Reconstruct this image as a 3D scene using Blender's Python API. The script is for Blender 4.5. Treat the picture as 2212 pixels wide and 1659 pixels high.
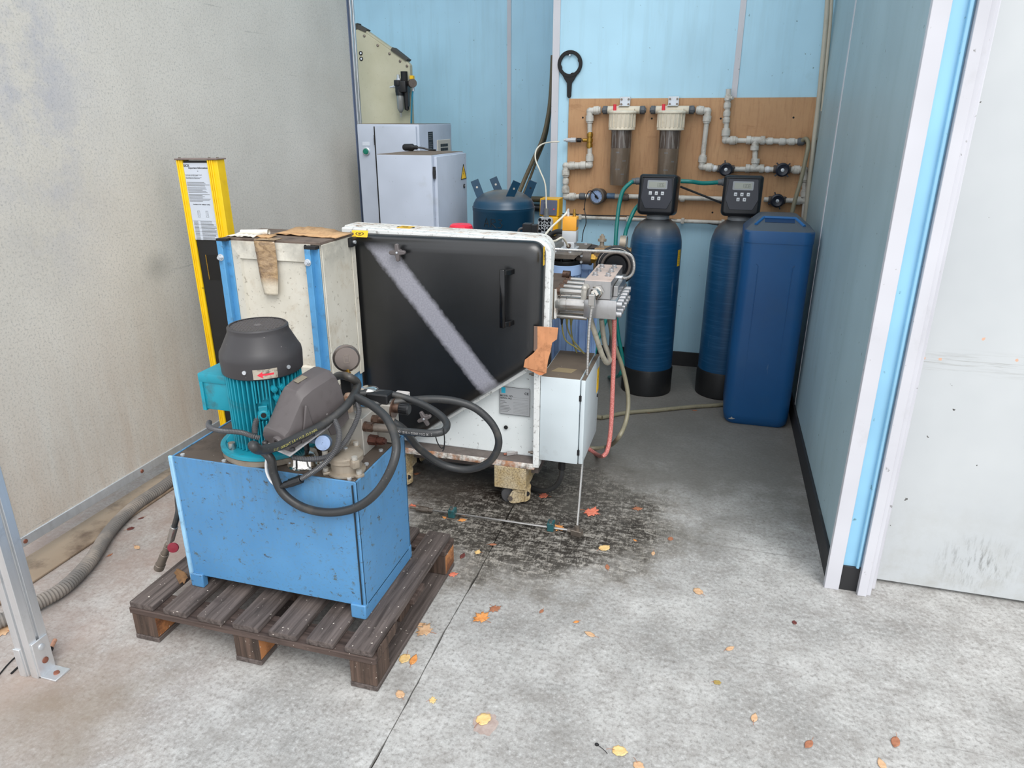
import bpy, bmesh, math, random
from mathutils import Vector, Matrix, Euler, noise
random.seed(7)
PI = math.pi
scene = bpy.context.scene
COL = scene.collection
for o in list(bpy.data.objects):
    bpy.data.objects.remove(o, do_unlink=True)

# ---------------------------------------------------------------- camera
cam_d = bpy.data.cameras.new('camera')
cam_d.sensor_width = 36.0
cam_d.lens = 1534.0 / 2212.0 * 36.0
cam_d.clip_start = 0.02
cam = bpy.data.objects.new('camera', cam_d)
COL.objects.link(cam)
cam.matrix_world = (Matrix.Translation((0, 0, 1.6)) @ Matrix.Rotation(math.radians(15.65), 4, 'Z')
                    @ Matrix.Rotation(math.radians(90 - 20.4), 4, 'X') @ Matrix.Rotation(math.radians(0.13), 4, 'Z'))
scene.camera = cam

# ---------------------------------------------------------------- sky, sun, exposure
world = bpy.data.worlds.new('world'); scene.world = world
world.use_nodes = True
wn = world.node_tree
bg = wn.nodes['Background']
bg.inputs[0].default_value = (0.93, 0.96, 1.0, 1)
bg.inputs[1].default_value = 1.0
sun_d = bpy.data.lights.new('sun', 'SUN')
sun_d.energy = 1.3
sun_d.angle = math.radians(35)
sun_d.color = (1.0, 0.98, 0.95)
sun = bpy.data.objects.new('sun', sun_d); COL.objects.link(sun)
sun.rotation_euler = (math.radians(42), 0, math.radians(32))
vs = scene.view_settings
vs.view_transform = 'Standard'; vs.look = 'None'; vs.gamma = 1.0; vs.use_curve_mapping = False
vs.exposure = 0.62

# ---------------------------------------------------------------- helpers
def tag(o, label=None, cat=None, group=None, kind=None):
    if label: o['label'] = label
    if cat: o['category'] = cat
    if group: o['group'] = group
    if kind: o['kind'] = kind
    return o

def thing(name, loc, label, cat, group=None):
    o = bpy.data.objects.new(name, None)
    o.empty_display_size = 0.05
    o.location = loc
    COL.objects.link(o)
    return tag(o, label, cat, group)

def root_loc(o):
    p = Vector((0, 0, 0))
    while o is not None:
        p += o.location; o = o.parent
    return p

def frame(o, xd, yd):
    x = Vector(xd).normalized(); y = Vector(yd); y = (y - x * y.dot(x)).normalized(); z = x.cross(y)
    M = Matrix((x, y, z)).transposed().to_4x4(); M.translation = Vector(o); return M

def FRONT(o): return frame(o, (1, 0, 0), (0, 0, 1))      # faces -y
def RIGHT(o): return frame(o, (0, 1, 0), (0, 0, 1))      # faces +x
def TOP(o): return frame(o, (1, 0, 0), (0, 1, 0))        # faces +z

def axis_frame(p0, p1):
    z = (Vector(p1) - Vector(p0)).normalized()
    a = Vector((0, 0, 1)) if abs(z.z) < 0.9 else Vector((1, 0, 0))
    x = a.cross(z).normalized(); y = z.cross(x)
    M = Matrix((x, y, z)).transposed().to_4x4(); M.translation = Vector(p0); return M

def spline(pts, seg=8):
    P = [Vector(p) for p in pts]
    if len(P) < 3: return P
    out = []
    Q = [P[0] * 2 - P[1]] + P + [P[-1] * 2 - P[-2]]
    for i in range(1, len(Q) - 2):
        a, b, c, d = Q[i - 1], Q[i], Q[i + 1], Q[i + 2]
        for k in range(seg):
            t = k / seg
            out.append(0.5 * ((2 * b) + (c - a) * t + (2 * a - 5 * b + 4 * c - d) * t * t + (3 * b - a - 3 * c + d) * t ** 3))
    out.append(P[-1]); return out

def resample(path, step):
    d = [0.0]
    for a, b in zip(path, path[1:]): d.append(d[-1] + (b - a).length)
    n = max(2, int(d[-1] / step)); out = []; j = 0
    for i in range(n + 1):
        s = d[-1] * i / n
        while j < len(d) - 2 and d[j + 1] < s: j += 1
        t = (s - d[j]) / max(1e-9, d[j + 1] - d[j])
        out.append(path[j].lerp(path[j + 1], t))
    return out

def frames(path):
    T = []
    for i in range(len(path)):
        a = path[max(0, i - 1)]; b = path[min(len(path) - 1, i + 1)]
        T.append((b - a).normalized())
    ref = Vector((0, 0, 1)) if abs(T[0].z) < 0.9 else Vector((1, 0, 0))
    N = [(ref - T[0] * ref.dot(T[0])).normalized()]
    for i in range(1, len(path)):
        n = N[-1] - T[i] * N[-1].dot(T[i]); N.append(n.normalized())
    return T, N

class MB:
    def __init__(s): s.v = []; s.f = []; s.m = []; s.cur = 0
    def add(s, vs_, fs, M=None):
        o = len(s.v)
        for p in vs_:
            p = Vector(p); s.v.append(M @ p if M is not None else p)
        for f in fs: s.f.append(tuple(i + o for i in f)); s.m.append(s.cur)
        return s
    def box(s, x0, y0, z0, x1, y1, z1, M=None):
        v = [(x0, y0, z0), (x1, y0, z0), (x1, y1, z0), (x0, y1, z0), (x0, y0, z1), (x1, y0, z1), (x1, y1, z1), (x0, y1, z1)]
        return s.add(v, [(0, 3, 2, 1), (4, 5, 6, 7), (0, 1, 5, 4), (1, 2, 6, 5), (2, 3, 7, 6), (3, 0, 4, 7)], M)
    def rbox(s, x0, y0, z0, x1, y1, z1, b=0.004, seg=2, M=None):
        bm = bmesh.new()
        bmesh.ops.create_cube(bm, size=1)
        for v in bm.verts:
            v.co = Vector(((x0 + x1) / 2 + v.co.x * (x1 - x0), (y0 + y1) / 2 + v.co.y * (y1 - y0), (z0 + z1) / 2 + v.co.z * (z1 - z0)))
        bmesh.ops.bevel(bm, geom=bm.edges[:], offset=b, segments=seg, affect='EDGES', profile=0.5)
        bm.verts.index_update()
        vv = [v.co.copy() for v in bm.verts]; ff = [tuple(v.index for v in f.verts) for f in bm.faces]
        bm.free(); return s.add(vv, ff, M)
    def cyl(s, p0, p1, r0, r1=None, n=16, caps=True):
        r1 = r0 if r1 is None else r1
        M = axis_frame(p0, p1); L = (Vector(p1) - Vector(p0)).length
        v = []; f = []
        for k in range(n):
            a = 2 * PI * k / n; v.append((r0 * math.cos(a), r0 * math.sin(a), 0)); 
        for k in range(n):
            a = 2 * PI * k / n; v.append((r1 * math.cos(a), r1 * math.sin(a), L))
        for k in range(n): f.append((k, (k + 1) % n, n + (k + 1) % n, n + k))
        if caps: f.append(tuple(range(n - 1, -1, -1))); f.append(tuple(range(n, 2 * n)))
        return s.add(v, f, M)
    def lathe(s, prof, M=None, n=24, a0=0.0, a1=2 * PI):
        full = abs(a1 - a0 - 2 * PI) < 1e-6
        v = []; f = []; m = n if full else n + 1
        for (r, z) in prof:
            for k in range(m):
                a = a0 + (a1 - a0) * k / n; v.append((r * math.cos(a), r * math.sin(a), z))
        for i in range(len(prof) - 1):
            for k in range(n):
                k2 = (k + 1) % m
                f.append((i * m + k, i * m + k2, (i + 1) * m + k2, (i + 1) * m + k))
        if full:
            if prof[0][0] > 1e-5: f.append(tuple(range(m - 1, -1, -1)))
            if prof[-1][0] > 1e-5: f.append(tuple((len(prof) - 1) * m + k for k in range(m)))
        return s.add(v, f, M)
    def tube(s, pts, r, n=10, seg=8, smooth=True, rib=0.0, pitch=0.0, caps=True):
        path = spline(pts, seg) if smooth else [Vector(p) for p in pts]
        if pitch: path = resample(path, pitch / 2)
        T, N = frames(path); v = []; f = []
        for i, p in enumerate(path):
            B = T[i].cross(N[i]); rr_ = r - (rib if (rib and i % 2) else 0)
            for k in range(n):
                a = 2 * PI * k / n; v.append(p + (N[i] * math.cos(a) + B * math.sin(a)) * rr_)
        for i in range(len(path) - 1):
            for k in range(n):
                f.append((i * n + k, i * n + (k + 1) % n, (i + 1) * n + (k + 1) % n, (i + 1) * n + k))
        if caps:
            f.append(tuple(range(n - 1, -1, -1))); f.append(tuple((len(path) - 1) * n + k for k in range(n)))
        return s.add(v, f)
    def prism(s, poly, h, M=None, z0=0.0):
        n = len(poly)
        v = [(x, y, z0) for x, y in poly] + [(x, y, z0 + h) for x, y in poly]
        f = [(k, (k + 1) % n, n + (k + 1) % n, n + k) for k in range(n)]
        f.append(tuple(range(n - 1, -1, -1))); f.append(tuple(range(n, 2 * n)))
        return s.add(v, f, M)
    def loft(s, sections, caps=True):
        n = len(sections[0]); v = [p for sec in sections for p in sec]; f = []
        for i in range(len(sections) - 1):
            for k in range(n): f.append((i * n + k, i * n + (k + 1) % n, (i + 1) * n + (k + 1) % n, (i + 1) * n + k))
        if caps:
            f.append(tuple(range(n - 1, -1, -1))); f.append(tuple((len(sections) - 1) * n + k for k in range(n)))
        return s.add(v, f)
    def ball(s, c, r, n=10):
        prof = [(max(1e-6, r * math.sin(PI * i / n)), -r * math.cos(PI * i / n)) for i in range(n + 1)]
        return s.lathe(prof, Matrix.Translation(Vector(c)), n * 2)
    def torus(s, M, R, r, n=24, m=8):
        v = []; f = []
        for i in range(n):
            a = 2 * PI * i / n
            for k in range(m):
                b = 2 * PI * k / m; q = R + r * math.cos(b)
                v.append((q * math.cos(a), q * math.sin(a), r * math.sin(b)))
        for i in range(n):
            for k in range(m): f.append((i * m + k, ((i + 1) % n) * m + k, ((i + 1) % n) * m + (k + 1) % m, i * m + (k + 1) % m))
        return s.add(v, f, M)
    def text(s, txt, size, M, align='LEFT', bold=0.0, path=None, r=0.0, toward=(0, -1, 0), start=0.0):
        cu = bpy.data.curves.new('t', 'FONT'); cu.body = txt; cu.size = size; cu.align_x = align; cu.offset = bold
        ob = bpy.data.objects.new('t', cu); COL.objects.link(ob)
        dg = bpy.context.evaluated_depsgraph_get(); me = ob.evaluated_get(dg).to_mesh()
        vv = [v.co.copy() for v in me.vertices]; ff = [tuple(p.vertices) for p in me.polygons]
        ob.evaluated_get(dg).to_mesh_clear(); bpy.data.objects.remove(ob, do_unlink=True); bpy.data.curves.remove(cu)
        if path is None: return s.add(vv, ff, M)
        P = resample(path, 0.002); T, N = frames(P); out = []
        for c in vv:
            q = min(len(P) - 1, max(0, (start + c.x) / 0.002)); i = int(q)
            i = min(i, len(P) - 2); p = P[i].lerp(P[i + 1], q - i)
            B = T[i].cross(N[i]); d = Vector(toward); a = math.atan2(d.dot(B), d.dot(N[i])) - c.y / r
            out.append(p + (N[i] * math.cos(a) + B * math.sin(a)) * (r * 1.01))
        return s.add(out, ff)
    def build(s, name, mat, parent=None, smooth=35, bevel=0.0, seg=2, label=None, kind=None, fix=True):
        off = root_loc(parent) if parent is not None else Vector((0, 0, 0))
        me = bpy.data.meshes.new(name)
        me.from_pydata([tuple(p - off) for p in s.v], [], s.f)
        mats = mat if isinstance(mat, (list, tuple)) else [mat]
        for m_ in mats: me.materials.append(m_)
        if len(mats) > 1: me.polygons.foreach_set('material_index', s.m)
        if fix:
            bm = bmesh.new(); bm.from_mesh(me); bmesh.ops.recalc_face_normals(bm, faces=bm.faces[:]); bm.to_mesh(me); bm.free()
        if smooth:
            me.shade_smooth(); me.set_sharp_from_angle(angle=math.radians(smooth))
        me.update()
        o = bpy.data.objects.new(name, me); COL.objects.link(o)
        if parent is not None: o.parent = parent
        if bevel:
            b = o.modifiers.new('bevel', 'BEVEL'); b.width = bevel; b.segments = seg; b.limit_method = 'ANGLE'; b.angle_limit = math.radians(40)
        if label: o['label'] = label
        if kind: o['kind'] = kind
        return o

def part_copy(o, parent, M=None):
    c = o.copy(); COL.objects.link(c); c.parent = parent
    if M is not None: c.matrix_local = M
    return c

# ---------------------------------------------------------------- materials
MATS = {}
def L(c):   # sRGB 0-255 to linear
    return tuple((x / 255 / 12.92 if x / 255 <= 0.04045 else ((x / 255 + 0.055) / 1.055) ** 2.4) for x in c)

class NT:
    def __init__(s, name):
        s.mat = bpy.data.materials.new(name); s.mat.use_nodes = True
        s.t = s.mat.node_tree; s.b = s.t.nodes['Principled BSDF']
        s.tc = s.t.nodes.new('ShaderNodeTexCoord')
    def link(s, a, b): s.t.links.new(a, b)
    def coords(s, scale=(1, 1, 1), rot=(0, 0, 0), out='Object'):
        m = s.t.nodes.new('ShaderNodeMapping'); m.inputs['Scale'].default_value = scale; m.inputs['Rotation'].default_value = rot
        s.link(s.tc.outputs[out], m.inputs[0]); return m.outputs[0]
    def noise(s, scale, detail=6, rough=0.6, co=None, dist=0.0):
        n = s.t.nodes.new('ShaderNodeTexNoise'); n.inputs['Scale'].default_value = scale; n.inputs['Detail'].default_value = detail
        n.inputs['Roughness'].default_value = rough; n.inputs['Distortion'].default_value = dist
        s.link(co if co is not None else s.tc.outputs['Object'], n.inputs['Vector']); return n.outputs['Fac']
    def ramp(s, fac, lo, hi, v0=0.0, v1=1.0):
        n = s.t.nodes.new('ShaderNodeMapRange'); n.clamp = True
        n.inputs['From Min'].default_value = lo; n.inputs['From Max'].default_value = hi
        n.inputs['To Min'].default_value = v0; n.inputs['To Max'].default_value = v1
        s.link(fac, n.inputs['Value']); return n.outputs['Result']
    def math(s, op, a, b=None):
        n = s.t.nodes.new('ShaderNodeMath'); n.operation = op
        for i, q in enumerate((a, b)):
            if q is None: continue
            if isinstance(q, (int, float)): n.inputs[i].default_value = q
            else: s.link(q, n.inputs[i])
        return n.outputs[0]
    def mix(s, fac, a, b):
        n = s.t.nodes.new('ShaderNodeMix'); n.data_type = 'RGBA'
        for i, q in ((0, fac), (6, a), (7, b)):
            if isinstance(q, (int, float)): n.inputs[i].default_value = q
            elif isinstance(q, tuple): n.inputs[i].default_value = q + (1,) if len(q) == 3 else q
            else: s.link(q, n.inputs[i])
        return n.outputs[2]
    def xyz(s, co=None):
        n = s.t.nodes.new('ShaderNodeSeparateXYZ'); s.link(co if co is not None else s.tc.outputs['Object'], n.inputs[0]); return n.outputs
    def dist(s, p, scale=(1, 1, 1)):
        m = s.t.nodes.new('ShaderNodeMapping'); m.vector_type = 'POINT'
        m.inputs['Location'].default_value = tuple(-a * b for a, b in zip(p, scale)); m.inputs['Scale'].default_value = scale
        s.link(s.tc.outputs['Object'], m.inputs[0])
        n = s.t.nodes.new('ShaderNodeVectorMath'); n.operation = 'LENGTH'; s.link(m.outputs[0], n.inputs[0]); return n.outputs['Value']
    def bump(s, h, strength=0.2, d=0.002):
        n = s.t.nodes.new('ShaderNodeBump'); n.inputs['Strength'].default_value = strength; n.inputs['Distance'].default_value = d
        s.link(h, n.inputs['Height']); s.link(n.outputs[0], s.b.inputs['Normal'])
    def done(s, col, rough=0.5, metal=0.0, spec=0.5):
        for k, q in (('Base Color', col), ('Roughness', rough), ('Metallic', metal), ('Specular IOR Level', spec)):
            if isinstance(q, (int, float)): s.b.inputs[k].default_value = q
            elif isinstance(q, tuple): s.b.inputs[k].default_value = q + (1,) if len(q) == 3 else q
            else: s.link(q, s.b.inputs[k])
        return s.mat

def paint(name, col, rough=0.5, metal=0.0, dirt=None, amt=0.5, scale=6.0, speck=None, sp_amt=0.3, sp_scale=90.0, bump=0.0, bscale=120.0, streak=None, spec=0.5, var=0.08):
    """worn paint, plastic or metal: base colour with soft variation, grime patches, specks and streaks"""
    n = NT(name); c = L(col)
    big = n.noise(scale * 0.35, 3)
    dk = tuple(x * (1 - var * 2) for x in c); lt = tuple(min(1, x * (1 + var)) for x in c)
    out = n.mix(n.ramp(big, 0.3, 0.7), dk, lt)
    if streak:
        st = n.noise(1.0, 5, 0.6, n.coords(streak[1]))
        out = n.mix(n.math('MULTIPLY', n.ramp(st, 0.5, 0.72), streak[2]), out, L(streak[0]))
    if dirt:
        d = n.noise(scale, 8, 0.65)
        f = n.ramp(d, 0.62 - 0.25 * amt, 0.78 - 0.2 * amt)
        out = n.mix(n.math('MULTIPLY', f, min(1.0, 0.35 + amt)), out, L(dirt))
    if speck:
        d2 = n.noise(sp_scale, 3, 0.5)
        f2 = n.ramp(d2, 0.70 - 0.14 * sp_amt, 0.76 - 0.14 * sp_amt)
        out = n.mix(f2, out, L(speck))
    if bump:
        n.bump(n.noise(bscale, 4), bump)
    m = n.done(out, rough, metal, spec); MATS[name] = m; return m

M_ = MATS

# ---------------------------------------------------------------- materials of the setting
def concrete():
    n = NT('concrete')
    a = n.noise(2.2, 6, 0.65); b = n.noise(14, 8, 0.7); c = n.noise(70, 6, 0.75)
    col = n.mix(n.ramp(a, 0.38, 0.62), L((152, 151, 148)), L((190, 189, 186)))
    col = n.mix(n.ramp(b, 0.42, 0.7, 0, 0.55), col, L((138, 133, 128)))
    col = n.mix(n.ramp(c, 0.5, 0.68, 0, 0.7), col, L((104, 100, 96)))
    col = n.mix(n.ramp(c, 0.46, 0.3, 0, 0.6), col, L((214, 214, 212)))
    fl = n.noise(1.0, 5, 0.6, n.coords((260, 60, 60), (0, 0, 0.6))); col = n.mix(n.ramp(fl, 0.58, 0.68, 0, 0.3), col, L((112, 108, 104)))
    fl2 = n.noise(1.0, 5, 0.6, n.coords((60, 240, 60), (0, 0, 0.3))); col = n.mix(n.ramp(fl2, 0.6, 0.7, 0, 0.3), col, L((226, 225, 222)))
    bl = n.noise(5.5, 8, 0.72); col = n.mix(n.ramp(bl, 0.52, 0.68, 0, 0.5), col, L((128, 124, 119)))
    sc = n.noise(1.0, 3, 0.5, n.coords((1.3, 90, 1), (0, 0, 0.95)), 0.15); col = n.mix(n.ramp(sc, 0.68, 0.72, 0, 0.45), col, L((116, 113, 109)))
    # brown-pink dust on the left bay floor
    x, y, z = n.xyz()
    left = n.math('MULTIPLY', n.ramp(x, -1.2, -1.9), n.ramp(n.noise(3.5, 5), 0.35, 0.65, 0.25, 0.75))
    col = n.mix(left, col, L((156, 136, 126)))
    s2 = n.dist((-1.6895,1.1876,0), (1, 1, 1)); s2 = n.math('ADD', s2, n.ramp(n.noise(5, 5), 0.2, 0.8, -0.15, 0.15))
    col = n.mix(n.ramp(s2, 0.3, 0.05, 0, 0.6), col, L((126, 112, 94)))
    # scraped black oil patch round the pump cart
    d = n.dist((-0.6239,2.6785,0), (1.0, 1.05, 1)); d = n.math('ADD', d, n.ramp(n.noise(4.5, 6, 0.7), 0.2, 0.8, -0.22, 0.22))
    k = n.ramp(d, 0.70, 0.46)
    s1 = n.noise(1.0, 8, 0.75, n.coords((14, 46, 16), (0, 0, 0.9)), 1.2)
    s3 = n.noise(38, 8, 0.8)
    s4 = n.noise(1.0, 7, 0.75, n.coords((90, 26, 16), (0, 0, -0.5)), 1.5)
    sw = n.math('ADD', n.math('ADD', n.math('MULTIPLY', s1, 0.45), n.math('MULTIPLY', s3, 0.3)), n.math('MULTIPLY', s4, 0.3))
    sw = n.ramp(sw, 0.45, 0.54)
    core = n.ramp(d, 0.5, 0.1, 0.0, 0.25)
    f = n.math('MULTIPLY', k, n.math('MINIMUM', 1.0, n.math('ADD', n.math('MULTIPLY', sw, 0.85), core)))
    col = n.mix(n.math('MULTIPLY', k, 0.45), col, L((178, 168, 152)))
    col = n.mix(f, col, L((34, 29, 24)))
    # wet film under the cart
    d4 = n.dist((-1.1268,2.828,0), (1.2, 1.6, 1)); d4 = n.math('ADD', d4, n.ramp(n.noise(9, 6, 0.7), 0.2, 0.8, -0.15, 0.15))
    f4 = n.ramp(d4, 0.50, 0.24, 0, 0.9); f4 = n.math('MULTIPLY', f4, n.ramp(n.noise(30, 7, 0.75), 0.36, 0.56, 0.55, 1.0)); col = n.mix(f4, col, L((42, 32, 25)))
    # shade of the deep bay painted in: floor greyer towards the back
    d5 = n.math('ADD', n.ramp(n.noise(3, 5), 0.3, 0.7, -0.3, 0.3), y); col = n.mix(n.ramp(d5, 2.5, 3.2, 0, 0.8), col, L((106, 103, 97)))
    n.bump(n.math('ADD', c, n.math('MULTIPLY', b, 0.6)), 0.25, 0.002)
    ro = n.ramp(f4, 0, 0.8, 0.82, 0.45)
    return n.done(col, ro, 0.0, 0.3)
CONC = concrete()
paint('crack', (52, 48, 44), 0.95)
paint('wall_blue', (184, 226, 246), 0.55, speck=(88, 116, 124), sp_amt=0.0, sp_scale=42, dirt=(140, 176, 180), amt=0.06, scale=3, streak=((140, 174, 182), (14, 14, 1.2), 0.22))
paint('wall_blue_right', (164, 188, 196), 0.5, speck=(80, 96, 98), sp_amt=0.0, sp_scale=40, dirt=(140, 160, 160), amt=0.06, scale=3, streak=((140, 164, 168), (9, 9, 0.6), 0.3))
paint('strip_blue', (150, 203, 232), 0.45, speck=(90, 130, 140), sp_amt=0.05, sp_scale=30)
paint('trim_white', (206, 206, 212), 0.45, speck=(140, 138, 138), sp_amt=0.0, sp_scale=45, dirt=(160, 158, 158), amt=0.05, scale=4)
paint('baseboard', (40, 40, 42), 0.6, dirt=(86, 82, 76), amt=0.1, scale=12)
paint('door_sheet', (190, 194, 196), 0.45, dirt=(150, 146, 138), amt=0.02, scale=2.5, speck=(120, 116, 112), sp_amt=-0.22, sp_scale=40, streak=((176, 176, 172), (1.5, 1.5, 9), 0.25))
def door_mat():
    n = NT('door_scuffed'); x, y, z = n.xyz(); col = n.mix(n.ramp(n.noise(1.2, 4), 0.3, 0.7), L((184, 188, 190)), L((200, 203, 204)))
    s_ = n.noise(1.0, 6, 0.7, n.coords((70, 10, 14), (0, 0.5, 0)))
    d = n.dist((1.0069 - 0.70, 0.0, 0.1319), (1, 0.2, 1.2)); col = n.mix(n.math('MULTIPLY', n.ramp(d, 0.16, 0.02), n.ramp(s_, 0.5, 0.66, 0, 0.75)), col, L((96, 94, 90)))
    low = n.math('MULTIPLY', n.ramp(z, 0.45, 0.0), n.ramp(n.noise(9, 7, 0.7), 0.45, 0.7, 0, 0.5)); col = n.mix(low, col, L((160, 158, 150)))
    band = n.math('MULTIPLY', n.ramp(n.math('ABSOLUTE', n.math('SUBTRACT', z, 0.8651)), 0.05, 0.0), n.ramp(n.noise(1, 5, 0.7, n.coords((6, 6, 160))), 0.5, 0.64, 0, 0.6)); col = n.mix(band, col, L((140, 139, 134)))
    for (dx_, dz_) in ((0.7028, 0.8711), (0.7502, 0.8723), (0.8581, 0.9505), (0.9656, 0.889)):
        q = n.dist((dx_ - 0.70, 0, dz_), (1, 0.1, 1)); q = n.math('ADD', q, n.ramp(n.noise(140, 3), 0.2, 0.8, -0.003, 0.003)); col = n.mix(n.ramp(q, 0.0055, 0.0045), col, L((214, 172, 148)))
    sp = n.noise(36, 3, 0.5); col = n.mix(n.ramp(sp, 0.735, 0.745), col, L((84, 82, 80)))
    MATS['door_scuffed'] = n.done(col, 0.42)
door_mat()
paint('unseen_ceiling', (225, 228, 230), 0.8)
def galv():
    n = NT('galvanised_sheet')
    sp = n.noise(60, 8, 0.8); a = n.noise(2.0, 5); b = n.noise(5, 6, 0.7)
    col = n.mix(n.ramp(a, 0.3, 0.7), L((208, 203, 194)), L((226, 221, 212)))
    col = n.mix(n.ramp(sp, 0.45, 0.62, 0, 0.55), col, L((228, 224, 216)))
    col = n.mix(n.ramp(n.noise(120, 6, 0.8), 0.5, 0.64, 0, 0.65), col, L((150, 149, 144)))
    x, y, z = n.xyz()
    blue = n.math('MULTIPLY', n.ramp(n.dist((0, -0.85, 1.9), (1, 2.0, 0.7)), 0.75, 0.15), n.ramp(b, 0.42, 0.62))
    col = n.mix(n.math('MULTIPLY', blue, 0.4), col, L((146, 154, 182)))
    brown = n.math('MULTIPLY', n.ramp(z, 0.95, 0.15), n.ramp(n.noise(1, 6, 0.7, n.coords((1, 9, 1.2))), 0.35, 0.7))
    col = n.mix(n.math('MULTIPLY', brown, 0.55), col, L((186, 160, 136)))
    blot = n.ramp(n.dist((0, -0.38, 0.98), (1, 1, 1.3)), 0.11, 0.0, 0, 0.35)
    col = n.mix(blot, col, L((104, 108, 104)))
    scr = n.noise(1.0, 4, 0.6, n.coords((1, 2.2, 60), (0.12, 0, 0))); col = n.mix(n.ramp(scr, 0.66, 0.74, 0, 0.35), col, L((120, 120, 116)))
    return n.done(col, 0.55, 0.1, 0.4)
GALV = galv()
def alu_mat(name, col, rough=0.38, metal=0.75, d=(110, 108, 104), amt=0.25):
    n = NT(name); c = L(col)
    g = n.noise(1.0, 4, 0.6, n.coords((30, 30, 2)))
    k = n.mix(n.ramp(g, 0.3, 0.7), tuple(q * 0.85 for q in c), c)
    k = n.mix(n.ramp(n.noise(25, 6, 0.7), 0.55, 0.75, 0, amt), k, L(d))
    MATS[name] = n.done(k, rough, metal); return MATS[name]
alu_mat('alu', (226, 228, 230)); alu_mat('zinc', (214, 219, 224), 0.42, 0.6); alu_mat('steel', (196, 193, 189), 0.26, 0.9)
alu_mat('steel_dirty', (138, 128, 118), 0.45, 0.7, (74, 62, 52), 0.6); alu_mat('chrome', (236, 232, 226), 0.14, 1.0, (96, 80, 66), 0.3)
alu_mat('cast_alu', (172, 160, 144), 0.5, 0.55, (96, 82, 66), 0.5); alu_mat('cast_light', (186, 182, 174), 0.5, 0.4, (120, 112, 102), 0.4)

# ---------------------------------------------------------------- floor with its saw joint
m = MB()
rnd = random.Random(3)
ys = [-5.0 + 0.04 * i for i in range(300)]
ja = []; jx = -0.733
for y in ys: ja.append((jx + 0.006 * noise.noise((0, y * 2.5, 0)) + rnd.uniform(-0.0012, 0.0012), rnd.uniform(0.001, 0.0026) + max(0, 0.006 * noise.noise((3, y * 6, 1)))))
for side, xe in ((-1, -6.0), (1, 6.0)):
    v = []; f = []
    for y, (jxx, w) in zip(ys, ja):
        e = jxx + side * w
        v += [(xe, y, 0), (e - side * -0.0015 * 0, y, 0), (e, y, -0.012)]
    for i in range(len(ys) - 1):
        a = 3 * i
        f += [(a, a + 1, a + 4, a + 3), (a + 1, a + 2, a + 5, a + 4)]
    m.add(v, f)
m.cur = 1
m.box(-0.80, -5.0, -0.02, -0.66, 6.96, -0.0119)
floor = m.build('floor', [CONC, M_['crack']], smooth=0, fix=False, kind='structure')
for p in floor.data.polygons:
    if p.normal.z < -0.5: p.flip()

# ---------------------------------------------------------------- walls
def struct_root(name, loc):
    o = bpy.data.objects.new(name, None); o.location = loc; COL.objects.link(o); o['kind'] = 'structure'; return o
XW = 0.535
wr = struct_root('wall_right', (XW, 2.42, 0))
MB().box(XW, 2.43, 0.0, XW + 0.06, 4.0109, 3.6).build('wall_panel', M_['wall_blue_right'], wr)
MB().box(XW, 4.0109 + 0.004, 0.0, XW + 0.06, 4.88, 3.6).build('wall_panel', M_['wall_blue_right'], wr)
MB().box(XW - 0.003, 4.0109 - 0.012, 0.10, XW + 0.03, 4.0109 + 0.016, 3.6).build('joint_strip', M_['trim_white'], wr)
b = MB(); b.box(XW - 0.012, 2.43, 0.0, XW + 0.002, 4.82, 0.10)
b.build('baseboard_right', M_['baseboard'], bevel=0.002, kind='structure')
# outer frame posts of the bay, facing the hall
t1 = MB(); t1.box(0.5131, 2.40, 0, 0.562, 2.425, 3.6); t1.build('trim_1', M_['trim_white'], bevel=0.0015, kind='structure')
t2 = MB(); t2.box(0.6221, 2.385, 0, 0.6525, 2.47, 3.6); t2.box(0.6525, 2.395, 0.0, 0.668, 2.47, 3.6); t2.build('trim_2', M_['trim_white'], bevel=0.0015, kind='structure')
wf = struct_root('wall_front', (0.56, 2.41, 0))
MB().box(0.556, 2.415, 0.10, 0.640, 2.44, 3.6).build('wall_panel', M_['strip_blue'], wf)
MB().box(0.605, 2.40, 0.10, 0.616, 2.42, 3.6).build('edge_bead', M_['strip_blue'], wf, bevel=0.003)
MB().box(0.556, 2.408, 0.0, 0.640, 2.435, 0.10).build('kick_plate', M_['baseboard'], wf, bevel=0.0015)
d1 = struct_root('door_1', (0.70, 2.49, 0))
MB().box(0.688, 2.492, 0.012, 3.6, 2.53, 3.6).build('door_sheet', M_['door_scuffed'], d1, bevel=0.002)
MB().box(0.668, 2.44, 0.0, 0.690, 2.53, 3.6).build('door_edge', M_['trim_white'], d1, bevel=0.003)
# back wall (its left end is a free edge) and the deeper wall behind it
YB = 4.83
wb = struct_root('wall_back', (0, YB, 0))
MB().box(-1.047, YB, 0.0, 0.024, YB + 0.05, 3.6).build('wall_panel', M_['wall_blue'], wb)
MB().box(0.05, YB, 0.0, XW + 0.02, YB + 0.05, 3.6).build('wall_panel', M_['wall_blue'], wb)
MB().box(0.0217, YB - 0.006, 0.0, 0.0559, YB + 0.03, 3.6).build('joint_strip', M_['trim_white'], wb, bevel=0.002)
MB().box(-1.091, YB - 0.008, 0.0, -1.045, YB + 0.058, 3.6).build('end_profile', M_['trim_white'], wb, bevel=0.002)
MB().box(-1.045, YB - 0.012, 0.0, XW - 0.01, YB + 0.0, 0.10).build('baseboard_back', M_['baseboard'], kind='structure', bevel=0.002)
YD = 5.75
wd = struct_root('wall_rear', (-2, YD, 0))
MB().box(-4.6, YD, 0, -1.6389, YD + 0.05, 4.4).build('wall_panel', M_['wall_blue'], wd)
MB().box(-1.6389, YD, 0, 0.6, YD + 0.05, 4.4).build('wall_panel', M_['wall_blue'], wd)
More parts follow.
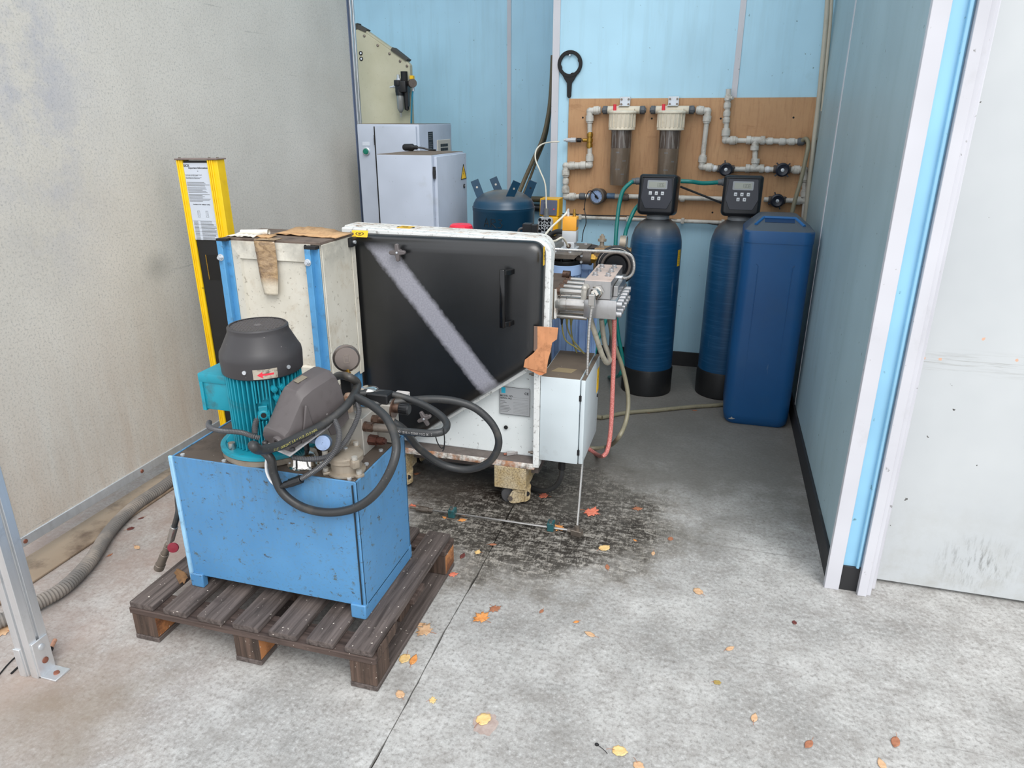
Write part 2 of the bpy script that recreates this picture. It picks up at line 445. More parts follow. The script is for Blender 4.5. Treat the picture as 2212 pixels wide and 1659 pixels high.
MB().box(-1.6389 - 0.016, YD - 0.006, 0.1, -1.6389 + 0.016, YD + 0.01, 4.4).build('joint_strip', M_['trim_white'], wd, bevel=0.002)
MB().box(-4.6, YD - 0.012, 0, 0.6, YD, 0.10).build('baseboard_rear', M_['baseboard'], kind='structure')
MB().box(-4.66, 2.0, 0, -4.6, YD + 0.05, 4.4).build('wall_far_left', M_['wall_blue'], kind='structure')
MB().box(XW + 0.06, 4.88, 0, XW + 0.12, YD, 4.4).build('wall_far_right', M_['wall_blue'], kind='structure')
MB().box(-4.66, 3.3, 4.4, XW + 0.12, YD + 0.05, 4.5).build('unseen_ceiling', M_['unseen_ceiling'], kind='structure')  # added out of view, height and front edge set for light at the back

# ---------------------------------------------------------------- galvanised enclosure wall on the left
XL = -2.38
wl = struct_root('wall_left', (XL, 3.0, 0))
MB().box(XL - 0.02, 1.6828 + 0.0, 0.125, XL, 4.5929, 2.5).build('wall_sheet', GALV, wl)
MB().box(XL - 0.022, 1.6828, 0.095, XL + 0.006, 4.5929, 0.135).build('bottom_rail', M_['zinc'], wl, bevel=0.002)
pr_ = MB(); y0 = 4.5929
pr_.box(XL - 0.03, y0 - 0.01, 0.095, XL + 0.004, y0 + 0.018, 2.5)
pr_.build('rubber_seal', paint('seal_blue', (92, 104, 130), 0.6), wl, bevel=0.003)
q = MB(); q.box(XL - 0.03, y0 + 0.018, 0.0, XL + 0.012, y0 + 0.036, 2.5); q.box(XL - 0.03, y0 + 0.040, 0.0, XL + 0.006, y0 + 0.052, 2.5); q.box(XL - 0.03, y0 + 0.056, 0.0, XL + 0.012, y0 + 0.075, 2.5); q.box(XL - 0.03, y0 + 0.02, 0, XL - 0.01, y0 + 0.07, 2.5)
q.build('edge_profile', M_['alu'], wl, bevel=0.002)
s = MB(); s.tube([(XL + 0.004, 1.6795 - 0.012, 0.06), (XL + 0.004, 1.6795 - 0.012, 0.5), (XL + 0.004, 1.6795 - 0.03, 3.0)], 0.012, 8)
s.build('edge_gasket', paint('gasket', (34, 36, 40), 0.6), wl)
s = MB(); s.tube([(XL + 0.014, 1.6795 - 0.022, 0.05), (XL + 0.012, 1.6795 - 0.028, 0.5), (XL + 0.012, 1.6795 - 0.04, 3.0)], 0.004, 8)
s.build('edge_cable', M_['gasket'], wl)
paint('copper_rivet', (150, 96, 78), 0.5, 0.4, dirt=(90, 60, 50), amt=0.4, scale=60)
rv = None
for yy in (1.6828 + 0.03, 1.6828 + 0.62, 1.6828 + 1.2, 1.6828 + 1.8):
    if rv is None:
        rv = MB().lathe([(0.009, 0), (0.008, 0.003), (0.003, 0.0045), (0.0, 0.0045)], frame((0, 0, 0), (0, 1, 0), (0, 0, 1)), 12).build('rivet', M_['copper_rivet'])
        rv.parent = wl; rv.location = Vector((XL + 0.006, yy, 0.115)) - Vector(wl.location)
    else:
        c = part_copy(rv, wl); c.location = Vector((XL + 0.006, yy, 0.115)) - Vector(wl.location)
# threshold rail on the floor under the panel
MB().box(XL - 0.06, 1.6828 - 0.3, 0.0, XL + 0.10, 4.75, 0.012).build('trim_3', paint('sill', (150, 132, 112), 0.7, dirt=(92, 74, 60), amt=0.5, scale=8), kind='structure', bevel=0.004)

# ---------------------------------------------------------------- pallet
def wood(name, base, dark, orange=None, axis='y'):
    n = NT(name)
    sc = {'x': (3, 60, 60), 'y': (60, 3, 60), 'z': (60, 60, 3)}[axis]
    g = n.noise(1.0, 6, 0.65, n.coords(sc), 0.4)
    col = n.mix(n.ramp(g, 0.35, 0.65), L(dark), L(base))
    if orange:
        col = n.mix(n.ramp(n.noise(9, 5, 0.7), 0.40, 0.56, 0, 0.9), col, L(orange))
    col = n.mix(n.ramp(n.noise(7, 6, 0.7), 0.55, 0.75, 0, 0.6), col, L((44, 36, 32)))
    sp = n.noise(95, 3, 0.5); col = n.mix(n.ramp(sp, 0.70, 0.73), col, L((206, 196, 184)))
    n.bump(g, 0.35, 0.002)
    MATS[name] = n.done(col, 0.75, 0, 0.3); return MATS[name]
W_TOP = wood('wood_top', (106, 96, 92), (62, 55, 52))
W_X = wood('wood_rail', (92, 78, 72), (56, 46, 42), None, 'x')
W_BL = wood('wood_block', (98, 80, 70), (58, 48, 42), None, 'z')
W_OR = wood('wood_block_side', (138, 90, 60), (82, 56, 42), (186, 126, 80), 'y')
boards = [[-1.6984,-1.6092],[-1.5704,-1.482],[-1.4426,-1.3533],[-1.3151,-1.2235],[-1.188,-1.0912],[-1.0583,-0.969],[-0.9311,-0.8414]]
pal = thing('pallet', (-1.27, 1.82, 0), 'small dark worn wooden pallet under the blue hydraulic tank', 'pallet')
X0, X1, Y0, Y1 = boards[0][0], boards[-1][1] + 0.004, 1.495, 2.16
rnd = random.Random(5)
for i, (a, b_) in enumerate(boards):
    m = MB(); m.rbox(a, Y0, 0.1225, b_, Y1 + rnd.uniform(-0.004, 0.004), 0.144, 0.004, 2)
    # broken lip of the outer plank
    m.build('plank', W_TOP, pal)
for y in (Y0, (Y0 + Y1) / 2 - 0.045, Y1 - 0.09):
    MB().rbox(X0 - 0.004, y - 0.003, 0.1, X1 + 0.006, y + 0.093, 0.1225, 0.003, 1).build('stringer_board', W_X, pal)
bx = [(X0, X0 + 0.088), (-1.3135 - 0.005, -1.2306 + 0.002), (X1 - 0.082, X1 + 0.004)]
for y in (Y0, (Y0 + Y1) / 2 - 0.045, Y1 - 0.09):
    for (a, b_) in bx:
        if a > -1.0 and 1.6 < y < 1.9: a, b_ = a - 0.05, b_ - 0.05
        m = MB(); m.rbox(a, y, 0.018, b_, y + 0.092, 0.1, 0.003, 1)
        o = m.build('block', [W_BL, W_OR], pal)
        for p in o.data.polygons:
            if p.normal.x > 0.8 and not (a > -1.0 and y < 1.9): p.material_index = 1
for (a, b_) in bx:
    MB().rbox(a - 0.002, Y0 - 0.001, 0.0, b_ + 0.002, Y1, 0.018, 0.003, 1).build('bottom_board', W_TOP, pal)
# splintered lip standing off the right-hand plank
m = MB(); sp_ = [(X1 + 0.001, Y0 + 0.03), (X1 + 0.006, Y0 + 0.012), (X1 + 0.007, Y0 + 0.13), (X1 + 0.002, Y0 + 0.16)]
m.prism(sp_, 0.03, None, 0.106); m.build('splinter', W_BL, pal, smooth=0)
# cardboard scrap caught between two planks, paint flake
paint('cardboard_dark', (120, 88, 56), 0.8, dirt=(70, 52, 38), amt=0.5, scale=30)
t = thing('cardboard_scrap', (-1.6192,1.6903,0.146), 'brown cardboard scrap stuck between the two left pallet planks', 'cardboard')
m = MB(); m.loft([[Vector(p) + Vector((0, 0, dz)) for p in ((-1.6597,1.6578,0.149), (-1.5872,1.6184,0.146), (-1.617,1.6689,0.146), (-1.6649,1.6826,0.15))] for dz in (0, 0.0015)])
m.loft([[Vector(p) + Vector((0, 0, dz)) for p in ((-1.5872,1.6184,0.146), (-1.6003,1.6515,0.15), (-1.6199,1.663,0.155), (-1.6692,1.6786,0.15))] for dz in (0, 0.0015)])
m.build('folded_flap', M_['cardboard_dark'], t, smooth=0)
m = MB(); m.loft([[Vector(p) + Vector((0, 0, dz)) for p in ((-1.602,1.6142,0.146), (-1.5953,1.6475,0.15), (-1.6333,1.6719,0.152), (-1.6402,1.643,0.148))] for dz in (0, 0.001)])
m.build('torn_edge', M_['cardboard_dark'], t, smooth=0)

# ---------------------------------------------------------------- hydraulic power unit on the pallet
def tank_paint():
    n = NT('tank_blue'); a = n.noise(2.5, 4); x, y, z = n.xyz()
    col = n.mix(n.ramp(a, 0.3, 0.7), L((74, 128, 174)), L((88, 144, 190)))
    # darker greasy runs from the rim, rust nicks, scratches
    run = n.math('MULTIPLY', n.ramp(z, 0.22, 0.47), n.ramp(n.noise(1, 6, 0.7, n.coords((13, 13, 1.6))), 0.44, 0.62, 0, 0.75))
    col = n.mix(run, col, L((78, 112, 134)))
    f = n.noise(34, 6, 0.75); col = n.mix(n.ramp(f, 0.59, 0.65, 0, 0.85), col, L((84, 92, 84)))
    f2 = n.noise(1, 5, 0.7, n.coords((26, 26, 60), (0, 0.5, 0))); col = n.mix(n.ramp(f2, 0.635, 0.68, 0, 0.9), col, L((66, 60, 46)))
    g = n.noise(130, 4, 0.6); col = n.mix(n.ramp(g, 0.54, 0.66, 0, 0.6), col, L((92, 132, 160)))
    n.bump(n.noise(9, 3), 0.06, 0.004)
    MATS['tank_blue'] = n.done(col, 0.42, 0, 0.5); return MATS['tank_blue']
TB = tank_paint()
paint('tank_edge', (150, 196, 226), 0.4, dirt=(80, 96, 104), amt=0.3, scale=30)
paint('lid_dirty', (84, 74, 66), 0.8, dirt=(56, 48, 42), amt=0.5, scale=14, speck=(190, 180, 168), sp_amt=-0.15, sp_scale=120, bump=0.2)
paint('seam', (30, 44, 54), 0.7)
paint('teal', (24, 142, 162), 0.45, dirt=(60, 84, 84), amt=0.35, scale=18, speck=(70, 90, 88), sp_amt=0.0, sp_scale=140)
paint('cowl', (58, 56, 58), 0.45, dirt=(84, 80, 78), amt=0.25, scale=5, speck=(150, 146, 142), sp_amt=-0.2, sp_scale=120)
paint('black_plastic', (26, 27, 30), 0.4, dirt=(58, 56, 54), amt=0.1, scale=8)
paint('black_matt', (22, 22, 24), 0.7)
paint('rubber_hose', (48, 49, 50), 0.42, dirt=(84, 78, 70), amt=0.25, scale=12, speck=(92, 90, 84), sp_amt=0.1, sp_scale=160)
paint('conduit_grey', (78, 78, 80), 0.35, dirt=(104, 98, 92), amt=0.2, scale=20)
paint('hose_print', (176, 170, 96), 0.6)
paint('cast_grey', (88, 82, 82), 0.5, dirt=(70, 63, 62), amt=0.35, scale=14, speck=(178, 174, 172), sp_amt=-0.28, sp_scale=40)
paint('cast_edge', (170, 168, 168), 0.5, dirt=(110, 104, 104), amt=0.4, scale=40)
paint('fitting_brown', (106, 84, 72), 0.35, 0.6, dirt=(58, 44, 38), amt=0.5, scale=60)
paint('fitting_red', (88, 52, 42), 0.4, 0.4, dirt=(48, 30, 26), amt=0.5, scale=60)
paint('brass', (186, 146, 66), 0.35, 0.8, dirt=(110, 86, 50), amt=0.4, scale=60)
paint('gauge_blue', (150, 172, 208), 0.4, dirt=(110, 120, 140), amt=0.3, scale=60, speck=(60, 66, 84), sp_amt=0.0, sp_scale=150)
paint('flange_iron', (150, 140, 126), 0.55, 0.4, dirt=(98, 86, 72), amt=0.5, scale=16)
hu = thing('hydraulic_power_unit', (-1.24, 1.80, 0.144), 'blue steel hydraulic tank with teal motor, standing on the pallet', 'hydraulic unit')
TX0, TX1, TY0, TY1, TZ = -1.556, -0.922, 1.625, 1.972, 0.62
m = MB()
# side plates run down to the pallet, front and back plates stop above it
m.box(TX0, TY0, 0.145, TX0 + 0.006, TY1, TZ); m.box(TX1 - 0.006, TY0, 0.145, TX1, TY1, TZ)
m.box(TX0, TY0 + 0.003, 0.188, TX1, TY0 + 0.009, TZ); m.box(TX0, TY1 - 0.008, 0.188, TX1, TY1 - 0.002, TZ)
m.box(TX0, TY0 + 0.004, 0.188, TX1, TY1 - 0.004, 0.194)
m.build('tank_body', TB, hu, bevel=0.0015)
for (a, b_) in ((TX0 - 0.002, TX0 + 0.046), (TX1 - 0.050, TX1 + 0.001)):
    for (ya, yb) in ((TY0 - 0.006, TY0 + 0.02), (TY1 - 0.02, TY1 + 0.006)):
        m = MB(); m.box(a, ya, 0.145, b_, yb, 0.196); m.build('foot', TB, hu, bevel=0.004, seg=2)
m = MB(); m.box(TX0 - 0.006, TY0 - 0.004, 0.165, TX0 + 0.008, TY0 + 0.006, TZ + 0.002); m.build('corner_fold', M_['tank_edge'], hu, bevel=0.003)
m = MB(); m.box(TX1 - 0.014, TY0 - 0.0005, 0.194, TX1 - 0.010, TY0 + 0.004, TZ - 0.01); m.build('weld_seam', M_['seam'], hu)
m = MB(); m.box(TX0 + 0.006, TY0 + 0.010, TZ - 0.012, TX1 - 0.010, TY1 - 0.009, TZ - 0.003)
lid = m.build('lid_plate', M_['lid_dirty'], hu, bevel=0.001)
bolt = MB().cyl((0, 0, 0), (0, 0, 0.006), 0.007, n=6).build('screw', M_['zinc'], lid)
pts = [(TX0 + 0.03, TY0 + 0.02), (TX0 + 0.18, TY0 + 0.02), (TX1 - 0.03, TY0 + 0.02), (TX1 - 0.025, TY0 + 0.12), (TX1 - 0.025, TY0 + 0.22), (TX1 - 0.03, TY1 - 0.02), (TX0 + 0.03, TY1 - 0.03)]
for i, (x, y) in enumerate(pts):
    c = bolt if i == 0 else part_copy(bolt, lid)
    if i == 0:
        for v in bolt.data.vertices: v.co += root_loc(lid)
    c.location = Vector((x, y, TZ - 0.003)) - root_loc(lid)
# --- motor
mc = Vector((-1.292, 1.778, 0)); A = lambda z: Matrix.Translation((mc.x, mc.y, z))
m = MB(); m.lathe([(0.146, 0.0), (0.150, 0.003), (0.150, 0.019), (0.146, 0.022)], A(TZ - 0.003), 48); m.build('mounting_ring', M_['flange_iron'], hu)
m = MB(); m.lathe([(0.150, 0.0), (0.153, 0.002), (0.153, 0.012), (0.149, 0.014), (0.138, 0.014), (0.136, 0.010), (0.0, 0.010)], A(TZ + 0.019), 48); m.build('motor_flange', M_['teal'], hu)
mot = MB(); mot.lathe([(0.088, 0), (0.092, 0.01), (0.092, 0.30), (0.0, 0.30)], A(TZ + 0.028), 40)
MO = mot.build('motor_body', M_['teal'], hu)
for k in range(4):   # foot gussets
    a = math.radians(-60 + 90 * k); R = Matrix.Translation((mc.x, mc.y, TZ + 0.029)) @ Matrix.Rotation(a, 4, 'Z')
    m = MB(); M2 = R @ frame((0, 0.004, 0), (1, 0, 0), (0, 0, 1)); m.prism([(0.08, 0), (0.135, 0), (0.135, 0.012), (0.10, 0.055), (0.08, 0.055)], 0.008, M2)
    m.build('gusset', M_['teal'], MO, bevel=0.002)
    a2 = a + math.radians(26); c_ = mc + Vector((math.cos(a2), math.sin(a2), 0)) * 0.126
    m = MB(); m.cyl((c_.x, c_.y, TZ + 0.028), (c_.x, c_.y, TZ + 0.05), 0.011, n=14); m.cyl((c_.x, c_.y, TZ + 0.05), (c_.x, c_.y, TZ + 0.0502), 0.006, n=6)
    m.build('flange_bolt', M_['steel'], MO, bevel=0.0015)
fin0 = None
nf = 44
for k in range(nf):
    a = 2 * PI * k / nf
    da = (a - math.radians(-62)) % (2 * PI); da = min(da, 2 * PI - da)
    if da < math.radians(9): continue
    if fin0 is None:
        m = MB(); m.rbox(0.088, -0.0022, 0, 0.112, 0.0022, 0.272, 0.0015, 1); fin0 = m.build('cooling_fin', M_['teal'], None); fin0.parent = MO; c = fin0
    else: c = part_copy(fin0, MO)
    c.matrix_local = Matrix.Translation(Vector((mc.x, mc.y, TZ + 0.03)) - root_loc(MO)) @ Matrix.Rotation(a, 4, 'Z')
# split fins round the lifting eye
a0 = math.radians(-62)
for da in (-8, -3, 3, 8):
    for (z0, z1) in ((0.0, 0.09 + 0.012 * abs(da) / 3), (0.16 + 0.01 * (da > 0), 0.272)):
        R = Matrix.Translation((mc.x, mc.y, TZ + 0.03)) @ Matrix.Rotation(a0 + math.radians(da), 4, 'Z')
        MB().rbox(0.088, -0.0022, z0, 0.111, 0.0022, z1, 0.0015, 1, R).build('cooling_fin', M_['teal'], MO)
R = Matrix.Translation((mc.x, mc.y, TZ + 0.03)) @ Matrix.Rotation(a0, 4, 'Z')
m = MB(); m.lathe([(0.020, 0), (0.019, 0.012), (0.012, 0.018), (0.0, 0.018)], R @ frame((0.092, 0, 0.122), (0, 1, 0), (0, 0, 1)), 18)
m.box(0.088, -0.013, 0.125, 0.108, 0.013, 0.15, R); m.build('lifting_lug', M_['teal'], MO, bevel=0.002)
m = MB(); m.cyl(R @ Vector((0.105, 0, 0.122)), R @ Vector((0.1112, 0, 0.122)), 0.008, n=14); m.build('lug_hole', M_['black_matt'], MO)
for da, zz in ((20, 0.20), (33, 0.20), (23, 0.17)):
    R2 = Matrix.Translation((mc.x, mc.y, TZ + 0.03)) @ Matrix.Rotation(a0 + math.radians(da), 4, 'Z')
    m = MB(); m.cyl(R2 @ Vector((0.1, 0, zz)), R2 @ Vector((0.117, 0, zz)), 0.011, 0.009, 12); m.cyl(R2 @ Vector((0.117, 0, zz)), R2 @ Vector((0.1195, 0, zz)), 0.005, n=8); m.build('boss', M_['teal'], MO)
# terminal box
m = MB(); m.rbox(mc.x - 0.185, mc.y - 0.062, 0.752, mc.x - 0.09, mc.y + 0.05, 0.862, 0.006, 2); m.rbox(mc.x - 0.190, mc.y - 0.067, 0.842, mc.x - 0.09, mc.y + 0.055, 0.872, 0.005, 2)
m.box(mc.x - 0.187, mc.y - 0.066, 0.75, mc.x - 0.175, mc.y - 0.05, 0.86)
m.build('terminal_box', M_['teal'], MO)
# cowl with its fan grille
CW = [(0.114, 0.0), (0.119, 0.004), (0.121, 0.05), (0.119, 0.065), (0.112, 0.077), (0.090, 0.121), (0.0885, 0.127), (0.0885, 0.137), (0.085, 0.141), (0.080, 0.141), (0.080, 0.134), (0.084, 0.126), (0.108, 0.075), (0.110, 0.0)]
cz = 0.883
m = MB(); m.lathe(CW, A(cz), 56); CO = m.build('fan_cowl', M_['cowl'], hu)
m = MB()
for i in range(-8, 9):
    q = i * 0.0096; h = math.sqrt(max(0, 0.0815 ** 2 - q * q))
    if h < 0.008: continue
    for rot in (20, 110):
        m.box(-h, q - 0.0014, 0.132, h, q + 0.0014, 0.1385, A(cz) @ Matrix.Rotation(math.radians(rot), 4, 'Z'))
m.lathe([(0.012, 0.13), (0.012, 0.139), (0.0, 0.139)], A(cz), 16)
m.build('fan_grille', paint('grille_grey', (98, 94, 94), 0.5), CO, smooth=0)
m = MB(); m.lathe([(0.079, 0.11), (0.0, 0.11)], A(cz), 32); m.build('fan_shadow_disc', M_['black_matt'], CO)
for ad in (-18, -80, 100, 190):
    a = math.radians(ad); R2 = A(cz) @ Matrix.Rotation(a, 4, 'Z')
    m = MB(); m.cyl(R2 @ Vector((0.118, 0, 0.028)), R2 @ Vector((0.1235, 0, 0.028)), 0.006, n=12); m.build('cowl_screw', M_['zinc'], CO)
# direction sticker: silver patch with a red arrow, wrapped round the cowl
paint('sticker_silver', (186, 176, 160), 0.4, 0.2, dirt=(60, 54, 50), amt=0.55, scale=50); paint('arrow_red', (226, 52, 70), 0.5)
def wrap(m, poly, ac, z0, rad):   # polygon in (arc length, height) onto the cowl
    vv = []
    for (s_, h) in poly:
        a = ac + s_ / rad; vv.append((mc.x + rad * math.cos(a), mc.y + rad * math.sin(a), z0 + h))
    return vv
ac = math.radians(-52)
m = MB(); 
for i in range(8):
    s0, s1 = -0.035 + 0.00875 * i, -0.035 + 0.00875 * (i + 1)
    m.add(wrap(m, [(s0, 0.006), (s1, 0.006), (s1, 0.036), (s0, 0.036)], ac, cz, 0.1216), [(0, 1, 2, 3)])
stk = m.build('direction_sticker', M_['sticker_silver'], CO)
m = MB()
m.add(wrap(m, [(-0.024, 0.019), (-0.008, 0.009), (-0.008, 0.029)], ac, cz, 0.1219), [(0, 1, 2)])
for i in range(4):
    s0, s1 = -0.008 + 0.008 * i, -0.008 + 0.008 * (i + 1)
    m.add(wrap(m, [(s0, 0.017), (s1, 0.017), (s1, 0.023), (s0, 0.023)], ac, cz, 0.1219), [(0, 1, 2, 3)])
m.build('printed_arrow', M_['arrow_red'], CO, label='red arrow')
# --- valve block
bx0, bx1, by0, by1, bz = -1.165, -0.980, 1.797, 1.895, 0.742
m = MB(); m.rbox(bx0, by0, TZ - 0.003, bx1, by1, bz, 0.002, 1); VB = m.build('valve_block', M_['cast_light'], hu)
def hexfit(m, p, d, segs, n=6):
    p = Vector(p); d = Vector(d).normalized(); q = 0
    for (r, l, k) in segs: m.cyl(p + d * q, p + d * (q + l), r, n=(6 if k == 'h' else 16)); q += l
    return p + d * q
m = MB(); P_A = hexfit(m, (bx1, 1.812, 0.712), (1, 0, 0), [(0.016, 0.006, 'r'), (0.014, 0.004, 'r'), (0.0155, 0.018, 'h'), (0.0125, 0.006, 'r')]); m.build('hose_nut', M_['fitting_brown'], VB)
m = MB(); P_B = hexfit(m, (bx1, 1.868, 0.712), (1, 0, 0), [(0.015, 0.006, 'r'), (0.015, 0.016, 'h'), (0.012, 0.02, 'r')]); m.build('hose_nut', M_['fitting_brown'], VB)
m = MB(); hexfit(m, (bx1, 1.836, 0.657), (1, 0, 0), [(0.0165, 0.028, 'h'), (0.011, 0.004, 'r'), (0.013, 0.012, 'h'), (0.0125, 0.006, 'r'), (0.009, 0.007, 'h')]); m.build('relief_valve', M_['fitting_red'], VB)
m = MB(); hexfit(m, (-1.012, 1.7965, 0.655), (0.5, -1, 0), [(0.016, 0.012, 'h'), (0.011, 0.014, 'r')]); m.build('elbow_nut', M_['cast_alu'], VB)
# solenoid and hand knob on top of the block
m = MB(); m.rbox(-1.02, 1.90, 0.62, -0.93, 1.955, 0.752, 0.003, 1); m.build('solenoid_base', M_['cast_light'], VB)
m = MB(); m.rbox(-1.015, 1.90, 0.752, -0.942, 1.952, 0.785, 0.004, 1); m.build('solenoid_coil', M_['black_plastic'], VB)
m = MB(); m.cyl((-0.93, 1.925, 0.735), (-0.905, 1.925, 0.735), 0.016, n=16); m.cyl((-0.933, 1.925, 0.733), (-0.929, 1.925, 0.733), 0.032, n=24); m.build('lock_ring', M_['fitting_brown'], VB)
m = MB(); m.lathe([(0.0, 0), (0.0165, 0), (0.018, 0.003), (0.018, 0.03), (0.015, 0.034), (0.0, 0.034)], frame((-0.912, 1.925, 0.735), (0, 1, 0), (0, 0, 1)), 24)
for k in range(14):
    a = 2 * PI * k / 14; m.box(-0.0015, 0.0165, 0.004, 0.0015, 0.0195, 0.03, frame((-0.912, 1.925, 0.735), (0, 1, 0), (0, 0, 1)) @ Matrix.Rotation(a, 4, 'Z'))
m.build('adjusting_knob', M_['black_plastic'], VB)
m = MB(); m.rbox(-0.945, 1.953, 0.735, -0.90, 1.985, 0.772, 0.002, 1); m.build('plug_socket', paint('plug_grey', (196, 190, 186), 0.5), VB)
m = MB(); m.lathe([(0.028, 0), (0.030, 0.004), (0.022, 0.010), (0.008, 0.012), (0.0, 0.012)], Matrix.Translation((-1.02, 1.935, 0.783)), 20); m.build('dome_cap', M_['chrome'], VB)
for xx in (-1.02, -1.13): MB().lathe([(0.006, 0), (0.006, 0.003), (0, 0.003)], Matrix.Translation((xx, 1.84, bz)), 10).build('block_screw', M_['zinc'], VB)
# --- return filter housing (aluminium cap with lugs) on the lid
fc = (-0.985, 1.692)
FA = Matrix.Translation((fc[0], fc[1], TZ - 0.003))
m = MB(); m.lathe([(0.052, 0), (0.056, 0.002), (0.056, 0.008), (0.050, 0.011), (0.045, 0.013), (0.045, 0.036), (0.049, 0.040), (0.052, 0.042), (0.052, 0.050)], FA, 40)
for k in range(3):
    a = math.radians(-25 + 120 * k); R2 = FA @ Matrix.Rotation(a, 4, 'Z')
    m.rbox(0.038, -0.013, 0.0, 0.070, 0.013, 0.012, 0.004, 2, R2)
FH = m.build('filter_base', M_['cast_alu'], hu)
m = MB(); m.lathe([(0.052, 0.050), (0.0525, 0.052), (0.0525, 0.058), (0.046, 0.062), (0.0, 0.064)], FA, 40)
for k in range(3):
    a = math.radians(35 + 120 * k + 170); R2 = FA @ Matrix.Rotation(a, 4, 'Z')
    m.rbox(0.040, -0.012, 0.034, 0.068, 0.012, 0.060, 0.004, 2, R2)
m.build('filter_cap', M_['cast_alu'], hu)
for k in range(3):
    for (ang, zz, r_) in ((-25 + 120 * k, 0.012, 0.060), (205 + 120 * k, 0.060, 0.058)):
        R2 = FA @ Matrix.Rotation(math.radians(ang), 4, 'Z'); p = R2 @ Vector((r_, 0, zz))
        m = MB(); m.cyl(p, p + Vector((0, 0, 0.010)), 0.0085, n=12); m.cyl(p + Vector((0, 0, 0.010)), p + Vector((0, 0, 0.0102)), 0.0045, n=6); m.build('cap_screw', M_['cast_light'], FH, bevel=0.001)
m = MB(); m.lathe([(0.007, 0.064), (0.007, 0.067), (0.0, 0.067)], FA @ Matrix.Translation((-0.01, 0.02, 0)), 10); m.build('vent_screw', M_['zinc'], FH)
# chrome breather cap
BA = Matrix.Translation((-1.128, 1.700, TZ - 0.003))
m = MB(); m.lathe([(0.053, 0), (0.053, 0.003), (0.047, 0.004), (0.042, 0.010), (0.040, 0.030), (0.036, 0.040), (0.020, 0.046), (0.0, 0.047)], BA, 36); br = m.build('breather_cap', M_['chrome'], hu)
for k in range(6):
    R2 = BA @ Matrix.Rotation(2 * PI * k / 6 + 0.3, 4, 'Z'); p = R2 @ Vector((0.048, 0, 0.003))
    MB().cyl(p, p + Vector((0, 0, 0.004)), 0.004, n=6).build('cap_screw', M_['zinc'], br)
# pressure gauge on its riser, back turned to the camera
gx, gy, gz = -1.075, 1.905, 0.893
m = MB(); m.rbox(gx - 0.02, gy - 0.018, 0.742, gx + 0.02, gy + 0.018, 0.83, 0.003, 1); GS = m.build('gauge_riser', M_['black_plastic'], hu)
m = MB(); m.cyl((gx, gy, 0.83), (gx, gy, 0.848), 0.010, n=6); m.cyl((gx, gy, 0.848), (gx, gy, 0.86), 0.006); m.build('gauge_stem', M_['brass'], hu)
gd = Vector((0.50, -0.82, 0.20)).normalized()
GF = frame(Vector((gx, gy, gz)) - gd * 0.012, Vector((0, 0, 1)).cross(gd), gd.cross(Vector((0, 0, 1)).cross(gd)))
m = MB(); m.lathe([(0.0, -0.026), (0.040, -0.026), (0.043, -0.022), (0.043, 0.000), (0.040, 0.002), (0.036, 0.010), (0.0, 0.012)], GF, 40); G = m.build('pressure_gauge', paint('gauge_back', (120, 110, 104), 0.3, 0.7), hu)
m = MB()
for (a, b_, c, d) in ((-0.009, -0.013, -0.0075, 0.012), (0.0075, -0.013, 0.009, 0.012), (-0.009, 0.0105, 0.009, 0.012), (-0.009, -0.013, 0.009, -0.0115)): m.box(a, b_, 0.0112, c, d, 0.0135, GF)
m.build('gauge_vent_frame', M_['steel_dirty'], G)
# clogging gauge: pale blue disc on a short blue stub
cg = Vector((-1.0423,1.668,0.7125)); cd = Vector((0.25, -0.9, 0.25)).normalized()
m = MB(); m.cyl(cg - cd * 0.022, cg - cd * 0.002, 0.0225, n=28); m.cyl(cg - cd * 0.02 + Vector((-0.06, 0.012, -0.004)), cg - cd * 0.012, 0.010, n=12); CG = m.build('vacuum_gauge', paint('steel_blue', (96, 128, 160), 0.45, dirt=(96, 80, 70), amt=0.5, scale=50), hu)
m = MB(); m.cyl(cg - cd * 0.002, cg + cd * 0.0015, 0.0225, n=28); m.build('gauge_face', M_['gauge_blue'], CG, bevel=0.0008)
m = MB(); e = cg - cd * 0.02 + Vector((-0.06, 0.012, -0.004)); m.cyl(e, e + Vector((0.03, -0.002, 0.002)), 0.012, n=6); m.cyl(e + Vector((-0.012, 0.002, 0)), e, 0.009); m.build('gauge_nut', M_['brass'], CG)
m = MB(); m.cyl(e + Vector((-0.012, 0.002, 0)), Vector((e.x - 0.012, e.y + 0.004, TZ + 0.045)), 0.008); m.build('gauge_pipe', M_['black_plastic'], CG)
# oily rag and sealant lump beside the gauge riser
paint('rusty_lump', (168, 150, 134), 0.7, dirt=(140, 84, 46), amt=0.7, scale=40)
m = MB(); c0 = Vector((-1.045, 1.845, 0.742)); m.cyl(c0, c0 + Vector((0, 0, 0.03)), 0.012, n=8); m.ball(c0 + Vector((0, 0, 0.045)), 0.018, 5); m.build('sealed_port', M_['rusty_lump'], hu)

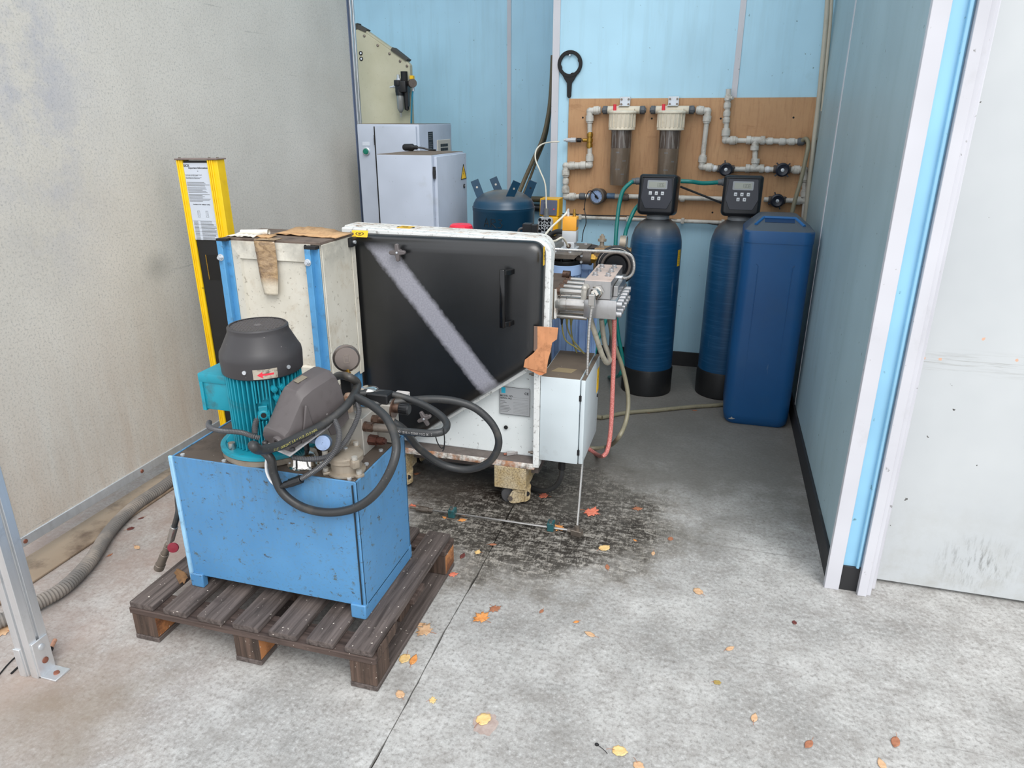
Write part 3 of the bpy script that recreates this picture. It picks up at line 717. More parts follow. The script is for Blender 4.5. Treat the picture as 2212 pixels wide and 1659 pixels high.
# ---------------------------------------------------------------- cast foot switch hood lying across the lid
fsA = Vector((-1.2007,1.5854,0.722)); fsB = Vector((-1.0904,1.5727,0.722)); fsC = Vector((-1.019,1.784,0.776))
ax = (fsC - fsB); Ln = ax.length; ax.normalize()
wd_ = (fsA - fsB); wd_ = wd_ - ax * wd_.dot(ax); Wd = min(0.108, wd_.length); wd_.normalize(); up = ax.cross(wd_); 
if up.z < 0: up = -up
def fs_sec(t, w, h, k, z0=0.0, sh=0.0):
    o = fsB + ax * (t * Ln)
    poly = [(0.0, 0.0), (0.0, h * 0.55), (w * 0.10 + sh, h * 0.86), (w * 0.28 + sh, h), (w * 0.75, h), (w * 0.92, h * 0.86), (w, h * 0.5), (w, 0.0)]
    return [o + wd_ * a + up * (b_ + z0) for a, b_ in poly]
fs = thing('foot_switch', tuple(fsB + Vector((0, 0, -0.05))), 'dark grey cast hood lying across the tank under black hoses', 'foot switch')
m = MB(); secs = [fs_sec(0.0, Wd, 0.042, 0), fs_sec(0.03, Wd, 0.056, 0), fs_sec(0.10, Wd, 0.060, 0), fs_sec(0.38, Wd, 0.126, 0), fs_sec(0.44, Wd, 0.137, 0), fs_sec(0.60, Wd, 0.143, 0), fs_sec(0.93, Wd, 0.140, 0), fs_sec(1.0, Wd, 0.132, 0)]
m.loft(secs); FS = m.build('cast_hood', M_['cast_grey'], fs, smooth=28, bevel=0.003)
m = MB(); o = fsB
pl_ = [(-0.012, -0.012), (Ln * 0.62, -0.012), (Ln * 0.70, -0.006), (Ln * 0.70, Wd), (-0.012, Wd)]
Mfs = Matrix((ax, wd_, up)).transposed().to_4x4(); Mfs.translation = fsB
m.prism(pl_, 0.005, Mfs, -0.006); m.build('base_plate', M_['cast_edge'], fs, bevel=0.0015)
m = MB(); m.prism([(0.60 * Ln, 0.012), (0.63 * Ln, -0.040), (0.72 * Ln, -0.05), (0.98 * Ln, -0.030), (1.0 * Ln, 0.02)], 0.004, Matrix((ax, up, -wd_)).transposed().to_4x4() if False else frame(fsB + wd_ * -0.001, ax, up)); m.build('side_flap', M_['cast_grey'], fs, bevel=0.0015)
m = MB(); m.prism([(0.18 * Ln, 0.0), (0.42 * Ln, 0.0), (0.42 * Ln, 0.10), (0.39 * Ln, 0.105)], 0.007, frame(fsB - wd_ * 0.002, ax, up), -0.002); m.build('side_rib', M_['cast_grey'], fs, bevel=0.004)
e0 = fsB + wd_ * Wd * 0.30 - ax * 0.001 + up * 0.026
m = MB(); m.lathe([(0.018, -0.004), (0.020, 0.004), (0.018, 0.010), (0.011, 0.010), (0.011, 0.001), (0.0, 0.001)], frame(e0, wd_, up) if wd_.cross(up).dot(ax) < 0 else frame(e0, up, wd_), 24); m.build('cable_entry', M_['cast_grey'], fs)
for (a, b_) in ((0.02, 0.0), (0.35, 0.0), (-0.05, Wd * 0.9)):
    p = fsB + ax * (a * Ln + 0.004) + wd_ * b_ + up * 0.0
    MB().lathe([(0.009, 0), (0.009, 0.004), (0.006, 0.008), (0, 0.008)], frame(p - wd_ * 0.004, ax, wd_) if False else Matrix.Translation(p), 14).build('screw', M_['cowl'], fs)
pc = fsB + ax * (0.62 * Ln) + wd_ * Wd * 0.55 + up * 0.1435
m = MB(); m.prism([(-0.018, -0.010), (0.018, -0.012), (0.018, 0.012), (-0.016, 0.012)], 0.0005, frame(pc, ax, wd_)); m.build('type_plate', paint('tag_dull', (128, 120, 104), 0.5), fs)

# ---------------------------------------------------------------- hoses and conduits lying over the power unit
def hose(name, pts, r, mat, label, cat, seg=10, n=12, rib=0, pitch=0, group=None, base=None):
    P = [Vector(p) for p in pts]
    if base is None:      # screwed or wired to the power unit: a part of it
        m = MB(); m.tube(P, r, n, seg, True, rib, pitch); o = m.build(name, mat, hu, smooth=60 if not rib else 25, label=label)
        return o, o, P
    lo = min(P, key=lambda q: q.z) if base is None else Vector(base)
    t = thing(name, (lo.x, lo.y, lo.z), label, cat, group)
    m = MB(); m.tube(P, r, n, seg, True, rib, pitch); o = m.build('hose_body' if 'hose' in name else name.split('_')[0] + '_body', mat, t, smooth=60 if not rib else 25)
    return t, o, P
RH = M_['rubber_hose']
A_ = [(-1.1947,1.95,0.7467), (-1.1184,1.9,0.8289), (-1.0383,1.84,0.8592), (-1.023,1.8657,0.8242), (-1.0027,1.7636,0.8039), (-1.0337,1.6717,0.7739), (-1.0648,1.5734,0.7679), (-1.0807,1.5076,0.7703), (-1.092,1.443,0.7876), (-1.0975,1.4268,0.8076), (-1.2131,1.6,0.7048), (-1.1798,1.604,0.6746), (-1.1736,1.603,0.6232), (-1.1481,1.6,0.5656), (-1.0861,1.6,0.5288), (-0.9998,1.6,0.5257), (-0.911,1.6,0.5568), (-0.8413,1.6,0.6185), (-0.8022,1.62,0.6897), (-0.8032,1.66,0.7426), (-0.8539,1.72,0.7855), (-0.9256,1.77,0.8026), (-0.9933,1.8,0.812)]
tA, oA, PA = hose('hydraulic_hose', A_, 0.0128, RH, 'long black hydraulic hose across the grey hood, looping down the tank front', 'hose')
path = spline(PA[4:9], 12)
m = MB(); m.text('SAE 100R2AT 3/8 = W.P.-33.0 MPA', 0.011, None, path=list(reversed(path)), r=0.0128, toward=(0.35, -0.9, -0.1), start=0.04); m.build('printed_marking', M_['hose_print'], tA, smooth=0, fix=False)
B_ = [(-0.9013,1.812,0.7155), (-0.8363,1.81,0.7136), (-0.761,1.81,0.7168), (-0.727,1.83,0.72), (-0.7353,1.88,0.7239), (-0.7809,1.92,0.7365), (-0.8553,1.95,0.7512), (-0.9347,1.95,0.7681), (-0.9976,1.93,0.7784), (-1.0392,1.9,0.7819), (-1.0711,1.9,0.7912)]
tB, oB, PB = hose('hydraulic_hose', B_, 0.0115, RH, 'short black hydraulic hose folded back beside the valve block', 'hose')
path = spline(PB[0:4], 12)
m = MB(); m.text('2SN 10 DIN 20022 = SAE 100R2AT', 0.010, None, path=list(reversed(path)), r=0.0115, toward=(0.3, -0.9, 0.35), start=0.02); m.build('printed_marking', M_['cast_edge'], tB, smooth=0, fix=False)
m = MB(); m.cyl(P_A, Vector(B_[0]) + Vector((0.012, 0, 0)), 0.0135, n=20); m.cyl(P_A - Vector((0.008, 0, 0)), P_A + Vector((0.006, 0, 0)), 0.011, n=6); m.build('crimp_sleeve', M_['steel_dirty'], tB, bevel=0.001)
m = MB(); z = Vector(B_[3]); m.tube([z + Vector((0.005, -0.012, 0.014)), z + Vector((0.008, -0.014, -0.02)), z + Vector((0.004, -0.01, -0.05)), z + Vector((0.0, -0.012, -0.062))], 0.002, 6); m.tube([z + Vector((-0.022, -0.013, -0.01)), z + Vector((-0.016, -0.012, -0.035)), z + Vector((-0.004, -0.012, -0.052)), z + Vector((0.006, -0.012, -0.045))], 0.002, 6)
m.build('cable_tie', M_['black_matt'], tB)
C_ = [(-0.921,1.868,0.7161), (-0.8904,1.9,0.6744), (-0.885,2,0.564), (-0.8277,2.06,0.482), (-0.7419,2.08,0.4646), (-0.6642,2.08,0.5038), (-0.6292,2.08,0.5746), (-0.6467,2.08,0.6406), (-0.7011,2.07,0.6986), (-0.7665,2.05,0.7273), (-0.84,2.01,0.7427), (-0.9231,1.94,0.7507), (-0.993,1.9,0.7521), (-1.0357,1.87,0.7747)]
tC, oC, PC = hose('hydraulic_hose', C_, 0.0128, RH, 'black hydraulic hose arching out sideways over the pump cart step', 'hose')
m = MB(); m.cyl(P_B, Vector(C_[0]) + Vector((0.015, 0.004, -0.004)), 0.0135, n=20); m.build('crimp_sleeve', M_['steel_dirty'], tC)
# thin ribbed conduits with their plug
D_ = [(-1.2354,1.64,0.7168), (-1.2509,1.63,0.7252), (-1.2892,1.63,0.7324), (-1.3614,1.63,0.7295), (-1.423,1.66,0.7213), (-1.4887,1.74,0.6954)]
hose('corrugated_conduit', D_, 0.0085, M_['conduit_grey'], 'grey ribbed conduit wrapped round the foot of the teal motor', 'conduit', rib=0.0018, pitch=0.005, n=10)
E_ = [(-0.9927,1.8,0.8), (-0.9732,1.77,0.7748), (-0.9816,1.735,0.7311), (-0.9932,1.68,0.697), (-1.0204,1.64,0.6821), (-1.0694,1.625,0.6767), (-1.1175,1.622,0.6775)]
hose('corrugated_conduit', E_, 0.0085, M_['conduit_grey'], 'ribbed conduit curving under the blue gauge and hood', 'conduit', rib=0.0018, pitch=0.005, n=10)
F_ = [(-1.0161,1.7,0.7789), (-0.9887,1.675,0.7487), (-0.9825,1.645,0.7188), (-1.0065,1.62,0.6788), (-1.0489,1.61,0.645), (-1.0945,1.605,0.6154)]
tF, oF, PF = hose('corrugated_conduit', F_, 0.0085, M_['conduit_grey'], 'ribbed conduit ending in a black plug in front of the tank', 'conduit', rib=0.0018, pitch=0.005, n=10)
p0, p1 = Vector((-1.0945,1.605,0.6154)), Vector((-1.1579,1.6,0.5857)); dd = p1 - p0
m = MB(); m.cyl(p0 - dd * 0.15, p0 + dd * 0.45, 0.0135, n=8); m.cyl(p0 + dd * 0.45, p0 + dd * 0.72, 0.0115, n=8); m.cyl(p0 + dd * 0.72, p1, 0.0085, n=10); m.cyl(p1, p1 + dd * 0.12, 0.005, n=8)
m.build('cable_plug', M_['black_plastic'], tF, bevel=0.001)
paint('wire_white', (232, 234, 236), 0.4)
m = MB(); m.tube([(-1.1883,1.612,0.6966), (-1.1975,1.606,0.6562), (-1.1975,1.604,0.6238), (-1.1827,1.602,0.5964), (-1.1548,1.6,0.5862)], 0.0042, 8); m.build('white_sleeve', M_['wire_white'], tF)
G_ = [(-1.2385,1.77,0.8121), (-1.2542,1.71,0.7847), (-1.262,1.67,0.7517), (-1.2535,1.645,0.7243)]
hose('corrugated_conduit', G_, 0.0095, M_['conduit_grey'], 'ribbed conduit hanging between the motor and the hood', 'conduit', rib=0.0018, pitch=0.005, n=10)
# hose with quick coupling hanging at the left side of the tank
t = thing('coupling_hose', (-1.7809,1.72,0.1026), 'black hose with steel quick coupling and red dust cap left of tank', 'hose')
q0, q1, q2, q3, q4 = [Vector(v) for v in ((-1.6847,1.72,0.2861), (-1.7082,1.72,0.234), (-1.7274,1.72,0.2043), (-1.7457,1.72,0.1708), (-1.785,1.72,0.1018))]
m = MB(); m.tube([(-1.545, 1.985, 0.36), (-1.60, 1.975, 0.37), (-1.645, 1.90, 0.36), (-1.6844,1.78,0.3978), (-1.6643,1.73,0.3473), q0], 0.0095, 10); m.build('hose_body', RH, t)
m = MB(); m.cyl(q0 - (q1 - q0) * 0.1, q1, 0.0125, n=18); m.cyl(q1, q1.lerp(q2, 0.5), 0.009, n=16); m.build('crimp_sleeve', M_['steel'], t, bevel=0.001)
m = MB(); m.cyl(q1.lerp(q2, 0.5), q2, 0.0125, n=6); m.cyl(q2, q3, 0.0115, n=18); m.cyl(q3, q3.lerp(q4, 0.7), 0.015, n=20); m.cyl(q3.lerp(q4, 0.7), q4, 0.0175, n=20); m.build('quick_coupling', M_['steel_dirty'], t, bevel=0.0012)
paint('cap_red', (134, 34, 52), 0.4)
c = Vector((-1.675,1.69,0.2272)); m = MB(); m.lathe([(0.0, -0.004), (0.0165, -0.004), (0.0185, 0), (0.0165, 0.004), (0.0, 0.005)], frame(c, (0.8, 0.5, 0), (0, 0.2, 1)), 24); m.build('dust_cap', M_['cap_red'], t)

# ---------------------------------------------------------------- corrugated suction hose on the floor
paint('hose_dusty', (112, 108, 104), 0.8, dirt=(148, 138, 128), amt=0.55, scale=6)
H_ = [(-2.2582,1.2071,0.03), (-2.2042,1.3442,0.03), (-2.1551,1.4347,0.03), (-2.1293,1.5181,0.03), (-2.1132,1.6172,0.03), (-2.1539,1.7712,0.03), (-2.2426,1.9537,0.03), (-2.2957,2.1364,0.03), (-2.3042,2.3126,0.03), (-2.316,2.5279,0.03), (-2.3024,2.717,0.03)]
t, o, P = hose('suction_hose', H_, 0.026, M_['hose_dusty'], 'thick grey corrugated hose snaking over the floor by the wall', 'hose', rib=0.0035, pitch=0.011, n=16, base=(-2.1535,1.6481,0))

# ---------------------------------------------------------------- slotted aluminium post, front left
t = thing('aluminium_post', (-1.9012,1.2706,0), 'grey aluminium slotted profile post bolted to floor at left edge', 'post')
px0, py0 = -1.8496, 1.2612
W_ = 0.062; D_p = 0.062
def slot_prof():
    w, d, s, g = W_, D_p, 0.010, 0.009
    return [(-w, 0), (-w / 2 - s / 2, 0), (-w / 2 - s / 2, g), (-w / 2 + s / 2, g), (-w / 2 + s / 2, 0), (0, 0), (0, d / 2 - s / 2), (-g, d / 2 - s / 2), (-g, d / 2 + s / 2), (0, d / 2 + s / 2), (0, d), (-w, d)]
m = MB(); m.prism(slot_prof(), 2.6, Matrix.Translation((px0, py0, 0.0))); m.build('profile_bar', M_['alu'], t, smooth=0, bevel=0.0012)
m = MB(); m.box(px0 - W_ - 0.004, py0 - 0.004, 0, px0 - W_ + 0.02, py0 + 0.0, 0.10); m.build('side_plate', M_['alu'], t, bevel=0.001)
m = MB(); m.box(px0, py0 + 0.004, 0.0, px0 + 0.006, py0 + D_p - 0.004, 0.125); m.box(px0, py0 + 0.004, 0.0, px0 + 0.062, py0 + D_p - 0.004, 0.006); m.build('angle_bracket', M_['alu'], t, bevel=0.0012)
for zz, mm in ((0.098, 'zinc'), (0.048, 'copper_rivet')):
    m = MB(); m.lathe([(0.010, 0), (0.0095, 0.003), (0.004, 0.005), (0, 0.005)], RIGHT((px0 + 0.006, py0 + D_p / 2, zz)), 14); m.build('bracket_bolt', M_[mm], t)
m = MB(); m.lathe([(0.009, 0), (0.008, 0.004), (0, 0.005)], TOP((px0 + 0.038, py0 + D_p / 2, 0.006)), 12); m.build('bracket_bolt', M_['copper_rivet'], t)
# wire loop and cut cable end beside the post, wooden handled scraper
t = thing('wire_loop', (-2.005,1.4149,0), 'thin dark wire loop on the floor behind the aluminium post', 'wire')
m = MB(); m.tube([(-1.9625,1.2003,0.003), (-1.9937,1.2884,0.003), (-1.9988,1.3451,0.003), (-1.9822,1.3878,0.003), (-1.9968,1.4205,0.003), (-2.0179,1.4381,0.003), (-2.0336,1.4312,0.003), (-2.0188,1.4072,0.003)], 0.0022, 6); m.build('bent_wire', M_['black_matt'], t)
m = MB(); m.cyl((-1.9468,1.2543,0.003), (-1.9515,1.2837,0.003), 0.003, n=8); m.build('cut_end', M_['black_matt'], t)
paint('cork', (196, 146, 120), 0.7, dirt=(140, 96, 76), amt=0.4, scale=60)
t = thing('marker_stub', (-1.9269,1.369,0), 'short orange-tipped stub with dark end leaning by the post foot', 'stub')
a0_, a1_, a2_ = Vector((-1.9009,1.3446,0.012)), Vector((-1.912,1.3675,0.014)), Vector((-1.9298,1.4003,0.016))
m = MB(); m.cyl(a1_, a2_, 0.0065, n=12); m.build('orange_tip', M_['cork'], t, bevel=0.001)
m = MB(); m.cyl(a0_, a1_, 0.0085, n=12); m.build('dark_end', M_['black_matt'], t, bevel=0.001)

# ---------------------------------------------------------------- pump cart: white casing with black cover, step, castors
def cream_paint(name, c1, c2, rust=(150, 92, 48)):
    n = NT(name); col = n.mix(n.ramp(n.noise(3, 4), 0.3, 0.7), L(c1), L(c2))
    sp = n.noise(1, 5, 0.6, n.coords((60, 60, 60), (0.4, 0.2, 0.8)), 0.5); col = n.mix(n.ramp(sp, 0.64, 0.7, 0, 0.8), col, L((92, 88, 82)))
    r = n.noise(18, 6, 0.7); col = n.mix(n.ramp(r, 0.66, 0.74, 0, 0.7), col, L(rust))
    MATS[name] = n.done(col, 0.42, 0, 0.5); return MATS[name]
cream_paint('machine_white', (214, 220, 220), (232, 236, 236))
n = NT('rusty_white'); g = n.noise(14, 6, 0.75); col = n.mix(n.ramp(n.noise(3, 4), 0.3, 0.7), L((204, 202, 196)), L((226, 226, 222)))
col = n.mix(n.ramp(g, 0.52, 0.66, 0, 0.85), col, L((150, 116, 84))); col = n.mix(n.ramp(n.noise(40, 6, 0.7), 0.56, 0.66, 0, 0.8), col, L((92, 84, 76))); MATS['rusty_white'] = n.done(col, 0.6)
n = NT('rim_white'); col = n.mix(n.ramp(n.noise(3, 4), 0.3, 0.7), L((212, 214, 212)), L((232, 234, 232)))
col = n.mix(n.ramp(n.noise(48, 7, 0.75), 0.54, 0.64, 0, 0.8), col, L((112, 108, 102))); col = n.mix(n.ramp(n.noise(12, 6, 0.7), 0.64, 0.74, 0, 0.5), col, L((160, 130, 100))); MATS['rim_white'] = n.done(col, 0.55)
n = NT('step_dirty'); col = n.mix(n.ramp(n.noise(30, 5), 0.4, 0.7), L((92, 84, 80)), L((110, 102, 98))); MATS['step_dirty'] = n.done(col, 0.85)
n = NT('step_edge'); a = n.noise(26, 7, 0.75); x, y, z = n.xyz(); col = n.mix(n.ramp(a, 0.42, 0.6), L((226, 224, 218)), L((126, 116, 106)))
ru = n.math('MULTIPLY', n.ramp(n.noise(11, 5, 0.7), 0.45, 0.62), 0.85); col = n.mix(ru, col, L((168, 104, 50))); MATS['step_edge'] = n.done(col, 0.7)
n = NT('rusty_cream'); a = n.noise(9, 6, 0.7); col = n.mix(n.ramp(a, 0.35, 0.65), L((200, 188, 162)), L((176, 152, 104))); col = n.mix(n.ramp(n.noise(130, 6, 0.75), 0.46, 0.62, 0, 0.8), col, L((92, 76, 56))); MATS['rusty_cream'] = n.done(col, 0.75)
# black moulded cover: textured, scuffed grey towards the edges, one pale diagonal stripe
n = NT('cover_black'); x, y, z = n.xyz()
col = n.mix(n.ramp(n.noise(4, 5), 0.35, 0.7), L((13, 14, 16)), L((24, 25, 27)))
col = n.mix(n.ramp(n.noise(1, 5, 0.7, n.coords((50, 50, 8), (0, 0.5, 0))), 0.60, 0.75, 0, 0.4), col, L((50, 50, 52)))
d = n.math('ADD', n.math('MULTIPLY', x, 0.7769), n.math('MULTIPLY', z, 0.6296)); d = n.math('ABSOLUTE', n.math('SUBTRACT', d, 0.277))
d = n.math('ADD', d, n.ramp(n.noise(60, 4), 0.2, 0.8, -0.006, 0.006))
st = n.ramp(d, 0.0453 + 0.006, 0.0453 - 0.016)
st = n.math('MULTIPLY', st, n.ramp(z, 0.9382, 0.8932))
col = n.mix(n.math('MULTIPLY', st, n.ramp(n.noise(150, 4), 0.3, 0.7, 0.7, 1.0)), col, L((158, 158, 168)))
n.bump(n.noise(260, 3), 0.12, 0.001)
COVER = n.done(col, 0.32, 0, 0.85); MATS['cover_black'] = COVER
paint('sticker_yellow', (246, 196, 30), 0.45, dirt=(170, 130, 40), amt=0.1, scale=40)
paint('knob_grey', (98, 92, 92), 0.55)
paint('gloss_black', (14, 14, 16), 0.18)
pc = thing('pump_cart', (-0.9, 2.66, 0.2), 'white high pressure pump cart with black side cover and castors', 'pump')
YF = 2.62
# casing outline in (x, z), seen from the front
def rounded(poly, radii, seg=8):
    out = []; n_ = len(poly)
    for i, (p, r) in enumerate(zip(poly, radii)):
        p = Vector(p); a = (Vector(poly[i - 1]) - p); b = (Vector(poly[(i + 1) % n_]) - p)
        if r <= 0: out.append(tuple(p)); continue
        an = a.angle(b); t_ = r / math.tan(an / 2); a.normalize(); b.normalize()
        p1, p2 = p + a * t_, p + b * t_; c = p + (a + b).normalized() * (r / math.sin(an / 2))
        v1, v2 = p1 - c, p2 - c; th = v1.angle(v2); sg = 1 if v1.x * v2.y - v1.y * v2.x > 0 else -1
        for k in range(seg + 1):
            q = th * k / seg * sg; out.append((c.x + v1.x * math.cos(q) - v1.y * math.sin(q), c.y + v1.x * math.sin(q) + v1.y * math.cos(q)))
    return out
case = rounded([(-1.52, 0.215), (-0.655, 0.215), (-0.640, 0.80), (-0.590, 1.170), (-1.52, 1.186)], [0, 0, 0, 0.055, 0])
case_frame = rounded([(-1.50, 0.215), (-0.655, 0.215), (-0.650, 0.66), (-0.632, 0.72), (-0.608, 1.168), (-1.50, 1.184)], [0, 0, 0, 0.02, 0.06, 0])
m = MB(); m.prism(case_frame, 0.105, frame((0, 2.832, 0), (1, 0, 0), (0, 0, 1)))
m.build('casing', [M_['machine_white']], pc, smooth=30, bevel=0.006)
m = MB(); m.prism(rounded([(-1.49, 1.12), (-0.66, 1.10), (-0.612, 1.06), (-0.606, 1.171), (-1.49, 1.186)], [0, 0, 0, 0.06, 0]), 0.11, frame((0, 2.826, 0), (1, 0, 0), (0, 0, 1)))
m.build('casing_top', M_['rusty_white'], pc, smooth=30, bevel=0.006)
m = MB(); fr = rounded([(-1.48, 0.27), (-1.18, 0.27), (-0.645, 0.655), (-0.597, 0.70), (-0.592, 1.168), (-1.48, 1.183)], [0, 0.02, 0.03, 0.03, 0.055, 0])
m.prism(fr, 0.06, frame((0, 2.728, 0), (1, 0, 0), (0, 0, 1))); m.build('casing_rim', M_['rim_white'], pc, smooth=30, bevel=0.004)
# the cover: lofted so that its front edge is generously rounded
cv = [(-1.46, 0.275), (-1.19, 0.275), (-0.660, 0.664), (-0.618, 0.73), (-0.612, 1.166), (-1.46, 1.165)]
cr_ = [0, 0.02, 0.03, 0.045, 0.05, 0]
def inset(poly, d):
    out = []; n_ = len(poly)
    for i in range(n_):
        p, a, b = Vector(poly[i]), Vector(poly[i - 1]), Vector(poly[(i + 1) % n_])
        e1 = (p - a).normalized(); e2 = (b - p).normalized(); n1 = Vector((-e1.y, e1.x)); n2 = Vector((-e2.y, e2.x)); bis = (n1 + n2); k = d / max(0.2, (1 + n1.dot(n2)))
        out.append(tuple(p + bis * k))
    return out
secs = []
for (d, yy) in ((0.0, 2.669), (0.001, 2.658), (0.004, 2.647), (0.010, 2.637), (0.019, 2.629), (0.032, 2.623), (0.046, 2.6205), (0.060, 2.620)):
    pol = rounded(inset(cv, d), [max(0, r - d * 0.2) if r else 0 for r in cr_]); secs.append([Vector((x, yy, z)) for x, z in pol])
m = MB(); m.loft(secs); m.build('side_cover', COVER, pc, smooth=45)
def star_knob(px_, pz_, rot, par):
    m = MB(); F = FRONT((px_, YF, pz_)) @ Matrix.Rotation(rot, 4, 'Z')
    m.cyl(F @ Vector((0, 0, 0)), F @ Vector((0, 0, 0.022)), 0.012, n=14)
    pol = []
    for k in range(4):
        a = k * PI / 2
        for (r, da) in ((0.013, -0.78), (0.033, -0.22), (0.036, 0.0), (0.033, 0.22)): pol.append((r * math.cos(a + da), r * math.sin(a + da)))
    m.prism(pol, 0.016, F, 0.018); o = m.build('star_knob', M_['knob_grey'], par, smooth=30, bevel=0.003)
    m = MB(); m.lathe([(0.005, 0.034), (0.004, 0.037), (0, 0.038)], F, 10); m.build('knob_screw', M_['zinc'], o)
star_knob(-1.1996, 1.1059, 0.05, pc)
star_knob(-1.1158, 0.4003, 0.5, pc)
# grab handle
hx, hz0, hz1 = -0.7541, 0.8396, 1.0623
m = MB(); m.prism([(0.016, 0.0), (-0.010, 0.034), (-0.018, 0.046), (0.0, 0.050), (0.020, 0.030), (0.030, 0.0)], 0.02, frame((hx, YF, hz1 - 0.01), (1, 0, 0), (0, -1, 0)), -0.01)
m.prism([(0.016, 0.0), (-0.010, 0.034), (-0.018, 0.046), (0.0, 0.050), (0.020, 0.030), (0.030, 0.0)], 0.02, frame((hx, YF, hz0 + 0.01), (1, 0, 0), (0, -1, 0)), -0.01)
m.rbox(hx - 0.018, YF - 0.052, hz0 - 0.004, hx + 0.004, YF - 0.034, hz1 + 0.004, 0.003, 2)
HD = m.build('grab_handle', M_['gloss_black'], pc, bevel=0.002)
# hand warning stickers
def hand_sticker(F, w, h, par, rot=0):
    m = MB(); m.prism(rounded([(-w, -h), (w, -h), (w, h), (-w, h)], [0.003] * 4, 3), 0.0006, F); s = m.build('warning_sticker', M_['sticker_yellow'], par, smooth=0)
    m = MB(); F2 = F @ Matrix.Translation((0, 0, 0.0008)) @ Matrix.Rotation(rot, 4, 'Z'); q = min(w, h)
    m.torus(F2 @ Matrix.Diagonal((1.5, 0.62, 0.1, 1)), q * 0.78, q * 0.10, 20, 6); m.prism([(-q * .5, -q * .12), (q * .1, -q * .25), (q * .45, 0), (q * .1, q * .28), (-q * .1, q * .08), (-q * .5, q * .1)], 0.0003, F2, 0)
    m.build('hand_symbol', M_['black_matt'], s, smooth=0)
hand_sticker(frame((-1.3771,2.628,1.1672), (1, 0, 0.01), (0, 0.5, 1)), 0.036, 0.014, pc)
hand_sticker(frame((-1.23, 2.755, 1.1825), (1, 0, -0.015), (0, 1, 0)), 0.030, 0.03, pc)
hand_sticker(frame((-0.6045,2.598,1.1217), (0, 1, 0), (0, 0, 1)), 0.012, 0.035, pc, PI / 2)
# step flange, body details
m = MB(); m.rbox(-1.40, 2.66, 0.186, -0.645, 2.77, 0.2165, 0.004, 2); FL = m.build('step_flange', [M_['step_edge'], M_['step_dirty']], pc)
for p in FL.data.polygons:
    if p.normal.z > 0.8: p.material_index = 1
m = MB(); m.box(-1.40, 2.76, 0.12, -0.65, 3.05, 0.213); m.box(-1.40, 2.83, 0.21, -0.66, 3.02, 0.70); m.build('chassis', M_['step_dirty'], pc)
m = MB(); m.lathe([(0.009, 0), (0.009, 0.003), (0, 0.0031)], FRONT((-0.7888,2.72,0.3457)), 16); m.build('drain_hole', M_['black_matt'], pc)
NPc = Vector((-0.7492,2.719,0.472)); FN = frame(NPc, (1, 0, 0), (0, 0, 1)); pw, ph = 0.067, 0.063
paint('plate_alu', (186, 188, 190), 0.35, 0.3); paint('print_black', (26, 26, 28), 0.6); paint('print_grey', (120, 122, 124), 0.6); paint('cyan_logo', (40, 176, 208), 0.5)
m = MB(); m.rbox(-pw, -ph, -0.001, pw, ph, 0.0015, 0.0006, 1, FN); NP = m.build('name_plate', M_['plate_alu'], pc)
m = MB()
for (a, b_, c, d_) in ((-pw, -ph, pw, -ph + .0012), (-pw, ph - .0012, pw, ph), (-pw, -ph, -pw + .0012, ph), (pw - .0012, -ph, pw, ph)): m.box(a, b_, 0.0015, c, d_, 0.0019, FN)
m.text('MODEL NO.', 0.0105, FN @ Matrix.Translation((-0.064, 0.019, 0.0019)), bold=0.0002); m.text('SERIAL NO.', 0.0105, FN @ Matrix.Translation((-0.064, 0.008, 0.0019)), bold=0.0002)
m.text('CE', 0.015, FN @ Matrix.Translation((0.043, 0.035, 0.0019)), bold=0.0004); m.build('plate_print', M_['print_black'], NP, smooth=0, fix=False)
m = MB()
for k in range(8):
    zz = -0.004 - 0.0068 * k; m.box(-0.064, zz, 0.0016, -0.064 + (0.022, 0.028, 0.014, 0.038, 0.042, 0.048, 0.04, 0.034)[k], zz + 0.0026, 0.0018, FN)
    m.box(-0.006, zz - 0.001, 0.0016, 0.06, zz - 0.0004, 0.0018, FN)
m.box(-0.006, 0.018, 0.0016, 0.06, 0.0186, 0.0018, FN); m.box(-0.006, 0.009, 0.0016, 0.06, 0.0096, 0.0018, FN); m.build('plate_lines', M_['print_grey'], NP, smooth=0)
m = MB(); m.box(-0.059, 0.034, 0.0015, -0.041, 0.060, 0.002, FN); m.build('plate_logo', M_['cyan_logo'], NP)
# castors
def castor(x, y):
    m = MB(); m.rbox(x - 0.072, y - 0.05, 0.082, x + 0.072, y + 0.09, 0.187, 0.004, 1); b_ = m.build('castor_mount', M_['rusty_cream'], pc)
    m = MB()
    for s_ in (-1, 1):
        M2 = frame((x + 0.012 + s_ * 0.026 - 0.003, y + 0.02, 0), (0, 1, 0), (0, 0, 1))
        m.prism(rounded([(-0.05, 0.02), (0.035, 0.008), (0.05, 0.08), (-0.04, 0.08)], [0.022, 0.03, 0.006, 0.006], 5), 0.006, M2)
    m.box(x - 0.02, y - 0.02, 0.076, x + 0.045, y + 0.07, 0.083)
    m.build('castor_fork', M_['rusty_cream'], b_, smooth=30, bevel=0.001)
    m = MB(); m.lathe([(0.012, -0.016), (0.034, -0.016), (0.038, -0.012), (0.038, 0.012), (0.034, 0.016), (0.012, 0.016)], frame((x + 0.012, y + 0.012, 0.0385), (0, 1, 0), (0, 0, 1)), 28); m.build('castor_wheel', M_['black_plastic'], b_)
    m = MB(); m.cyl((x - 0.02, y + 0.012, 0.0385), (x + 0.046, y + 0.012, 0.0385), 0.008, n=12); m.build('castor_axle', M_['steel_dirty'], b_)
m = None
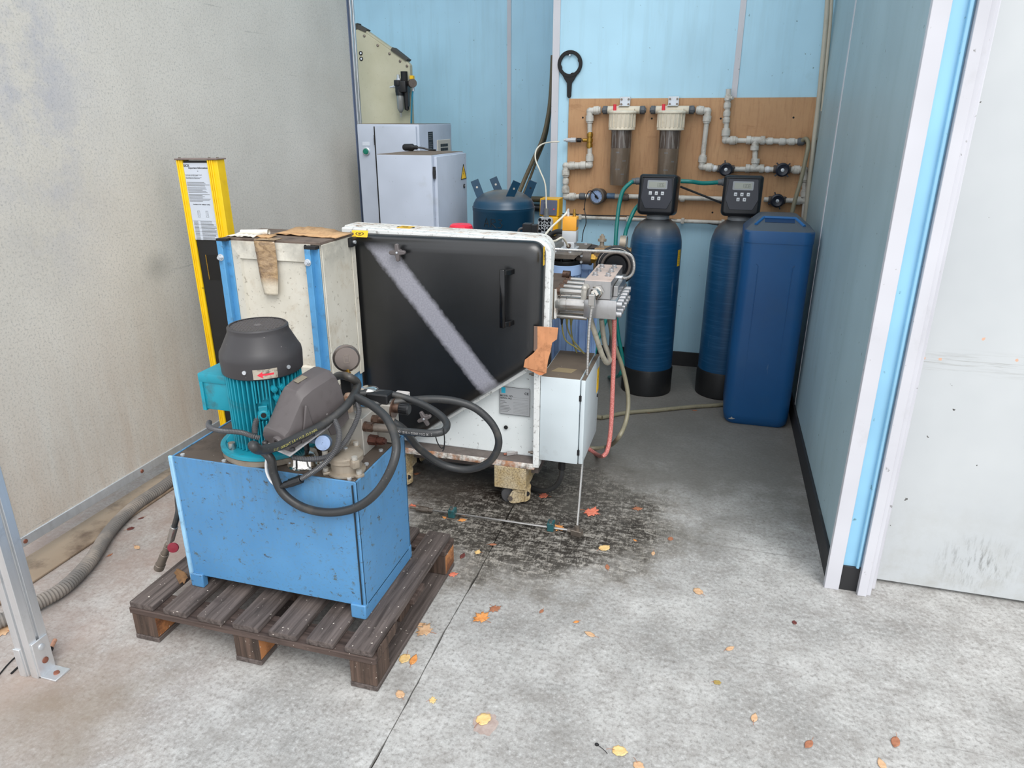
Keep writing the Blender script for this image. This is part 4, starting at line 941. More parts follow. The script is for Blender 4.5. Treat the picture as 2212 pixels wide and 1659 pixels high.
def castor_front(x, y):
    m = MB(); m.rbox(x - 0.072, y - 0.012, 0.078, x + 0.072, y + 0.12, 0.187, 0.004, 1); b_ = m.build('castor_mount', M_['rusty_cream'], pc)
    # swivel fork turned so that its domed cheek faces right-front
    R = Matrix.Translation((x + 0.02, y + 0.03, 0)) @ Matrix.Rotation(math.radians(18), 4, 'Z')
    m = MB()
    for yy in (-0.030, 0.024):
        M2 = R @ frame((0, yy, 0), (1, 0, 0), (0, 0, 1))
        m.prism(rounded([(-0.048, 0.010), (-0.005, 0.008), (0.055, 0.02), (0.062, 0.072), (-0.02, 0.074)], [0.02, 0.01, 0.02, 0.014, 0.02], 5), 0.006, M2)
    m.lathe([(0.0, 0.078), (0.045, 0.078), (0.045, 0.068), (0.0, 0.066)], R @ Matrix.Translation((0.02, 0, 0)), 20)
    # skirt closing the fork at the right
    m.lathe([(0.044, 0.018), (0.046, 0.070)], R @ Matrix.Translation((0.018, 0, 0)), 14, -1.2, 1.2)
    m.build('castor_fork', M_['rusty_cream'], b_, smooth=30, bevel=0.001)
    m = MB(); m.lathe([(0.010, -0.018), (0.034, -0.018), (0.0385, -0.012), (0.0385, 0.012), (0.034, 0.018), (0.010, 0.018)], R @ frame((-0.03, 0, 0.0386), (1, 0, 0), (0, 0, 1)), 28); m.build('castor_wheel', M_['conduit_grey'], b_)
    m = MB(); m.cyl(R @ Vector((-0.03, -0.037, 0.035)), R @ Vector((-0.03, 0.032, 0.035)), 0.009, n=14); m.cyl(R @ Vector((-0.03, -0.042, 0.035)), R @ Vector((-0.03, -0.036, 0.035)), 0.012, n=6); m.build('castor_axle', M_['steel_dirty'], b_)
    m = MB(); m.lathe([(0.012, 0), (0.012, 0.001), (0, 0.001)], R @ frame((0.045, -0.0365, 0.056), (1, 0, 0), (0, 0, 1)), 16); m.build('fork_hole', M_['black_matt'], b_)
castor_front(-0.755, 2.672); castor_front(-1.32, 2.672)
castor(-0.755, 2.93); castor(-1.32, 2.93)
# two bent metal clips lying on the step
paint('clip_metal', (172, 168, 166), 0.5, 0.3, dirt=(96, 88, 84), amt=0.4, scale=40)
t = thing('metal_clip', (-0.8647,2.7505,0.217), 'bent grey metal clip lying on the step left of its twin', 'clip', 'metal clips on the cart step')
def clip_piece(t, a, b_, w=0.02, up_=0.016):
    a, b_ = Vector(a), Vector(b_); d = (b_ - a).normalized(); s_ = Vector((0, 0, 1)).cross(d)
    pr_ = [(-w / 2, 0), (w / 2, 0), (w / 2, 0.004), (0.002, up_), (-w / 2, up_ * 0.9)]
    m = MB(); m.loft([[p + s_ * u + Vector((0, 0, v)) for u, v in pr_] for p in (a, b_)]); m.build('channel', M_['clip_metal'], t, bevel=0.001)
    m = MB(); m.cyl(a - d * 0.012 + Vector((0, 0, 0.006)), a + Vector((0, 0, 0.006)), 0.005, n=8); m.build('bent_end', M_['copper_rivet'], t)
clip_piece(t, (-0.9057,2.7427,0.2175), (-0.823,2.7416,0.2175), 0.026, 0.024)
t = thing('metal_clip', (-0.7548,2.7426,0.217), 'tilted grey metal clip lying on the step nearest the electric box', 'clip', 'metal clips on the cart step')
clip_piece(t, (-0.7836,2.7092,0.2175), (-0.7183,2.7488,0.219), 0.018, 0.016)
# ---------------------------------------------------------------- electric box at the right end of the cart
paint('box_grey', (206, 216, 220), 0.42, speck=(140, 140, 136), sp_amt=-0.1, sp_scale=60, dirt=(150, 150, 146), amt=0.08, scale=6)
paint('dust_brown', (112, 100, 88), 0.9, dirt=(92, 82, 72), amt=0.4, scale=8, speck=(186, 178, 168), sp_amt=-0.3, sp_scale=90)
ex0, ex1, ey0, ey1, ez0, ez1 = -0.625, -0.4385, 2.664, 3.03, 0.238, 0.617
m = MB(); m.rbox(ex0, ey0, ez0, ex1 - 0.022, ey1, ez1, 0.003, 2); EB = m.build('electric_box', M_['box_grey'], pc)
m = MB(); m.rbox(ex1 - 0.018, ey0 + 0.002, ez0 + 0.002, ex1, ey1 - 0.002, ez1 - 0.002, 0.003, 2); m.build('box_door', M_['box_grey'], EB)
m = MB(); m.box(ex0 + 0.004, ey0 + 0.003, ez1 - 0.001, ex1 - 0.024, ey1 - 0.002, ez1 + 0.0008); m.build('dust_layer', M_['dust_brown'], EB)
m = MB(); m.box(ex1 - 0.017, ey0 + 0.005, ez1 - 0.003, ex1 - 0.001, ey1 - 0.004, ez1 - 0.0012); m.build('dust_layer', M_['dust_brown'], EB)
paint('masking_tape', (150, 134, 104), 0.8); m = MB(); m.prism([(-0.055, -0.02), (0.03, -0.03), (0.05, 0.02), (-0.03, 0.03)], 0.0006, frame((-0.5444,2.7615,0.618), (1, 0.1, 0), (0, 1, 0))); m.build('tape_patch', M_['masking_tape'], EB)
for zz in (ez0 + 0.055, ez1 - 0.08):
    m = MB(); m.box(ex1 - 0.024, ey0 - 0.001, zz - 0.012, ex1 - 0.014, ey0 + 0.012, zz + 0.012); m.build('hinge', M_['black_plastic'], EB)
m = MB(); m.box(ex1, ey1 - 0.06, 0.45, ex1 + 0.0008, ey1 - 0.006, 0.56); ws = m.build('warning_sticker', M_['sticker_yellow'], EB)
m = MB(); m.prism([(-0.006, 0.028), (0.006, 0.004), (0.001, 0.004), (0.005, -0.024), (-0.007, 0.0), (-0.001, 0.0)], 0.0004, RIGHT((ex1 + 0.0009, ey1 - 0.033, 0.51))); m.build('bolt_symbol', M_['black_matt'], ws)
m = MB(); m.lathe([(0.008, 0), (0.008, 0.004), (0, 0.004)], RIGHT((ex1, ey1 - 0.035, 0.43)), 12); m.build('box_lock', M_['black_plastic'], EB)
m = MB(); m.rbox(-0.652, ey0 - 0.006, 0.20, -0.6265, ey0 + 0.05, 0.635, 0.002, 1); m.build('corner_upright', M_['rim_white'], pc)
for zz in (0.61, 0.25):
    m = MB(); m.cyl((-0.672, 2.70, zz), (-0.650, 2.70, zz), 0.007, n=6); m.cyl((-0.682, 2.70, zz), (-0.672, 2.70, zz), 0.004, n=8); m.build('hex_bolt', M_['steel_dirty'], pc)
m = MB(); gp = Vector((-0.5363,2.72,0.2079)); m.cyl(gp + Vector((0, 0, 0.012)), gp - Vector((0, 0, 0.03)), 0.0155, n=10); m.build('cable_gland', M_['black_plastic'], EB, bevel=0.001)
m = MB(); m.tube([gp - Vector((0, 0, 0.02)), (-0.5386,2.72,0.1401), (-0.5643,2.73,0.0855), (-0.6207,2.75,0.0432), (-0.6974,2.8,0.0242), (-0.8251,2.9,0.0072)], 0.0115, 10); m.build('power_cable', M_['rubber_hose'], EB)

# ---------------------------------------------------------------- cream sheet metal cabinet with blue corner angles
cream_paint2 = None
n = NT('cream_sheet'); col = n.mix(n.ramp(n.noise(3, 5), 0.3, 0.7), L((198, 192, 176)), L((222, 218, 206)))
col = n.mix(n.ramp(n.noise(8, 7, 0.7), 0.52, 0.7, 0, 0.6), col, L((176, 158, 132))); col = n.mix(n.ramp(n.noise(70, 4), 0.62, 0.7, 0, 0.7), col, L((130, 120, 104)))
x, y, z = n.xyz(); gr = n.math('MULTIPLY', n.ramp(z, 1.02, 1.14), n.ramp(n.noise(14, 5), 0.35, 0.6)); col = n.mix(n.math('MULTIPLY', gr, 0.6), col, L((146, 144, 136))); MATS['cream_sheet'] = n.done(col, 0.5)
paint('angle_blue', (84, 150, 198), 0.42, dirt=(70, 86, 96), amt=0.25, scale=24, speck=(60, 60, 56), sp_amt=-0.05, sp_scale=60)
paint('lid_brown', (112, 98, 88), 0.8, dirt=(70, 58, 50), amt=0.6, scale=12)
cx0, cx1, cy0, cy1 = -1.813, -1.391, 2.335, 2.60
zt = 1.177
cb = thing('sheet_cabinet', (-1.60, 2.47, 0), 'cream sheet metal cabinet with blue corner angles behind the motor', 'cabinet')
m = MB(); m.box(cx0 + 0.006, cy0 + 0.012, 0.60, cx1 - 0.004, cy1, zt - 0.012)
m.build('cabinet_body', M_['cream_sheet'], cb, bevel=0.003)
# front tray panel: folded border round a recessed field
a0, a1, b0, b1 = cx0 + 0.034, cx1 - 0.040, 0.61, zt - 0.010
m = MB(); o_ = [(a0, b0), (a1, b0), (a1, b1), (a0, b1)]; i_ = [(a0 + 0.040, b0 + 0.07), (a1 - 0.022, b0 + 0.07), (a1 - 0.022, b1 - 0.066), (a0 + 0.040, b1 - 0.066)]
F = FRONT((0, cy0 + 0.012, 0))
v = [F @ Vector((p[0], p[1], 0.006)) for p in o_] + [F @ Vector((p[0], p[1], 0.011)) for p in i_] + [F @ Vector((p[0] + (0.006 if k in (0, 3) else -0.006), p[1] + (0.006 if k < 2 else -0.006), 0.0005)) for k, p in enumerate(i_)]
f = []
for k in range(4): f += [(k, (k + 1) % 4, 4 + (k + 1) % 4, 4 + k), (4 + k, 4 + (k + 1) % 4, 8 + (k + 1) % 4, 8 + k)]
f.append((8, 9, 10, 11)); m.add(v, f); m.build('tray_panel', M_['cream_sheet'], cb, smooth=0)
for (xx, zz) in ((a0 + 0.04, b1 - 0.02), (-1.4526, 1.1583)):
    m = MB(); m.lathe([(0.007, 0), (0.007, 0.0006), (0, 0.0006)], FRONT((xx, cy0 + 0.0058, zz)), 14); m.build('bolt_hole', M_['black_matt'], cb)
for (xa, sgn) in ((cx0, -1), (cx1, 1)):
    m = MB()
    x_in = xa + 0.040 if sgn < 0 else xa - 0.052
    x_out = xa - 0.004 if sgn < 0 else xa - 0.004
    # leg angle: two leaves, standing on the floor
    m.box(min(x_in, x_out), cy0, 0.0, max(x_in, x_out), cy0 + 0.006, zt - (0.002 if sgn < 0 else 0.014)); m.box(min(x_in, x_out) if sgn > 0 else x_out, cy0 - 0.022, 0.0, (min(x_in, x_out) + 0.024) if sgn > 0 else x_out + 0.024, cy0 + 0.001, zt - (0.004 if sgn < 0 else 0.016))
    lg = m.build('corner_angle', M_['angle_blue'], cb, bevel=0.0015)
    m = MB(); m.box(min(x_in, x_out), cy0 - 0.0225, zt - (0.010 if sgn < 0 else 0.024), max(x_in, x_out), cy0 + 0.0065, zt - (0.0015 if sgn < 0 else 0.0135)); m.build('cut_end', M_['black_matt'], lg)
    bxx = (x_out + 0.012) if sgn < 0 else (x_in + 0.012)
    bp = Vector((bxx, cy0 - 0.022, zt - 0.072))
    m = MB(); m.cyl(bp, bp + Vector((0, -0.003, 0)), 0.013, n=20); m.cyl(bp + Vector((0, -0.003, 0)), bp + Vector((0, -0.011, 0)), 0.010, n=6); m.cyl(bp + Vector((0, -0.011, 0)), bp + Vector((0, -0.017, 0)), 0.006, n=12); m.build('angle_bolt', M_['zinc'], lg)
for xx in (cx0 + 0.01, cx1 - 0.03):
    MB().box(xx, cy1 - 0.03, 0.0, xx + 0.025, cy1 - 0.005, 0.62).build('rear_leg', M_['angle_blue'], cb)
m = MB(); m.box(cx0 - 0.002, cy0 + 0.006, zt - 0.012, cx1, cy1 + 0.004, zt - 0.002); m.build('top_sheet', M_['lid_brown'], cb, bevel=0.001)
# side panel with a door strip, clamp and its fold
m = MB(); m.rbox(cx1 - 0.003, cy0 + 0.012, 0.60, cx1 + 0.003, cy1 - 0.035, zt - 0.012, 0.0015, 1); m.build('side_panel', M_['cream_sheet'], cb)
m = MB(); m.rbox(cx1 - 0.003, cy1 - 0.030, 0.585, cx1 + 0.004, cy1 + 0.002, zt - 0.055, 0.0015, 1); m.build('side_strip', M_['cream_sheet'], cb)
m = MB(); m.rbox(cx1 + 0.001, cy1 - 0.055, zt - 0.052, cx1 + 0.016, cy1 - 0.002, zt - 0.016, 0.003, 2); cl = m.build('clamp', M_['black_plastic'], cb)
m = MB(); m.cyl((cx1 + 0.016, cy1 - 0.03, zt - 0.034), (cx1 + 0.024, cy1 - 0.03, zt - 0.034), 0.007, n=6); m.build('clamp_bolt', M_['zinc'], cl)
# packing tape hanging over the front edge
def tape_mat():
    n = NT('packing_tape'); col = n.mix(n.ramp(n.noise(1, 5, 0.7, n.coords((30, 30, 60), (0, 0.3, 0)), 0.5), 0.4, 0.62), L((176, 148, 112)), L((128, 104, 78)))
    x, y, z = n.xyz(); col = n.mix(n.ramp(z, 0.085, 0.05), col, L((208, 198, 178))); MATS['packing_tape'] = n.done(col, 0.12, 0, 0.6)
    n.bump(n.noise(45, 4), 0.5, 0.004); return MATS['packing_tape']
tape_mat()
t = thing('packing_tape', (-1.6372, cy0, 0.95), 'crumpled brown packing tape stuck down the front of cream cabinet', 'tape')
m = MB(); v = []; f = []
rws = 22
for i in range(rws + 1):
    q = i / rws; zz = zt - 0.004 - 0.205 * q; xl = -1.6612 + 0.012 * q; wdt = 0.088 - 0.022 * q * q
    for j in range(7):
        u = j / 6; w = 0.004 + 0.004 * abs(noise.noise((u * 4, q * 8, 2))) + 0.012 * max(0, q - 0.45) * math.sin(u * PI)
        v.append((xl + wdt * u + (0.018 * max(0, q - 0.7) * (1 - u)), cy0 + 0.001 - w - 0.004, zz))
for i in range(rws):
    for j in range(6): f.append((i * 7 + j, i * 7 + j + 1, (i + 1) * 7 + j + 1, (i + 1) * 7 + j))
m.add(v, f); o = m.build('tape_strip', M_['packing_tape'], t, smooth=80, fix=False)
md = o.modifiers.new('thick', 'SOLIDIFY'); md.thickness = 0.0006
m = MB(); m.box(-1.6612, cy0 - 0.006, zt - 0.001, -1.6612 + 0.086, cy0 + 0.05, zt + 0.0005); m.build('tape_fold', M_['packing_tape'], t)
# rubbish on the cabinet top: white foam tube and torn cardboard
paint('foam_white', (226, 222, 212), 0.7, dirt=(150, 140, 124), amt=0.3, scale=30)
paint('cardboard', (196, 158, 116), 0.8, dirt=(140, 104, 70), amt=0.4, scale=18, streak=((160, 118, 80), (60, 60, 5), 0.5))
t = thing('foam_tube', (-1.8225,2.5481,1.156), 'crumpled white foam tube lying on top of the cream cabinet', 'foam tube')
m = MB(); p0, p1 = Vector((-1.7794,2.42,1.1745)), Vector((-1.6564,2.42,1.1956)); p0.z = zt + 0.010; p1.z = zt + 0.014
m.cyl(p0, p1, 0.009, 0.011, 12, False); m.cyl(p0, p1, 0.006, 0.007, 12, False); m.build('tube_roll', M_['foam_white'], t)
m = MB(); v = []; f = []
for i in range(13):
    for j in range(4):
        q = i / 12; v.append((p0.x - 0.03 + 0.12 * q, cy0 + 0.03 + 0.03 * j, zt + 0.001 + 0.012 * abs(noise.noise((q * 7, j * 0.9, 5)))))
for i in range(12):
    for j in range(3): f.append((i * 4 + j, i * 4 + 4 + j, i * 4 + 5 + j, i * 4 + j + 1))
m.add(v, f); o = m.build('torn_sheet', M_['foam_white'], t, smooth=0, fix=False); md = o.modifiers.new('thick', 'SOLIDIFY'); md.thickness = 0.0015
t = thing('cardboard_strip', (-1.6089,2.6378,1.156), 'torn brown cardboard strip lying along the cream cabinet top', 'cardboard')
m = MB(); v = []; f = []
for i in range(15):
    q = i / 14; xx = cx0 + 0.15 + 0.285 * q
    for j in range(4):
        v.append((xx, cy0 + 0.12 + 0.045 * j - 0.02 * q, zt + 0.002 + 0.010 * abs(noise.noise((q * 5, j, 9))) + (0.014 * math.sin(min(1, q * 1.2) * PI) if j == 3 else 0)))
for i in range(14):
    for j in range(3): f.append((i * 4 + j, i * 4 + 4 + j, i * 4 + 5 + j, i * 4 + j + 1))
m.add(v, f); o = m.build('torn_strip', M_['cardboard'], t, smooth=60, fix=False); md = o.modifiers.new('thick', 'SOLIDIFY'); md.thickness = 0.003
m = MB(); v = []; f = []
for i in range(7):
    q = i / 6
    for j in range(3): v.append((cx0 + 0.13 + 0.06 * q, cy0 + 0.03 + 0.03 * j, zt + 0.003 + 0.016 * abs(noise.noise((q * 4, j, 12)))))
for i in range(6):
    for j in range(2): f.append((i * 3 + j, i * 3 + 3 + j, i * 3 + 4 + j, i * 3 + j + 1))
m.add(v, f); o = m.build('torn_corner', M_['cardboard'], t, smooth=60, fix=False); md = o.modifiers.new('thick', 'SOLIDIFY'); md.thickness = 0.002

# ---------------------------------------------------------------- yellow light curtain column
paint('safety_yellow', (250, 206, 26), 0.35, dirt=(200, 150, 30), amt=0.15, scale=12, speck=(90, 70, 30), sp_amt=-0.2, sp_scale=50)
paint('label_white', (206, 214, 226), 0.45)
YC = 2.64
lx0, lx1 = -2.1925, -1.9922
lt = 1.4398
t = thing('light_curtain', (lx0 + 0.06, YC + 0.06, 0), 'tall yellow and black safety light curtain column with white notice', 'light curtain')
sh = Matrix.Translation((lx0 + 0.06, YC + 0.06, 0)) @ Matrix.Rotation(math.radians(-0.9), 4, 'Y') @ Matrix.Translation((-lx0 - 0.06, -YC - 0.06, 0))
wl_ = -2.1642 - lx0; wr_ = -2.0409
m = MB()
m.rbox(lx0, YC, 0.0, lx0 + wl_, YC + 0.045, lt, 0.002, 1, sh)
m.rbox(wr_, YC, 0.0, lx1, YC + 0.045, lt, 0.002, 1, sh); m.box(lx1 - 0.012, YC + 0.004, 0.0, lx1, YC + 0.048, lt, sh)
for xx, w in ((lx0 + 0.001, 0.006), (lx0 + 0.011, 0.006), (wr_ + 0.002, 0.007), (wr_ + 0.012, 0.006), (wr_ + 0.021, 0.007)): m.rbox(xx, YC - 0.005, 0.0, xx + w, YC + 0.004, lt, 0.0015, 1, sh)
m.build('yellow_profile', M_['safety_yellow'], t)
m = MB(); m.box(lx0 + wl_ - 0.001, YC + 0.008, 0.0, wr_ + 0.001, YC + 0.045, lt - 0.004, sh); LB = m.build('black_front', M_['black_plastic'], t)
zl = 1.1064
m = MB(); m.box(lx0 + wl_ + 0.001, YC + 0.003, zl, wr_ - 0.001, YC + 0.0085, lt - 0.012, sh); LW = m.build('notice', M_['label_white'], t)
Fl = sh @ FRONT((lx0 + wl_, YC + 0.0025, 0)); wv = wr_ - lx0 - wl_
m = MB(); m.text('SICK', 0.014, Fl @ Matrix.Translation((0.002, lt - 0.028, 0)), bold=0.0004)
m.text('Important Information', 0.0105, Fl @ Matrix.Translation((wv * 0.58, lt - 0.036, 0)), 'CENTER', 0.0003); m.text('GB', 0.005, Fl @ Matrix.Translation((wv * 0.55, lt - 0.047, 0)), 'CENTER')
m.text('Function of the Indicator Lights', 0.0066, Fl @ Matrix.Translation((wv * 0.5, lt - 0.185, 0)), 'CENTER', 0.0002)
m.text('The label must be clearly visible and should be mounted\nnear the monitor of the machine (AOPD).\n \nBefore installing and connecting up please refer to the\ntechnical description and operating instructions.', 0.0036, Fl @ Matrix.Translation((0.004, lt - 0.062, 0)), bold=0.0001)
m.build('notice_print', M_['print_black'], LW, smooth=0, fix=False)
m = MB(); rnd = random.Random(11)
zz = lt - 0.092
for k in range(16):
    if k in (4, 9): zz -= 0.003
    m.box(0.005, zz, 0, 0.005 + (wv - 0.008) * rnd.uniform(0.55, 1), zz + 0.0016, 0.0003, Fl); zz -= 0.0048
zz = lt - 0.255
for k in range(16):
    m.box(0.008, zz, 0, 0.03, zz + 0.0016, 0.0003, Fl); m.box(0.042, zz, 0, wv - 0.004 - rnd.uniform(0, 0.02), zz + 0.0016, 0.0003, Fl)
    if k % 3 == 0: m.box(0.006, zz + 0.004, 0, wv - 0.004, zz + 0.0044, 0.0003, Fl)
    zz -= 0.0052
for xx in (wv * 0.28, wv * 0.62):
    for (a, b_, c, d_) in ((0, 0, 0.012, 0.0008), (0, 0.026, 0.012, 0.0268), (0, 0, 0.0008, 0.026), (0.0112, 0, 0.012, 0.026), (0.0055, 0.004, 0.0063, 0.024)): m.box(xx + a, lt - 0.236 + b_, 0, xx + c, lt - 0.236 + d_, 0.0003, Fl)
m.build('notice_lines', M_['print_grey'], LW, smooth=0)
m = MB(); m.rbox(lx0 - 0.004, YC - 0.01, lt, lx1 + 0.006, YC + 0.056, lt + 0.006, 0.002, 1, sh); CP = m.build('end_cap', paint('cap_brown', (126, 112, 108), 0.6), t)
for (xx, yy) in ((lx0 + 0.01, YC + 0.01), (wr_ + 0.006, YC + 0.01), (lx1 - 0.01, YC + 0.02)): MB().lathe([(0.005, 0), (0.005, 0.004), (0, 0.004)], sh @ Matrix.Translation((xx, yy, lt + 0.006)), 10).build('cap_screw', M_['steel_dirty'], CP)
zw0, zw1 = 0.9288, 1.0407
m = MB(); xw = -2.1308; m.box(xw, YC + 0.0072, zw0, wr_ - 0.001, YC + 0.0082, zw1, sh); wn_ = m.build('optic_window', M_['gloss_black'] if 'gloss_black' in MATS else M_['black_matt'], LB)
m = MB(); m.box(xw + 0.002, YC + 0.006, zw0 + 0.002, xw + 0.006, YC + 0.0074, zw1, sh); m.build('window_edge', M_['brass'], wn_)

# ---------------------------------------------------------------- pump head on the right of the cart
paint('brown_grime', (96, 82, 72), 0.75, dirt=(62, 52, 46), amt=0.4, scale=14, speck=(150, 138, 124), sp_amt=-0.2, sp_scale=120)
alu_mat('steel_block', (184, 183, 183), 0.28, 0.8, (120, 112, 104), 0.3); paint('dusty_top', (196, 178, 168), 0.7, dirt=(170, 146, 132), amt=0.4, scale=18)
alu_mat('bolt_steel', (188, 188, 190), 0.35, 0.7, (70, 66, 62), 0.5)
m = MB(); m.rbox(-0.70, 2.80, 0.822, -0.602, 3.12, 0.952, 0.003, 1); PH = m.build('pump_flange', [M_['cast_alu'], M_['brown_grime']], pc)
for p in PH.data.polygons:
    if p.normal.z > 0.7: p.material_index = 1
m = MB(); m.rbox(-0.61, 2.80, 0.824, -0.596, 2.835, 0.95, 0.002, 1); m.build('flange_edge', M_['rusty_white'], PH)
for k in range(4):
    yy = 2.825 + 0.075 * k
    m = MB(); m.cyl((-0.60, yy, 0.940), (-0.47, yy, 0.940), 0.0125, n=20); m.build('tie_rod', M_['steel'], PH)
    m = MB(); m.cyl((-0.602, yy, 0.940), (-0.585, yy, 0.940), 0.018, n=6); m.build('rod_nut', M_['fitting_brown'], PH)
    m = MB(); m.cyl((-0.60, yy, 0.833), (-0.47, yy, 0.833), 0.010, n=16); m.build('tie_rod', M_['steel'], PH)
m = MB(); m.cyl((-0.622, 3.05, 0.962), (-0.59, 3.05, 0.962), 0.017, n=14); m.build('end_stud', M_['fitting_brown'], PH)
for yy in (2.825, 2.93, 3.035):
    m = MB(); m.lathe([(0.024, 0), (0.030, 0.001), (0.030, 0.014), (0.028, 0.0145), (0.028, 0.0165), (0.030, 0.017), (0.030, 0.043), (0.0275, 0.044), (0.0275, 0.047), (0.030, 0.048), (0.030, 0.13)], frame((-0.60, yy, 0.888), (0, 1, 0), (0, 0, 1)), 28); m.build('cylinder', M_['steel'], PH)
m = MB(); m.rbox(-0.480, 2.79, 0.843, -0.347, 3.13, 0.921, 0.003, 2); MF = m.build('pump_manifold', M_['steel_block'], pc)
bt = None
for zz in (0.862, 0.902):
    for k in range(6):
        p = Vector((-0.347, 2.812 + 0.058 * k, zz))
        m = MB(); m.cyl(p, p + Vector((0.02, 0, 0)), 0.0125, n=14); m.cyl(p + Vector((0.02, 0, 0)), p + Vector((0.0203, 0, 0)), 0.007, n=6); m.build('socket_bolt', M_['bolt_steel'], MF, bevel=0.0012)
m = MB(); m.rbox(-0.483, 2.80, 0.922, -0.374, 3.15, 0.997, 0.002, 1); VH = m.build('check_valve_block', [M_['steel_block'], M_['dusty_top']], pc)
for p in VH.data.polygons:
    if p.normal.z > 0.7: p.material_index = 1
m = MB(); m.rbox(-0.372, 2.86, 0.922, -0.352, 3.12, 0.965, 0.002, 1); m.build('side_rail', M_['steel_block'], VH)
for (xx) in (-0.456, -0.402):
    for k in range(3):
        p = Vector((xx, 2.90 + 0.09 * k, 0.997)); m = MB(); m.cyl(p, p + Vector((0, 0, 0.003)), 0.0135, n=18); m.cyl(p + Vector((0, 0, 0.003)), p + Vector((0, 0, 0.0135)), 0.0105, n=6); m.build('hex_bolt', M_['bolt_steel'], VH, bevel=0.001)
# outlet fittings and the armoured high pressure line down to the floor
m = MB(); P_O = hexfit(m, (-0.425, 2.80, 0.955), (-0.35, -1, -0.25), [(0.027, 0.012, 'h'), (0.021, 0.010, 'r'), (0.024, 0.012, 'h'), (0.016, 0.014, 'h'), (0.012, 0.02, 'r')]); m.build('outlet_fitting', M_['chrome'], VH)
m = MB(); e1 = Vector((-0.473, 2.80, 0.968)); m.cyl(e1, e1 + Vector((-0.004, -0.018, 0.0)), 0.015, n=6); m.ball(e1 + Vector((-0.004, -0.024, 0)), 0.013, 6); m.cyl(e1 + Vector((-0.004, -0.024, 0)), e1 + Vector((-0.006, -0.026, -0.045)), 0.012, n=6); m.build('elbow_fitting', M_['cast_light'], VH)
hb = Vector((-0.4385,2.74,0.9312))
m = MB(); m.rbox(hb.x - 0.0135, hb.y - 0.013, hb.z - 0.022, hb.x + 0.0135, hb.y + 0.013, hb.z + 0.022, 0.002, 1); m.cyl(hb + Vector((0, 0, -0.03)), hb + Vector((0, 0, -0.02)), 0.012, n=6); m.cyl(P_O, hb + Vector((0.008, 0, 0.01)), 0.0115, n=12); m.build('line_elbow', M_['steel'], VH)
hp = pc
fb = Vector((-0.4228,2.5014,0.012))
m = MB(); m.tube([hb + Vector((0, 0, -0.028)), (-0.4467,2.745,0.7917), (-0.446,2.74,0.5532), (-0.4464,2.73,0.3034), fb + Vector((0, 0.004, 0.03))], 0.0062, 10, 10, True, 0.0009, 0.0048); m.build('armoured_hose', M_['steel'], hp, smooth=25)
m = MB(); Fb = Matrix.Translation(fb) @ Matrix.Rotation(math.radians(-12), 4, 'Z'); m.rbox(-0.022, -0.016, -0.012, 0.022, 0.016, 0.014, 0.002, 1, Fb); m.cyl(fb + Vector((0, 0, 0.014)), fb + Vector((0, 0, 0.03)), 0.011, n=6); m.cyl(Fb @ Vector((-0.022, 0, 0)), Fb @ Vector((-0.040, 0, 0)), 0.011, n=6); m.build('elbow_block', M_['steel_dirty'], hp)
pA, pB = Vector((-1.0628,2.4928,0.018)), Fb @ Vector((-0.04, 0, 0)); 
m = MB(); m.tube([pA, pA.lerp(pB, 0.5), pB], 0.0048, 8); m.build('floor_pipe', M_['steel'], hp)
dv = (pB - pA).normalized(); m = MB(); q = pA - dv * 0.065
m.cyl(q - dv * 0.03, q, 0.006, n=10); m.cyl(q, q + dv * 0.012, 0.012, n=10); m.cyl(q + dv * 0.012, q + dv * 0.055, 0.013, n=6); m.cyl(q + dv * 0.055, q + dv * 0.075, 0.010, n=6); m.build('pipe_coupling', M_['steel_dirty'], hp, bevel=0.0008)
paint('block_green', (40, 92, 96), 0.5, dirt=(50, 46, 44), amt=0.5, scale=50)
for c in (Vector((-0.9634,2.4927,0)), Vector((-0.5329,2.4899,0))):
    t_ = (c - pA).dot(dv); c2 = pA + dv * t_; c2.z = 0
    Fm = Matrix.Translation(c2) @ Matrix.Rotation(math.atan2(dv.y, dv.x), 4, 'Z')
    m = MB(); m.rbox(-0.014, -0.02, 0.004, 0.014, 0.02, 0.04, 0.002, 1, Fm); o = m.build('pipe_clamp', M_['block_green'], hp)
    m = MB(); m.rbox(-0.022, -0.026, 0.0, 0.022, 0.026, 0.004, 0.001, 1, Fm); m.build('clamp_plate', M_['steel_dirty'], o)
    for s_ in (-1, 1): m = MB(); m.cyl(Fm @ Vector((0, s_ * 0.01, 0.04)), Fm @ Vector((0, s_ * 0.01, 0.047)), 0.007, n=12); m.build('clamp_screw', M_['steel'], o)
# short armoured return line above the manifold
m = MB(); m.tube([(-0.6528,2.95,1.0879), (-0.5375,2.95,1.0877), (-0.4222,2.96,1.0878), (-0.356,2.97,1.0855), (-0.3199,2.98,1.0702), (-0.3062,2.98,1.0342), (-0.3109,2.99,0.9969), (-0.3321,3,0.974), (-0.3618,3.02,0.9682)], 0.0068, 10, 10, True, 0.0010, 0.005); m.build('armoured_hose', M_['steel'], VH, smooth=25)
m = MB(); p = Vector((-0.3618,3.02,0.9682)); m.cyl(p + Vector((0.008, 0, 0)), p - Vector((0.014, 0, 0)), 0.010, n=6); m.cyl(p - Vector((0.014, 0, 0)), p + Vector((-0.02, 0, -0.06)), 0.008); m.build('line_nut', M_['zinc'], VH)
